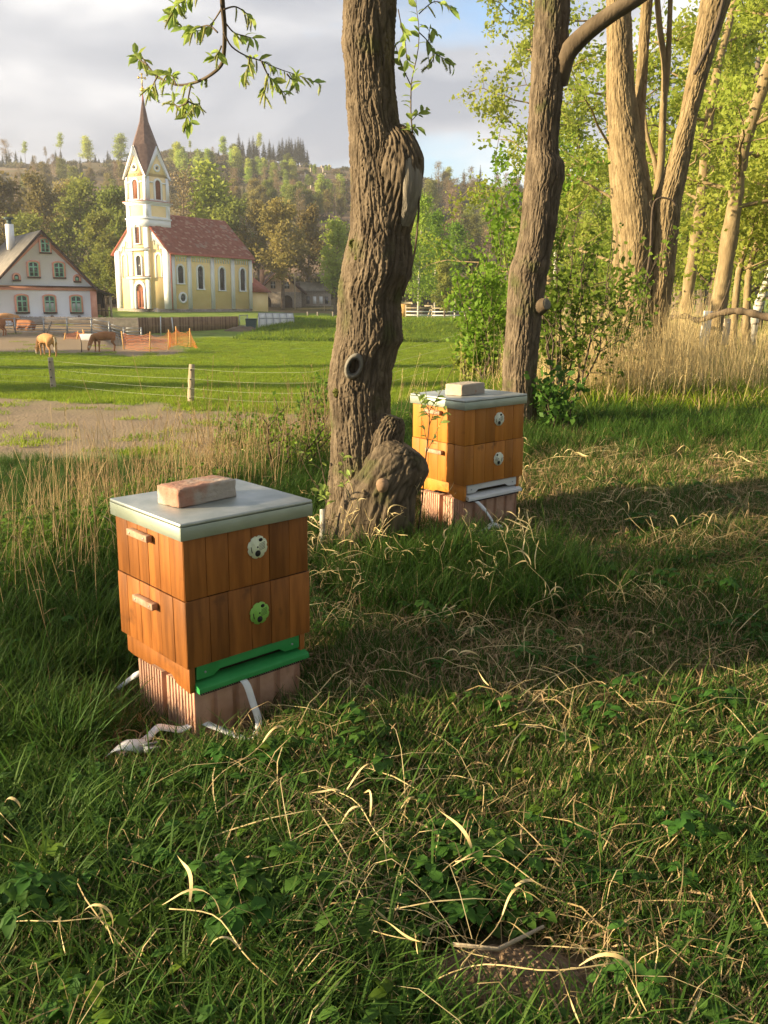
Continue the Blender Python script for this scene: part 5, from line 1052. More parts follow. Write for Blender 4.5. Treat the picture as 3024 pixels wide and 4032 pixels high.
def tree_three():
    D = 12.0; b = atk(1385, 820, D); T = thing('forked_tree', 'golden lit tree forking low into two thick trunks', 'tree', (b[0], b[1], gz(b[0], b[1]) ))
    def tr(rows, amp=.016, nu=200, nv=720, cell=.045, D_=D, Dt=None, seed=0):
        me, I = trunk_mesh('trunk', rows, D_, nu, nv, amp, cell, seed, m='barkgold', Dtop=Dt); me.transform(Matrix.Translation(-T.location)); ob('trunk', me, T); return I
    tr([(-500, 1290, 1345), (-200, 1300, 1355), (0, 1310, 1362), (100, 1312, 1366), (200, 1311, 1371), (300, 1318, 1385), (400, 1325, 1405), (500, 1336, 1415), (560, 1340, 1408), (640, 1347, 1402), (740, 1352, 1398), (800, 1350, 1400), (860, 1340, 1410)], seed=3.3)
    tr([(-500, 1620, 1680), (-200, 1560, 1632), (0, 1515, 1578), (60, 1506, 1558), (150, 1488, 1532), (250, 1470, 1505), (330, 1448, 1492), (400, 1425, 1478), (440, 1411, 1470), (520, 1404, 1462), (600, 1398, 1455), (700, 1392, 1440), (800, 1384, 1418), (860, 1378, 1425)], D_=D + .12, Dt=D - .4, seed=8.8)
    tr([(-400, 1412, 1432), (0, 1386, 1410), (100, 1380, 1402), (200, 1372, 1396), (260, 1366, 1392), (330, 1362, 1394), (400, 1370, 1400)], .01, 90, 320, .04, D + .2, D + .6, 2)
    P = lambda L, dd: [atk(x, y, D + dd) for x, y in L]; ch = []
    ch.append((spl(P([(1418, 420), (1428, 350), (1432, 250), (1436, 150), (1425, 60), (1415, -60)], .5), 30), .055, .035)); ch.append((spl(P([(1432, 240), (1442, 150), (1446, 60), (1450, -60)], .5), 24), .04, .03)); ch.append((spl(P([(1425, 400), (1412, 340), (1398, 290), (1392, 230)], .55), 20), .04, .012))
    ch.append((spl(P([(1420, 370), (1402, 310), (1380, 260), (1370, 215)], .6), 20), .03, .01))
    branch(T, ch, name='slender_stem')
    ch = [(spl(P([(1385, 640), (1396, 600), (1405, 540), (1410, 450), (1425, 428), (1450, 432), (1460, 445)], -.42), 40), .018, .01), (spl(P([(1410, 450), (1403, 440), (1408, 432)], -.42), 8), .01, .006), (spl(P([(1500, 160), (1530, 100), (1552, 40), (1570, -40)], -.5), 20), .022, .02)]
    branch(T, ch, 'climbing woody stem clinging to the forked trunk', name='climber_stem')
tree_three()

# ------------------------------------------------------------------ generic trees
def leafquads(P, size, R, stretch=1.5, flat=.0):
    n = len(P); a = R.normal(size=(n, 3)); a /= np.linalg.norm(a, axis=1)[:, None]; b = np.cross(a, R.normal(size=(n, 3))); b /= np.linalg.norm(b, axis=1)[:, None] + 1e-9
    s = size * R.uniform(.6, 1.35, n)[:, None]; a = a * s * stretch / 2; b = b * s / 2
    return np.stack([P - a, P - b * .9, P + a, P + b * .9], 1)
def skeleton(R, H, spread, base=.3, nl=9, up=.6, wob=.08, lean=(0, 0), sub=5, r0=.02):
    """returns tube list [(pts, r0, r1)], twig points with direction"""
    tubes = []; tips = []; zz = np.linspace(0, 1, 12); tr = np.stack([lean[0] * zz ** 1.4 * H + wob * H * .25 * np.sin(zz * 3 + R.uniform(0, 6)) * zz, lean[1] * zz * H + wob * H * .2 * np.sin(zz * 4 + R.uniform(0, 6)) * zz, zz * H], -1)
    rb = H * r0; tubes.append((tr, rb, rb * .12))
    for i in range(nl):
        t = base + (1 - base) * (i + R.uniform(0, .9)) / nl; t = min(t, .97); p0 = np.array([np.interp(t, zz, tr[:, k]) for k in range(3)]); az = i * 2.4 + R.uniform(-.5, .5)
        ln = spread * H * (1.08 - t) ** .55 * R.uniform(.75, 1.15); d = np.array([math.cos(az), math.sin(az), up * R.uniform(.6, 1.3)]); d /= np.linalg.norm(d); m = np.linspace(0, 1, 7)[:, None]
        P = p0 + d * ln * m + np.array([0, 0, 1]) * ln * .22 * m ** 2 + R.normal(size=(7, 3)) * ln * .03 * m; tubes.append((P, rb * (1.05 - t) * .5, rb * .05))
        for j in range(sub):
            u = .3 + .7 * (j + R.uniform(0, 1)) / sub; u = min(u, .98); q0 = P[min(int(u * 6), 5)]; d2 = d * .6 + R.normal(size=3) * .6; d2 /= np.linalg.norm(d2); l2 = ln * R.uniform(.25, .45); m2 = np.linspace(0, 1, 5)[:, None]
            Q = q0 + d2 * l2 * m2 + np.array([0, 0, .15]) * l2 * m2 ** 2; tubes.append((Q, rb * .10, rb * .03)); tips.append(Q)
    return tubes, tips
def crown_pts(R, tips, n, sig):
    out = []; w = np.array([R.uniform(.3, 1.6) for _ in tips]); w /= w.sum()
    for Q, k in zip(tips, R.multinomial(n, w)):
        if k: t = R.uniform(.2, 1.05, k) * (len(Q) - 1); i = np.clip(t.astype(int), 0, len(Q) - 2); f = (t - i)[:, None]; out.append(Q[i] + (Q[i + 1] - Q[i]) * f + R.normal(size=(k, 3)) * sig)
    return np.concatenate(out)
def tree_meshes(seed, H, spread, nleaf, lsize, sig, leaf, bark='barkfar', shade=None, **k):
    R = np.random.RandomState(seed); tubes, tips = skeleton(R, H, spread, **k); q = MB()
    for j, (P, a, b) in enumerate(tubes):
        if j == 0 or a > .012: q.tube(P, np.linspace(a, b, len(P)), 7 if j == 0 else 4, cap=False)
    tm = smooth(q.mesh('trunk', M[bark])); c = crown_pts(R, tips, nleaf, sig); Q = leafquads(c, lsize, R); cm = fast_mesh('crown', Q.reshape(-1, 3), np.arange(len(Q) * 4).reshape(-1, 4), M[leaf]); return tm, cm
def spruce_meshes(seed, H, dense=1.0):
    R = np.random.RandomState(seed); q = MB().tube([(0, 0, 0), (0, 0, H)], [H * .016, H * .002], 6); tm = q.mesh('trunk', M['barkfar']); Q = []; nl = int(26 * dense); b0 = R.uniform(.08, .3)
    for i in range(nl):
        t = b0 + (1 - b0) * (i / nl); z = H * t; r = H * .2 * (1 - t) ** .85 * R.uniform(.7, 1.15) + .12; nb = 8
        for j in range(nb):
            a = 2 * PI * (j + R.uniform(0, 1)) / nb; rr = r * R.uniform(.55, 1.15); d = np.array([math.cos(a), math.sin(a), 0]); s = np.array([-d[1], d[0], 0])
            for k0, k1, w0, w1 in ((0, .5, .10, .26), (.5, 1, .26, .05)):
                A = np.array([0, 0, z]) + d * rr * k0 - np.array([0, 0, rr * .35 * k0]); B_ = np.array([0, 0, z]) + d * rr * k1 - np.array([0, 0, rr * (.35 * k1 + .12 * k1 * k1)])
                ww = H * .055 * (1.1 - t); Q.append([A - s * (ww * w0 * 3), B_ - s * ww * w1 * 3 + (0, 0, R.uniform(-.1, .1)), B_ + s * ww * w1 * 3, A + s * (ww * w0 * 3)])
    Q = np.array(Q); return tm, fast_mesh('crown', Q.reshape(-1, 3), np.arange(len(Q) * 4).reshape(-1, 4), M['needle'])
def put_tree(pair, name, label, cat, loc, s=1.0, rz=0, group=None, sz=None):
    T = thing(name, label, cat, tuple(loc), rz, group); T.scale = (s, s, sz or s)
    ob('trunk', pair[0], T); 
    if pair[1] is not None: ob('crown', pair[1], T)
    return T
PROTO = {}
def protos():
    for i in range(3): PROTO['oak', i] = tree_meshes(40 + i, 16, .34, 5200, .34, .55, ('leaf_olive', 'leaf_mid', 'leaf_olive')[i], nl=13, base=.22, sub=6, up=.8)
    for i in range(2): PROTO['green', i] = tree_meshes(60 + i, 13, .32, 4600, .32, .5, 'leaf_mid', nl=12, base=.15, sub=6)
    for i in range(2): PROTO['lime', i] = tree_meshes(70 + i, 12, .24, 3600, .30, .5, 'leaf_light', nl=13, base=.12, sub=5, up=1.1)
    for i in range(2): PROTO['birch', i] = tree_meshes(80 + i, 14, .22, 5200, .22, .38, 'leaf_birch', 'birchbark', nl=16, base=.14, sub=6, up=1.0, r0=.011)
    for i in range(2): PROTO['bare', i] = tree_meshes(90 + i, 13, .26, 1500, .2, .5, 'leaf_bare', nl=13, base=.2, sub=6, up=1.2)
    for i in range(3): PROTO['spruce', i] = spruce_meshes(100 + i, 14)
    PROTO['thin', 0] = tree_meshes(110, 15, .13, 900, .3, .45, 'leaf_light', nl=8, base=.55, sub=4, up=1.3, r0=.009); PROTO['thin', 1] = tree_meshes(111, 15, .12, 500, .28, .4, 'leaf_bare', nl=9, base=.5, sub=4, up=1.3, r0=.009)
protos()

# ------------------------------------------------------------------ hill and background trees
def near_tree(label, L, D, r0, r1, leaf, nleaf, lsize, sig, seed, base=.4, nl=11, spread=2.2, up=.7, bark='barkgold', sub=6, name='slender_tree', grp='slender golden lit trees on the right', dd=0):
    R = np.random.RandomState(seed); P = spl([atk(x, y, D + dd * i) for i, (x, y) in enumerate(L)], 40); g = gz(P[0][0], P[0][1]); 
    if P[0][2] > g - .1: P = np.concatenate([[[P[0][0], P[0][1], g - .15]], P])
    T = thing(name, label, 'tree', (P[0][0], P[0][1], g), 0, grp); Tl = np.array(T.location); P = P - Tl
    q = MB().tube(P, np.linspace(r0, r1, len(P)) * (1 + .08 * R.normal(size=len(P))), 12); tips = []
    for i in range(nl):
        t = base + (1 - base) * (i + R.uniform(0, .9)) / nl; t = min(t, .98); k = int(t * (len(P) - 1)); p0 = P[k]; az = i * 2.4 + R.uniform(-.5, .5); ln = spread * (1.25 - t) * R.uniform(.7, 1.2)
        d = np.array([math.cos(az), math.sin(az), up * R.uniform(.2, 1.2)]); d /= np.linalg.norm(d); m = np.linspace(0, 1, 8)[:, None]; B_ = p0 + d * ln * m + R.normal(size=(8, 3)) * ln * .025 * m; rr = (r0 + (r1 - r0) * t) * .35; q.tube(B_, np.linspace(rr, .006, 8), 6, cap=False)
        for j in range(sub):
            u = .25 + .7 * (j + R.uniform(0, 1)) / sub; q0 = B_[min(int(u * 7), 6)]; d2 = d * .5 + R.normal(size=3) * .6; d2 /= np.linalg.norm(d2); l2 = ln * R.uniform(.25, .5); m2 = np.linspace(0, 1, 6)[:, None]; Q = q0 + d2 * l2 * m2 - np.array([0, 0, .12]) * l2 * m2 ** 2; q.tube(Q, np.linspace(rr * .3, .003, 6), 4, cap=False); tips.append(Q)
    ob('trunk', smooth(q.mesh('trunk', M[bark])), T)
    if nleaf: c = crown_pts(R, tips, nleaf, sig); Q = leafquads(c, lsize, R); ob('crown', fast_mesh('crown', Q.reshape(-1, 3), np.arange(len(Q) * 4).reshape(-1, 4), M[leaf]), T)
    return T
def hill_trees():
    R = random.Random(77); H0 = {'oak': 16, 'green': 13, 'lime': 12, 'birch': 14, 'bare': 13, 'spruce': 14, 'thin': 15}; cnt = {'oak': 3, 'green': 2, 'lime': 2, 'birch': 2, 'bare': 2, 'spruce': 3, 'thin': 2}
    NM = {'oak': 'broadleaf_tree', 'green': 'broadleaf_tree', 'lime': 'young_green_tree', 'birch': 'birch_tree', 'bare': 'leafless_tree', 'spruce': 'spruce_tree', 'thin': 'thin_tree'}
    def T(kind, x, D, top, label, group=None, wide=1.0, dz=0, var=None):
        P = atk(x, 600, D); P[2] = gz(P[0], P[1]); zt = atk(x, top, D)[2]; h = max(zt - P[2], 2.0); s = h / H0[kind]
        return put_tree(PROTO[kind, R.randrange(cnt[kind]) if var is None else var], NM[kind], label, 'tree', P, s * wide, R.uniform(0, 6.28), group, s)
    def G(kind, x, row, h, label, group, wide=1.0):
        P = ground_at(x * 1.8227, row * 1.8227, 128); 
        if P is None: return None
        s = h / H0[kind]; return put_tree(PROTO[kind, R.randrange(cnt[kind])], NM[kind], label, 'tree', (P[0], P[1], P[2] - .3), s * wide, R.uniform(0, 6.28), group, s)
    # individually recognisable trees
    T('oak', 610, 136, 452, 'large dark spreading tree behind the stone farm building', None, 1.15, var=0); T('oak', 668, 142, 462, 'broad olive tree right of the large dark spreading tree', None, .9, var=2); T('oak', 560, 150, 455, 'brownish tree just right of the church roof ridge', None, 1.0)
    T('lime', 724, 122, 488, 'slim pale tree with bare trunk beside the pruned willow', None, 1.1, var=0); T('bare', 400, 150, 382, 'leafless fanned tree right of the church tower', None, 1.0, var=0); T('lime', 462, 152, 372, 'yellow green tree above the church roof', None, 1.25, var=1); T('green', 500, 150, 440, 'low green tree above the church roof end', None, 1.2)
    T('oak', 180, 140, 408, 'big green tree behind the farmhouse gable peak', None, 1.15, var=1); T('green', 225, 128, 470, 'dense tree between farmhouse and church', None, 1.1); T('oak', 100, 150, 395, 'olive tree behind the farmhouse chimney', None, 1.0, var=2); T('oak', 20, 140, 400, 'green tree above the farmhouse roof at the picture edge', None, 1.2, var=0); T('green', 258, 135, 420, 'brownish green tree touching the left side of the church tower', None, .9); T('oak', 150, 165, 410, 'hazy olive tree behind the gable tree', None, 1.0); T('green', 60, 130, 470, 'dark round tree low behind the farmhouse roof', None, 1.1); T('green', 236, 118, 545, 'small dark green tree in the gap between farmhouse and church', None, 1.2)
    for x, D, top, k, w_, lb in ((905, 100, 432, 'birch', 1.0, 'tall bright birch right beside the pruned willow trunk'), (940, 104, 470, 'birch', 1.1, 'bright green birch in the middle of the birch group'), (985, 108, 492, 'birch', 1.25, 'broad green birch right of the group middle'), (1028, 106, 560, 'green', 1.3, 'dark rounded tree at the right end of the birch group'), (878, 112, 500, 'green', 1.0, 'shaded green tree behind the tall bright birch'), (1055, 175, 500, 'bare', 1.2, 'orange brown larch like tree behind the birch group'), (962, 98, 575, 'green', 1.0, 'small shady tree under the birches')):
        T(k, x, D, top, lb, 'trees on the lawn beyond the meadow', w_)
    # ridge
    gr = 'spruces on the skyline'
    for i, (x, top) in enumerate(((507, 315), (523, 287), (531, 303), (545, 297), (553, 292), (560, 300), (575, 305), (587, 300), (595, 310), (607, 303), (614, 296), (622, 300), (628, 294), (633, 298), (641, 300), (647, 294), (652, 297), (657, 300), (666, 322), (480, 322), (495, 325))): T('spruce', x, 425, top, 'dark spruce in the dense clump on the skyline right of the church', gr, 1.6)
    for i in range(30): T('spruce', R.choice((R.uniform(0, 45), R.uniform(50, 155), R.uniform(200, 260))), R.uniform(395, 425), R.uniform(322, 350), 'dark spruce in the skyline row left of the church tower', gr, 1.6)
    for x in (375, 392, 408, 430, 446, 456): T('spruce', x, 420, R.uniform(322, 342), 'small dark spruce on the skyline between tower and spruce clump', gr, 1.1)
    for x, top, k, lb in ((566, 290, 'thin', 'tall thin pale tree inside the skyline spruce clump'), (490, 298, 'lime', 'rounded light green tree on the skyline left of the spruce clump'), (421, 305, 'thin', 'small light tuft headed tree on the skyline'), (205, 299, 'lime', 'rounded light green tree standing alone on the left skyline'), (150, 290, 'thin', 'tall leafless thin tree on the left skyline'), (275, 293, 'lime', 'yellow green tree on the skyline touching the tower'), (35, 305, 'bare', 'brownish feathery tree on the far left skyline'), (75, 308, 'thin', 'thin pale tree on the left skyline'), (118, 318, 'thin', 'second thin tree on the left skyline'), (962, 363, 'lime', 'lone round tree on the skyline right of the pruned willow'), (8, 325, 'lime', 'light tree at the left end of the skyline'), (468, 318, 'bare', 'feathery leafless tree on the skyline left of the lime tree')):
        T(k, x, 415, top, lb, None, 1.5)
    # slope woods, in belts
    def belt(n, x0, x1, r0, r1, kinds, h0, h1, label, group, w=1.1):
        for i in range(n):
            k = R.choice(kinds); x = R.uniform(x0, x1); t = R.random(); hh_ = R.uniform(h0, h1); G(k, x, r0 + (r1 - r0) * t, hh_, (('smaller ' if hh_ < (h0 + h1) / 2 else 'taller ') + label + ', ' + ('high' if t < .5 else 'low')).replace('#', {'oak': 'olive broadleaf', 'green': 'green broadleaf', 'lime': 'light green young', 'birch': 'fresh green birch', 'bare': 'brownish leafless', 'spruce': 'dark spruce', 'thin': 'thin pale'}[k]), group, w)
    belt(34, 0, 275, 400, 470, ('bare', 'oak', 'bare', 'oak', 'bare', 'spruce'), 6, 9.5, '# tree in the wood on the slope left of the church tower', 'wood on the left slope')
    belt(10, 40, 270, 372, 392, ('bare', 'bare', 'spruce'), 5, 8, '# tree near the top of the left slope', 'wood on the left slope')
    belt(26, 375, 520, 352, 395, ('lime', 'lime', 'green', 'lime', 'spruce'), 5, 8.5, '# tree in the green belt above the church roof', 'green belt below the skyline', 1.4)
    belt(18, 520, 640, 375, 400, ('lime', 'green', 'lime'), 4, 7, '# tree in the sunlit patch below the spruce clump', 'green belt below the skyline', 1.4)
    belt(20, 500, 650, 418, 470, ('spruce', 'bare', 'bare', 'spruce', 'oak', 'bare'), 5.5, 8.5, '# tree on the middle slope right of the church', 'wood on the middle slope')
    belt(26, 430, 760, 462, 505, ('oak', 'bare', 'oak', 'green', 'lime'), 6.5, 9.5, '# tree at the hill foot behind the church', 'wood at the hill foot')
    belt(26, 600, 765, 355, 430, ('lime', 'lime', 'green', 'bare'), 1.8, 3.6, '# sapling on the cleared slope below the skyline', 'saplings on the cleared slope', 1.5)
    belt(10, 680, 765, 440, 475, ('lime', 'spruce', 'bare'), 7, 10, '# tree under the cleared slope by the pruned willow', 'wood on the middle slope')
    belt(44, 900, 1120, 415, 520, ('spruce', 'spruce', 'bare', 'spruce', 'oak'), 8, 12, '# tree on the wooded slope right of the pruned willow', 'wood on the right slope')
    belt(18, 860, 1120, 520, 590, ('oak', 'green', 'bare', 'spruce'), 8, 12, '# tree low on the right slope behind the birches', 'wood on the right slope')
    belt(22, 1200, 1659, 480, 600, ('spruce', 'oak', 'green'), 8, 13, '# tree glimpsed far behind the golden trees', 'wood on the right slope')
    # pale stumps
    q = MB()
    for i in range(45):
        P = ground_at(R.uniform(600, 760) * 1.8227, R.uniform(352, 440) * 1.8227, 200)
        if P is not None: q.tube([P - (0, 0, .2), P + (R.uniform(-.2, .2), 0, R.uniform(.8, 2.2))], .28, 6)
    tag(ob('tree_stumps', q.mesh('tree_stumps', M['stumps'])), 'pale stumps and snags scattered over the cleared slope', None, None, 'stuff')
    # undergrowth carpeting the slope
    Rn = np.random.RandomState(8); n = 9000; y = Rn.uniform(132, 425, n); x = Rn.uniform(-.5, .55, n) * y; z = hgt(x, y); k = x / y
    nn = fbm(np.stack([x / 40, y / 40, 0 * x], -1), 3); clear = (k > -.13) & (k < .02) & (y > 230) | (k < -.3) & (y > 290); keep = (nn > -.15) & (~clear | (Rn.rand(n) < .16)); P = np.stack([x, y, z], -1)[keep]
    return P
M['stumps'] = mat('stump_wood', (.5, .42, .32), rough=.9)
UG = hill_trees()

# ------------------------------------------------------------------ scatter through geometry nodes
def scatter(name, src, P, rot, scl, label):
    me = bpy.data.meshes.new(name); P = np.asarray(P, np.float32); me.vertices.add(len(P)); me.vertices.foreach_set('co', P.ravel())
    a = me.attributes.new('rot', 'FLOAT_VECTOR', 'POINT'); a.data.foreach_set('vector', np.asarray(rot, np.float32).ravel())
    a = me.attributes.new('scl', 'FLOAT', 'POINT'); a.data.foreach_set('value', np.asarray(scl, np.float32).ravel())
    o = ob(name, me); tag(o, label, None, None, 'stuff'); g = bpy.data.node_groups.new(name, 'GeometryNodeTree')
    g.interface.new_socket('Geometry', in_out='INPUT', socket_type='NodeSocketGeometry'); g.interface.new_socket('Geometry', in_out='OUTPUT', socket_type='NodeSocketGeometry')
    gi = g.nodes.new('NodeGroupInput'); go = g.nodes.new('NodeGroupOutput'); ip = g.nodes.new('GeometryNodeInstanceOnPoints'); oi = g.nodes.new('GeometryNodeObjectInfo')
    so_ = bpy.data.objects.new(name + '_source', src); oi.inputs[0].default_value = so_; oi.transform_space = 'ORIGINAL'
    na = g.nodes.new('GeometryNodeInputNamedAttribute'); na.data_type = 'FLOAT_VECTOR'; na.inputs[0].default_value = 'rot'; ns = g.nodes.new('GeometryNodeInputNamedAttribute'); ns.data_type = 'FLOAT'; ns.inputs[0].default_value = 'scl'
    l = g.links.new; l(gi.outputs[0], ip.inputs['Points']); l(oi.outputs['Geometry'], ip.inputs['Instance']); l(na.outputs[0], ip.inputs['Rotation']); l(ns.outputs[0], ip.inputs['Scale']); l(ip.outputs[0], go.inputs[0])
    m = o.modifiers.new('scatter', 'NODES'); m.node_group = g; return o
def blades(name, n, h0, h1, w, rad, lean, m, seed, seg=3, curl=.5, flat=0.0, m2=None, p2=0):
    R = np.random.RandomState(seed); V, Fc, mi = [], [], []; c = 0
    for i in range(n):
        a = R.uniform(0, 2 * PI); r = rad * math.sqrt(R.rand()); b = np.array([r * math.cos(a), r * math.sin(a), 0]); az = R.uniform(0, 2 * PI); h = R.uniform(h0, h1); d = np.array([math.cos(az), math.sin(az), 0]); s = np.array([-d[1], d[0], 0]); le = R.uniform(.2, 1) * lean; cu = R.uniform(.3, 1) * curl
        for k in range(seg + 1):
            t = k / seg; o = b + d * h * (le * t + cu * t * t) + np.array([0, 0, h * (t - .45 * (le + cu) * t * t) * (1 - flat)]); ww = w * R.uniform(.8, 1.2) * (1 - t) ** .6 * .5 + .0003
            V += [o - s * ww, o + s * ww]
        for k in range(seg): Fc.append((c + 2 * k, c + 2 * k + 1, c + 2 * k + 3, c + 2 * k + 2)); mi.append(1 if (m2 and R.rand() < p2) else 0) if k == 0 else mi.append(mi[-1])
        c += 2 * (seg + 1)
    me = fast_mesh(name, np.array(V), np.array(Fc), [M[m]] + ([M[m2]] if m2 else [])); me.polygons.foreach_set('material_index', np.array(mi, np.int32)); return me
def straws(name, n, rad, l0, l1, w, m, seed, hz=.03, seg=4, bend=.25):
    R = np.random.RandomState(seed); V, Fc = [], []; c = 0; main = R.uniform(0, PI)
    for i in range(n):
        b = np.array([*R.normal(size=2) * rad * .6, R.uniform(.004, hz)]); a = main + R.normal() * .8; ln = R.uniform(l0, l1); d = np.array([math.cos(a), math.sin(a), R.normal() * .12]); s = np.array([-d[1], d[0], R.normal() * .5]); bd = R.normal() * bend; z2 = abs(R.normal()) * hz
        for k in range(seg + 1): t = k / seg - .5; o = b + d * ln * t + s * bd * ln * t * t + np.array([0, 0, z2 * (1 - 4 * t * t)]); ww = w * R.uniform(.6, 1.3) * (.5 if k in (0, seg) else 1); V += [o - s * ww / 2, o + s * ww / 2]
        for k in range(seg): Fc.append((c + 2 * k, c + 2 * k + 1, c + 2 * k + 3, c + 2 * k + 2))
        c += 2 * (seg + 1)
    return fast_mesh(name, np.array(V), np.array(Fc), M[m])
def curled(seed, n=4):       # stem with broad dry curling leaves
    R = np.random.RandomState(seed); q = MB(); L_ = R.uniform(.25, .45); P = spl([(0, 0, .02), (L_ * .35, .02, .06), (L_ * .7, -.01, .07), (L_, .02, .05)], 14); q.tube(P, .0016, 4)
    for i in range(n):
        k = R.randint(5, 13); b = P[k]; az = R.normal() * .9; d = np.array([math.cos(az), math.sin(az), .5]); ln = R.uniform(.08, .19); w = R.uniform(.004, .009); tw = R.uniform(-3, 3); cu = R.uniform(.9, 2.2); seg = 10; V = []; o = b.copy(); ang = math.asin(.4)
        for j in range(seg + 1):
            t = j / seg; el = ang + .35 - cu * t + .5 * math.sin(t * 5 + i); dd = np.array([math.cos(az + .4 * t) * math.cos(el), math.sin(az + .4 * t) * math.cos(el), math.sin(el)]); o = o + dd * ln / seg; o[2] = max(o[2], .01); s = np.array([-math.sin(az) * math.cos(tw * t), math.cos(az) * math.cos(tw * t), math.sin(tw * t)]); ww = w * math.sin(PI * (.12 + .85 * t)) ** .7; V += [o - s * ww / 2, o + s * ww / 2]
        q.add(V, [(2 * j, 2 * j + 1, 2 * j + 3, 2 * j + 2) for j in range(seg)])
    return q.mesh('dry_leaves', M['grassdrypale'])
def weed(name, seed, m, n=9, sz=.045, h=.12):     # low broadleaf plant: stems with opposite toothed leaves
    R = np.random.RandomState(seed); q = MB()
    for i in range(n):
        az = R.uniform(0, 2 * PI); hh = h * R.uniform(.4, 1.2); e = np.array([math.cos(az), math.sin(az), 0]) * hh * R.uniform(.2, .8) + np.array([0, 0, hh]); b0 = R.normal(size=3) * .02; b0[2] = 0; q.tube([b0, b0 + e * .5 + (0, 0, .01), b0 + e], .0012, 3, m=0, cap=False)
        for j in range(3):
            a2 = az + (j - 1) * 1.15 + R.normal() * .2; d = np.array([math.cos(a2), math.sin(a2), R.uniform(-.25, .35)]); s = np.array([-d[1], d[0], R.normal() * .15]); ln = sz * R.uniform(.7, 1.3); up = np.array([0, 0, 1.]); o = b0 + e; V = []; sg = 5
            for k in range(sg + 1): t = k / sg; ww = ln * .33 * math.sin(PI * (t * .9 + .06)) ** .75 * (1 + (.18 if k % 2 else -.05)); c = o + d * ln * t - up * ln * .3 * t * t; V += [c - s * ww + up * ww * .25, c, c + s * ww + up * ww * .25]
            q.add(V, [(3 * k, 3 * k + 1, 3 * k + 4, 3 * k + 3) for k in range(sg)] + [(3 * k + 1, 3 * k + 2, 3 * k + 5, 3 * k + 4) for k in range(sg)])
    return q.mesh(name, M[m])
def reed(name, seed, n, h0, h1, m, head=True, rad=.12):
    R = np.random.RandomState(seed); q = MB()
    for i in range(n):
        b = np.array([*R.normal(size=2) * rad, 0]); h = R.uniform(h0, h1); d = R.normal(size=2) * .13; P = [b + np.array([d[0] * h * t ** 1.6, d[1] * h * t ** 1.6, h * t]) for t in np.linspace(0, 1, 5)]; q.tube(P, np.linspace(.0024, .0011, 5), 3, cap=False)
        if head and R.rand() < .45:
            for k in range(9):
                t = .82 + .2 * R.rand(); c = P[-1] * 1.0 - np.array([0, 0, (1 - t) * h * .6]); v = R.normal(size=3) * .02 + np.array([0, 0, .025]); s = np.cross(v, (0, 0, 1)); s = s / (np.linalg.norm(s) + 1e-6) * .0022; q.add([c - s, c + s, c + v], [(0, 1, 2)])
        if R.rand() < .6:
            t = R.uniform(.25, .7); c = np.array(P[0]) * (1 - t) + np.array(P[-1]) * t; az = R.uniform(0, 2 * PI); ln = R.uniform(.1, .25); V = []
            for k in range(6): u = k / 5; o = c + np.array([math.cos(az) * ln * u, math.sin(az) * ln * u, ln * (.5 * u - 1.1 * u * u)]); s = np.array([-math.sin(az), math.cos(az), 0]) * .004 * (1 - u * .9); V += [o - s, o + s]
            q.add(V, [(2 * k, 2 * k + 1, 2 * k + 3, 2 * k + 2) for k in range(5)])
    return q.mesh(name, M[m])
M['grassdrypale'] = mat('dry_leaf_pale', (.66, .50, .23), (.78, .64, .35), 14, .75, transl=.2, rand=.2)
M['drybrown'] = mat('dry_brown', (.30, .20, .11), (.42, .30, .17), 9, .85, transl=.15, rand=.3)
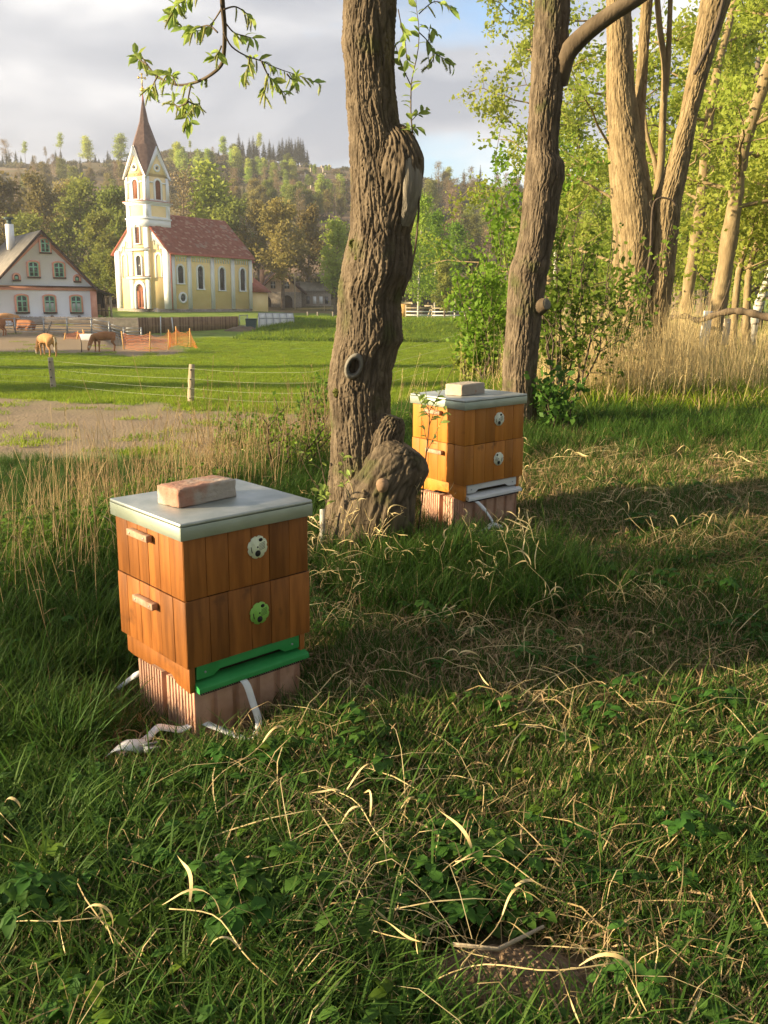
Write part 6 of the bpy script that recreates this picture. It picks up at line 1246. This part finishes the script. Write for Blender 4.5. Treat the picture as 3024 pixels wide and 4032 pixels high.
def vegetation():
    R = np.random.RandomState(12)
    def samp(n, y0, y1, pw=1.6, mg=.42, ml=.12):
        n = int(n * 1.25)   # points in the widened view wedge, denser near
        t = R.rand(n); e = 2 - pw; y = (y0 ** e + t * (y1 ** e - y0 ** e)) ** (1 / e) if abs(e) > 1e-3 else y0 * (y1 / y0) ** t
        k = R.uniform(-.45 - ml, .45 + mg, n); x = k * (y + .8); return x, y
    def clearhive(x, y, m=.0):
        ok = np.ones(len(x), bool)
        for F, yw in ((F1, y1), (F2, y2)):
            dx, dy = x - F[0], y - F[1]; lx = dx * math.cos(yw) + dy * math.sin(yw); ly = -dx * math.sin(yw) + dy * math.cos(yw); ok &= ~((lx > .02 - m) & (lx < .49 + m) & (ly > .01 - m) & (ly < .45 + m))
        return ok
    ss = lambda x, y: np.interp(y, EY, EX) - x
    no = lambda x, y, f, k=0: fbm(np.stack([x * f, y * f, 0 * x + k], -1), 3)
    def tall(x, y): return np.clip(sst(ss(x, y) + .5 * no(x, y, .8, 2), -1.15, -.35) + sst(y, 6.2, 8.5) * sst(no(x, y, .6, 4), -.5, .1) + sst(-x, .55, 1.2) * sst(3.0 - y, 0, .8) + .9 * np.exp(-(((x - .38) / .6) ** 2 + ((y - 3.95) / .42) ** 2) ** 2), 0, 1)
    SP = np.concatenate(STRAP)
    def place(name, src, x, y, s0, s1, label, tilt=.15, zoff=-.005, sz=None):
        x, y = np.asarray(x), np.asarray(y); ok = clearhive(x, y, .0 if name in ('mown_grass', 'straw') else .16)
        if name not in ('straw',): ok &= (np.min((x[:, None] - SP[None, ::3, 0]) ** 2 + (y[:, None] - SP[None, ::3, 1]) ** 2, axis=1) > (.05 if name == 'mown_grass' else .12) ** 2)
        mc = ground_at(2010, 3900); ok &= ((x - mc[0]) / .24) ** 2 + ((y - mc[1]) / .17) ** 2 > 1; x, y = x[ok], y[ok]; s = R.uniform(s0, s1, len(x)) if sz is None else sz[ok] * R.uniform(.8, 1.2, len(x)); rot = np.stack([R.normal(size=len(x)) * tilt, R.normal(size=len(x)) * tilt, R.uniform(0, 6.28, len(x))], -1)
        return scatter(name, src, np.stack([x, y, hgt(x, y) + zoff], -1), rot, s, label)
    # long green grass
    g1 = [blades('grass_tuft', 26, .16, .34, .0055, .05, .35, 'grass', s, 4, .55, 0, 'grassdry', .08) for s in (1, 2, 3)]
    x, y = samp(30000, .75, 16, 1.35); k = R.rand(len(x)) < tall(x, y); x, y = x[k], y[k]
    for i in range(3): sl_ = slice(i, None, 3); place('long_grass', g1[i], x[sl_], y[sl_], .55, 1.15, sz=np.where(y < 2.4, .5, .82)[sl_], label=('long green grass growing along the bank', 'tufts of long grass round the tree feet', 'long grass blades beside the hives')[i])
    # short mown grass
    g2 = [blades('short_tuft', 22, .035, .11, .0045, .05, .4, 'grass', s, 2, .4, 0, 'grassdry', .22) for s in (5, 6)]
    x, y = samp(90000, .7, 11, 1.3); k = R.rand(len(x)) < (1 - tall(x, y) * .7) * (.35 + .65 * sst(no(x, y, 1.3, 7), -.35, .25)); x, y = x[k], y[k]
    for i in range(2): sl_ = slice(i, None, 2); place('mown_grass', g2[i], x[sl_], y[sl_], .6, 1.3, ('short mown grass on the path beside the hives', 'stubbly cut grass between the straw')[i])
    # foreground medium grass
    g3 = blades('grass_tuft', 16, .10, .24, .0065, .06, .5, 'grass', 8, 4, .7); x, y = samp(5200, .7, 5, 1.2); k = R.rand(len(x)) < (.25 + .75 * sst(no(x, y, 1.1, 13), -.1, .4)) * (.35 + .65 * sst(2.6 - y - .9 * x, -.6, 1.0)); place('foreground_grass', g3, x[k], y[k], .5, 1.1, 'broad bladed green grass in the foreground')
    # straw
    st = [straws('straw', 16, .12, .06, .26, .0019, 'grassdry', 20, .03), straws('straw', 12, .14, .10, .38, .0023, 'grassdrypale', 21, .045), straws('straw', 22, .10, .03, .12, .003, 'drybrown', 22, .02)]
    for i, (n, lb) in enumerate(((4200, 'dry yellow straw lying on the mown path'), (900, 'long pale dry stalks strewn over the grass'), (6500, 'short brown plant litter between the grass'))):
        x, y = samp(n, .7, 10, 1.3); k = R.rand(len(x)) < (1 - .8 * tall(x, y)) * sst(no(x, y, .9, 31 + i), -.3, .25) * (.25 + .75 * sst(x + .35 * y - .6, -.8, .8)); place('straw', st[i], x[k], y[k], .6, 1.3, lb, .12, .01)
    for i in range(4):
        x, y = samp(24, .9, 7, 1.1); k = R.rand(len(x)) < .25 + .75 * sst(x + .3 * y, -.3, .8); place('dry_leaves', curled(30 + i, 3 + i % 3), x[k], y[k], .6, 1.1, 'curled pale dry reed leaves lying on the grass' if i % 2 else 'bent dry reed stems with broad pale leaves', .2, .03)
    # curled dry grass round the willow foot and near hive
    x = np.concatenate([R.normal(-.12, .35, 46), R.normal(.3, .4, 24)]); y = np.concatenate([R.normal(4.15, .18, 46), R.normal(3.7, .3, 24)]); place('dry_leaves', curled(40, 5), x, y, .5, 1.0, 'pale curled dry blades round the foot of the pruned willow', .7, .08)
    # weeds
    for i, (n, m, sz_) in enumerate(((2600, 'weed', .028), (1300, 'weed', .030), (1300, 'bush', .024))):
        x, y = samp(n, .7, 6, 1.35); k = R.rand(len(x)) < sst(no(x, y, 1.5, 50 + i), -.25, .2) * (.3 + .7 * sst(1.9 - y * .9 - x * .4, -1.2, .6)); place('weeds', weed('weed', 60 + i, m, 8, sz_, (.08, .13, .07)[i]), x[k], y[k], .6, 1.25, ('low ground elder leaves in the foreground', 'larger nettle like weeds in the foreground', 'small clover like weeds')[i], .12)
    # slope reeds, sunlit
    rd = [reed('reed', 70, 9, .5, 1.05, 'grassdry'), reed('reed', 71, 7, .4, .9, 'drybrown'), reed('reed', 72, 12, .5, 1.0, 'grassdry', False, .2)]
    n = 1500; y = R.uniform(3.2, 12, n); s = R.uniform(-.1, 6, n); x = np.interp(y, EY, EX) - s; k = (R.rand(n) < .35 + .65 * sst(no(x, y, .5, 80), -.1, .3)) & (x > -.62 * y) & ~((abs(x + .02) < .45) & (y < 4.4)) & ~((x > -1.25) & (y < 3.6)) & ~((x > -.1) & (y > 4.4) & (R.rand(n) < .9)) & (R.rand(n) < np.clip(1.5 - y / 11, .06, 1)); x, y = x[k], y[k]
    for i in range(3): place('dry_reeds', rd[i], x[i::3], y[i::3], .35, .8, sz=np.clip(1.0 - .22 * ss(x, y) - .03 * y, .22, .8)[i::3], label=('golden dry reed stalks on the bank slope', 'brown dead umbel stalks on the bank slope', 'sparse straight dry grass stems behind the nearest hive')[i], tilt=.1)
    n = 320; y = R.uniform(9.5, 17, n); x = np.interp(y, [9.5, 12, 17], [2.5, 3.2, 5.2]) + R.normal(0, .55, n); place('golden_reeds', reed('reed', 75, 16, .6, 1.25, 'grassdrypale', False, .22), x, y, .6, 1.1, 'dense golden dry reeds around the forked tree', .08)
    n = 500; y = R.uniform(10, 20, n); x = .33 * y + R.normal(0, 1.4, n); place('golden_reeds', reed('reed', 76, 14, .4, .9, 'grassdrypale', True, .25), x, y, .6, 1.1, 'dry golden stalks in front of the leaning white boards', .12)
    # bank green undergrowth
    ug = blades('grass_tuft', 40, .2, .45, .009, .16, .3, 'bush', 90, 3, .5, 0, 'grassdry', .18); n = 3200; y = R.uniform(3.4, 13, n); s = R.uniform(.0, 8, n); x = np.interp(y, EY, EX) - s; k = (x > -.62 * y); place('bank_grass', ug, x[k], y[k], .5, 1.0, sz=np.clip(1.15 - y / 11, .25, .8)[k], label='rough green and yellow grass covering the bank slope')
    wd = weed('weed', 91, 'bush', 12, .05, .3); n = 2200; y = R.uniform(3.6, 14, n); s = R.uniform(.1, 6, n); x = np.interp(y, EY, EX) - s; k = (x > -.62 * y) & (no(x, y, .6, 95) > -.05) & (R.rand(n) < 1.4 - y / 11); place('bank_weeds', wd, x[k], y[k], .6, 1.5, sz=np.clip(.95 - y / 18, .3, .8)[k], label='leafy nettles and weeds on the sunlit bank')
    # far right grass field
    n = 5200; y = R.uniform(9, 34, n); x = R.uniform(.12, .6, n) * y; k = ss(x, y) < 1.5; place('verge_grass', blades('grass_tuft', 44, .14, .32, .012, .2, .4, 'meadowgrass', 92, 3, .5, 0, 'grassdry', .15), x[k], y[k], .7, 1.4, 'bright grass on the verge under the golden trees')
    # meadow
    mg = [blades('meadow_tuft', 110, .06, .16, .014, .42, .5, 'meadowgrass', 93 + i, 2, .5) for i in range(2)]
    n = 26000; y = 17 + (R.rand(n) ** 1.25) * 60; x = R.uniform(-.56, .42, n) * y; nn = fbm(np.stack([x * .35, y * .35, 0 * x], -1), 4); K = x / y
    tr = (y + nn * 2.5 + 1.2 * (K + .2) > 16) & (y + nn * 2.2 + 8 * (K + .2) < 25.2); pad = (y + nn * 3 > 56.5) & (K + nn * .02 - (y - 58) * .001 < -.225); k = (ss(x, y) > 2.2) & (~tr | (R.rand(n) < .02)) & (~pad | (R.rand(n) < .02)); x, y = x[k], y[k]
    for i in range(2): place('meadow_grass', mg[i], x[i::2], y[i::2], .5, 1.35, ('short grazed grass of the sunlit meadow', 'fresh meadow grass with slightly longer blades')[i], .03)
    n = 5200; y = R.uniform(74, 96, n); x = R.uniform(-.16, .3, n) * y; k = (x > -12.5 + (y - 75) * .1); place('rough_bank_grass', blades('meadow_tuft', 70, .25, .6, .05, .7, .5, 'bush', 97, 2, .5, 0, 'meadowgrass', .5), x[k], y[k], .6, 1.3, 'rough uncut grass bank at the far side of the meadow', .05)
    place('hill_undergrowth', hillbush(), UG[:, 0], UG[:, 1], .3, .75, 'mixed scrub and undergrowth covering the hillside', .05, -.3)
def hillbush():
    R = np.random.RandomState(4); P = R.normal(size=(260, 3)) * np.array([1.5, 1.5, .8]) + (0, 0, 1.2); Q = leafquads(P, .7, R); me = fast_mesh('scrub', Q.reshape(-1, 3), np.arange(len(Q) * 4).reshape(-1, 4), [M['scrub']]); return me
M['scrub'] = mat('scrub', (.13, .10, .045), (.085, .10, .03), .05, .8, transl=.25, rand=.45, randhue=.035)
vegetation()

# ------------------------------------------------------------------ shrubs, saplings, right-hand trees
def bush(label, base, n, h, spread, nleaf, lsize, m, seed, name='bush', cat='bush', sr=.012, sub=5, group=None, lean=(0, 0), par=.3):
    R = np.random.RandomState(seed); b = np.array([base[0], base[1], gz(base[0], base[1])]); T = thing(name, label, cat, tuple(b), 0, group); q = MB(); tips = []
    for i in range(n):
        a = R.uniform(0, 2 * PI); p0 = np.array([math.cos(a), math.sin(a), 0]) * spread * .25 * R.rand(); e = p0 + np.array([math.cos(a) * spread * R.uniform(.2, 1) + lean[0], math.sin(a) * spread * R.uniform(.2, 1) + lean[1], h * R.uniform(.6, 1)]); m_ = np.linspace(0, 1, 9)[:, None]; P = p0 + (e - p0) * m_ + R.normal(size=(9, 3)) * h * .015; P[0, 2] = -.05; q.tube(P, np.linspace(sr, sr * .25, 9), 6, cap=False); tips.append(P[3:])
        for j in range(sub):
            k = R.randint(2, 8); d = R.normal(size=3) * .5 + (0, 0, .5); d /= np.linalg.norm(d); Q = P[k] + d * h * R.uniform(.1, par) * np.linspace(0, 1, 5)[:, None]; q.tube(Q, np.linspace(sr * .35, sr * .12, 5), 4, cap=False); tips.append(Q)
    ob('stem', q.mesh('stem', M['twig']), T); c = crown_pts(R, tips, nleaf, lsize * .9); Q = leafquads(c, lsize, R, 1.45); ob('foliage', fast_mesh('foliage', Q.reshape(-1, 3), np.arange(len(Q) * 4).reshape(-1, 4), M[m]), T); return T
def sapling(label, L, D, seed, nl, twigs, r=.004, lsc=1.0, name='sapling', leaf=True):
    R = random.Random(seed); P = spl([atk(x, y, D) for x, y in L], 30); T = thing(name, label, 'sapling', tuple(P[0])); Tl = np.array(T.location); ch = [(P, r, .001)]; tw = []
    for t, dx, dy, n in twigs:
        k = int(t * 29); e = P[k] + np.array([dx, R.uniform(-.04, .04), dy]); Q = spl([P[k], (P[k] + e) / 2 + np.array([0, 0, -.01]), e], 10); ch.append((Q, r * .5, .0008)); tw.append((Q, n))
    q = MB(); 
    for A, a, b in ch: q.tube(A, np.linspace(a, b, len(A)), 5)
    me = q.mesh('stem', M['twig']); me.transform(Matrix.Translation(-T.location)); B = ob('stem', me, T)
    if nl: twig_foliage(B, Tl, P, R, nl, 0, lsc=lsc, frm=.3)
    for Q, n in tw:
        if n: twig_foliage(B, Tl, Q, R, n, 0, lsc=lsc, frm=.2)
    return T
def right_side():
    xy = lambda x, D: (atk(x, 800, D)[0], D)
    bush('tall leafy elder bush with many stems between the dark trunk and the forked tree', xy(1222, 9.3), 12, 2.1, .55, 2300, .042, 'bush', 3, sub=8)
    bush('dark green shrub part right of the elder, touching the forked tree', xy(1290, 10.6), 8, 1.9, .5, 1200, .045, 'bush', 4, sub=7)
    bush('fresh yellow green bush left of the dark trunk', xy(1062, 11.5), 10, 1.75, .5, 2200, .05, 'leaf_birch', 5, sub=7)
    bush('small sunlit yellow green shrub at the meadow edge left of the dark trunk', xy(1005, 12.5), 7, .95, .4, 1100, .05, 'leaf_light', 6, sub=6)
    bush('tall young alder growing behind the dark trunk', xy(1100, 13.5), 9, 3.6, .6, 3000, .055, 'leaf_birch', 16, sub=8)
    bush('round leafy shrub on the track edge behind the nearest hive', xy(520, 11.6), 12, 1.15, .45, 2600, .042, 'bush', 7, sub=7)
    bush('low loose shrub left of the pruned willow foot', xy(655, 7.2), 9, .7, .35, 700, .026, 'bush', 8, sub=6); bush('sunlit weedy shrub just behind the nearest hive', xy(600, 6.0), 8, .5, .35, 420, .024, 'bush', 9, sub=6)
    bush('leafy young elder right of the farther hive', xy(1228, 7.9), 5, .6, .3, 420, .05, 'weed', 10, sub=5)
    bush('rounded dark green shrub in front of the farmhouse window', (atk(57, 800, 78)[0], 77.0), 16, 2.0, .95, 1800, .16, 'leaf_mid', 11, sub=8, sr=.03)
    sapling('willow sapling with small leaves in front of the farther hive', [(903, 1150), (912, 1080), (919, 1000), (924, 950), (928, 905), (925, 880), (921, 855), (917, 825)], 4.42, 1, 0, [(.35, .09, .22, 9), (.55, .05, .17, 10), (.62, -.06, .10, 8), (.66, .14, .28, 5), (.72, -.05, .09, 7), (.42, -.03, .12, 4)], .0045, .95)
    sapling('thin leafy shoot at the left foot of the pruned willow', [(745, 1120), (742, 1060), (740, 1000), (742, 985)], 4.15, 2, 9, [(.4, .04, .07, 5)], .003, .9); sapling('bare leaning sapling left of the pruned willow', [(735, 1140), (705, 1050), (690, 980), (680, 930)], 4.5, 3, 0, [(.5, -.1, .1, 3)], .005)
    sapling('second bare thin stem left of the pruned willow', [(728, 1120), (690, 1060), (660, 1010), (640, 960)], 4.6, 4, 0, [(.4, .05, .12, 2)], .0035); sapling('leafy sprout low at the left of the willow foot', [(700, 1130), (705, 1080), (700, 1050)], 4.3, 5, 7, [(.5, -.04, .05, 5)], .003, 1.1)
    # slender trees
    near_tree('straight slim tree behind the forked tree, branches spreading left', [(1345, 700), (1337, 600), (1333, 480), (1322, 330), (1316, 200), (1318, 60), (1312, -120), (1308, -350)], 20, .13, .05, 'leaf_light', 7500, .075, .12, 1, .12, 18, 3.8, .5)
    near_tree('leaning dark tree between the forked tree and the thick golden trunk', [(1478, 700), (1490, 600), (1508, 480), (1520, 380), (1533, 250), (1548, 160), (1580, 30), (1620, -150), (1640, -350)], 19, .14, .05, 'leaf_light', 6500, .07, .12, 2, .25, 14, 3.0, .5)
    near_tree('thick golden leaning trunk near the white boards', [(1535, 760), (1556, 640), (1575, 520), (1590, 420), (1603, 330), (1640, 210), (1690, 60), (1760, -150)], 15, .15, .08, 'leaf_light', 5000, .06, .10, 3, .4, 12, 2.4, .5)
    near_tree('thin upright stem left of two behind the white boards', [(1583, 745), (1590, 640), (1603, 560), (1640, 480), (1690, 400)], 15.6, .07, .03, 'leaf_light', 1600, .065, .18, 4, .4, 7, 1.6); near_tree('thin upright stem right of two behind the white boards', [(1612, 745), (1614, 640), (1622, 570), (1650, 470), (1670, 300)], 16, .08, .03, 'leaf_light', 1800, .065, .18, 5, .4, 8, 1.8)
    near_tree('white barked birch leaning in at the right edge', [(1628, 690), (1643, 650), (1665, 585), (1700, 480), (1740, 350)], 17, .09, .05, 'leaf_light', 1200, .07, .2, 6, .4, 6, 1.6, bark='birchbark', name='birch_tree', grp='birches')
    near_tree('slim white birch stem far behind the elder bush', [(1198, 660), (1199, 560), (1203, 420), (1200, 300)], 34, .07, .03, 'leaf_birch', 3000, .1, .3, 7, .3, 10, 2.2, bark='birchbark', name='birch_tree', grp='birches')
    near_tree('pale crooked tree with wide crown filling the gap left of the dark trunk', [(1190, 700), (1185, 560), (1170, 430), (1160, 260), (1150, 100), (1140, -100)], 24, .1, .04, 'leaf_light', 6500, .075, .12, 8, .1, 15, 3.2, .4)
    R = random.Random(31); K = 0
    for x, D, top, kind, lb in ((1230, 40, 250, 'lime', 'light green tree behind the straight slim tree'), (1290, 46, 330, 'birch', 'fresh green tree low behind the forked tree'), (1400, 42, 330, 'lime', 'golden green tree seen through the fork of the forked tree'), (1470, 34, 120, 'lime', 'tall golden green tree right of the forked tree'), (1545, 30, 40, 'birch', 'leafy golden tree behind the leaning dark tree'), (1600, 36, -60, 'lime', 'tall leafy tree behind the thick golden trunk'), (1650, 28, 60, 'birch', 'dense golden green tree at the right edge'), (1700, 40, -80, 'lime', 'large golden tree cut by the right edge'), (1350, 60, 420, 'green', 'distant green tree framed under the forked tree'), (1150, 55, 470, 'green', 'shaded green tree behind the dark trunk'), (1520, 50, 200, 'green', 'green tree deep behind the leaning stems'), (1620, 24, 330, 'lime', 'low golden tree behind the fallen branch'), (1440, 27, 430, 'lime', 'low golden green thicket tree right of the forked tree'), (1250, 30, 470, 'birch', 'green thicket tree behind the elder bush')):
        P = atk(x, 600, D); P[2] = gz(P[0], P[1]) - .1; h = atk(x, top, D)[2] - P[2]; H0 = {'lime': 12, 'birch': 14, 'green': 13}[kind]; s = h / H0
        put_tree(GOLD[kind, K % 2], 'broadleaf_tree', lb, 'tree', P, s * 1.25, R.uniform(0, 6.28), 'leafy trees on the right', s); K += 1
    # leaning white boards and fallen branch
    D = 14.2; A, B_ = atk(1517, 752, D), atk(1531, 672, D); T = thing('leaning_board', 'white painted board leaning in the dry reeds, the longer left one', 'board', tuple(A)); q = MB().bar(A, B_, .15, .035, up=(.2, -1, 0)); o = rel(T, 'board', q, 'whitep', .006); o2 = rel(T, 'nail', MB().tube([B_ + (0, -.03, -.1), B_ + (0, -.05, -.1)], .012, 6), 'galv')
    A, B_ = atk(1565, 745, D + .3), atk(1572, 688, D + .3); T = thing('leaning_board', 'short pale board standing right of the longer white board', 'board', tuple(A)); rel(T, 'board', MB().bar(A, B_, .11, .03, up=(.2, -1, 0)), 'cream', .006); rel(T, 'nail', MB().tube([B_ + (0, -.03, -.06), B_ + (0, -.05, -.06)], .012, 6), 'galv')
    P = spl([atk(x, y, D_) for x, y, D_ in ((1440, 688, 15), (1480, 683, 14.5), (1510, 692, 14), (1550, 678, 13.6), (1590, 672, 13.4), (1620, 676, 13.3), (1662, 685, 13.2), (1720, 680, 13))], 60); T = thing('fallen_branch', 'crooked bare branch lying across the reeds behind the white boards', 'branch', tuple(P[0])); q = MB().tube(P, np.linspace(.035, .06, 60) * (1 + .15 * np.sin(np.arange(60) * .9)), 8); q.tube([P[25], P[25] + (.1, 0, .25), P[25] + (.15, 0, .5)], [.02, .014, .006], 5); o = rel(T, 'stem', q, 'barkplain')
    # molehill, stub and stick in the foreground
    c = ground_at(2010, 3900); th = np.linspace(0, 2 * PI, 150, endpoint=False); rr = np.linspace(0, 1, 90); V = np.array([[(c[0] + r * .25 * math.cos(t), c[1] + r * .17 * math.sin(t) - .03, 0) for t in th] for r in rr]); V[..., 2] = hgt(V[..., 0], V[..., 1]) - .01 + .075 * (1 - rr[:, None] ** 1.6)
    V[..., 2] += (np.abs(fbm(V * np.array([42, 42, 0]) + 3, 4)) * .03 + np.clip(pn(V * np.array([95, 95, 0])), 0, 1) * .012) * (1 - rr[:, None] ** 4)
    tag(ob('molehill', smooth(grid_mesh('molehill', V, M['crumb'], True))), 'fresh brown crumbly molehill at the bottom of the foreground', 'molehill'); top = c + np.array((-.03, .0, .10))
    T = tag(ob('stick', MB().tube([atk(975, 2085, c[1] - .03) + (0, 0, .05), top + (.0, 0, .0), top + (.10, .04, .025)], [.004, .005, .0035], 7).mesh('stick', M['post'])), 'short grey stick resting on the molehill', 'stick')
    P = ground_at(865, 3500); q = MB(); q.tube([P, P + (.0, 0, .09)], [.010, .009], 8).tube([P + (.02, .01, 0), P + (.024, .01, .10)], [.008, .007], 8).tube([P + (-.01, .01, .03), P + (-.025, .0, .07)], [.005, .004], 6); T = thing('cut_stub', 'small cut brown sapling stub in the foreground grass', 'stub', tuple(P)); rel(T, 'stub', q, 'post')
    a, b = atk(-40, 1190, 5.2), atk(75, 1145, 5.2); tag(ob('fallen_twig', MB().tube(spl([a, atk(10, 1168, 5.2), atk(45, 1150, 5.2), b], 20), np.linspace(.012, .005, 20), 6).mesh('fallen_twig', M['twig'])), 'bare dark twig reaching in from the left edge above the grass', 'twig')
    P = atk(697, 1130, 4.35); T = thing('cut_stake', 'small pale cut stake by the left foot of the willow', 'stake', tuple(P)); rel(T, 'stub', MB().tube([P + (0, 0, -.12), P + (0, 0, .07)], [.016, .014], 8), 'birchbark')
M['crumb'] = mat('crumbly_soil', (.15, .10, .06), (.24, .165, .105), 25, .98, 1, 90, bdist=.01)
GOLD = {}
for i in range(2):
    GOLD['lime', i] = tree_meshes(170 + i, 12, .26, 6500, .14, .25, 'leaf_light', nl=14, base=.08, sub=7, up=.9); GOLD['birch', i] = tree_meshes(180 + i, 14, .24, 6500, .14, .25, 'leaf_light', 'barkplain', nl=16, base=.1, sub=7, up=.9, r0=.012); GOLD['green', i] = tree_meshes(190 + i, 13, .32, 6500, .25, .55, 'leaf_birch', nl=12, base=.1, sub=6)
right_side()
# ------------------------------------------------------------------ trees out of frame on the left that shade the meadow and foreground
def left_row():
    R = random.Random(3)
    for i, (x, y, h, w_) in enumerate(((-52, 14, 10, .9), (-46, 22, 9, .9), (-56, 34, 10, .9), (-64, 46, 13, 1.0), (-72, 58, 14, 1.1), (-90, 84, 17, 1.2), (-80, 96, 15, 1.2), (-34, 4, 7.5, .9), (-15, -9, 7.0, 1.2), (-14, -4.2, 6.6, 1.2), (-19, -1.0, 9.5, .8))):
        z = gz(x, y); put_tree(PROTO['bare', 0] if i == 10 else PROTO['oak', i % 3] if i < 7 else PROTO['green', i % 2], 'broadleaf_tree', f'tree {("beside the meadow", "shading the bank")[i > 6]} outside the picture on the left', 'tree', (x, y, z), h / 16 * w_, R.uniform(0, 6), 'trees left of the picture', h / 16)
left_row()
def overhead():
    R = random.Random(6)
    for nm, z0_, sc_, dx, dy in (('pruned_willow', 3.7, .5, .1, .2), ('alder_tree', 6.4, .5, .2, -.9), ('forked_tree', 8.5, .5, .8, .6)):
        T = bpy.data.objects[nm]; o = ob('crown', PROTO['green', 0][1], T); o.scale = (sc_, sc_, sc_); o.location = (dx, dy, z0_ - T.location.z); o.rotation_euler = (0, 0, R.uniform(0, 6))
    for i, (x, y, h, w_, k) in enumerate(((3.6, -4.2, 9, 1.2, 0), (-1.5, -8, 11, 1.1, 1), (8.5, 1.5, 9, 1.0, 1), (9.5, -6, 12, 1.1, 0), (12, 8, 10, .9, 1))):  # unseen trees added to lower the sky light on the near scene
        put_tree(PROTO['green', k], 'broadleaf_tree', 'unseen leafy tree added behind or beside the photographer to block sky light', 'tree', (x, y, gz(x, y)), h / 13 * w_, R.uniform(0, 6), 'added trees blocking sky light around the photographer', h / 13)
overhead()
for x_, y_, h_ in ((-38, 38, 12), (-33, 27, 10.5)):
    put_tree(PROTO['lime', 0], 'broadleaf_tree', 'slim tree left of the picture casting a shadow band over the meadow', 'tree', (x_, y_, gz(x_, y_)), h_ / 12, x_, 'trees left of the picture', h_ / 12)
# ------------------------------------------------------------------ air
def haze():
    m = bpy.data.materials.new('haze'); m.use_nodes = True; t = m.node_tree; t.nodes.clear(); o = N(t, 'ShaderNodeOutputMaterial'); v = N(t, 'ShaderNodeVolumePrincipled'); v.inputs['Color'].default_value = (.92, .93, .95, 1); v.inputs['Density'].default_value = HAZE; v.inputs['Anisotropy'].default_value = .35
    t.links.new(v.outputs[0], o.inputs['Volume']); q = MB().box(-1000, 1000, -60, 1000, -14, 125); tag(ob('haze', q.mesh('haze', m)), 'thin pale evening haze over the valley', None, None, 'stuff')
HAZE = .00055
haze()
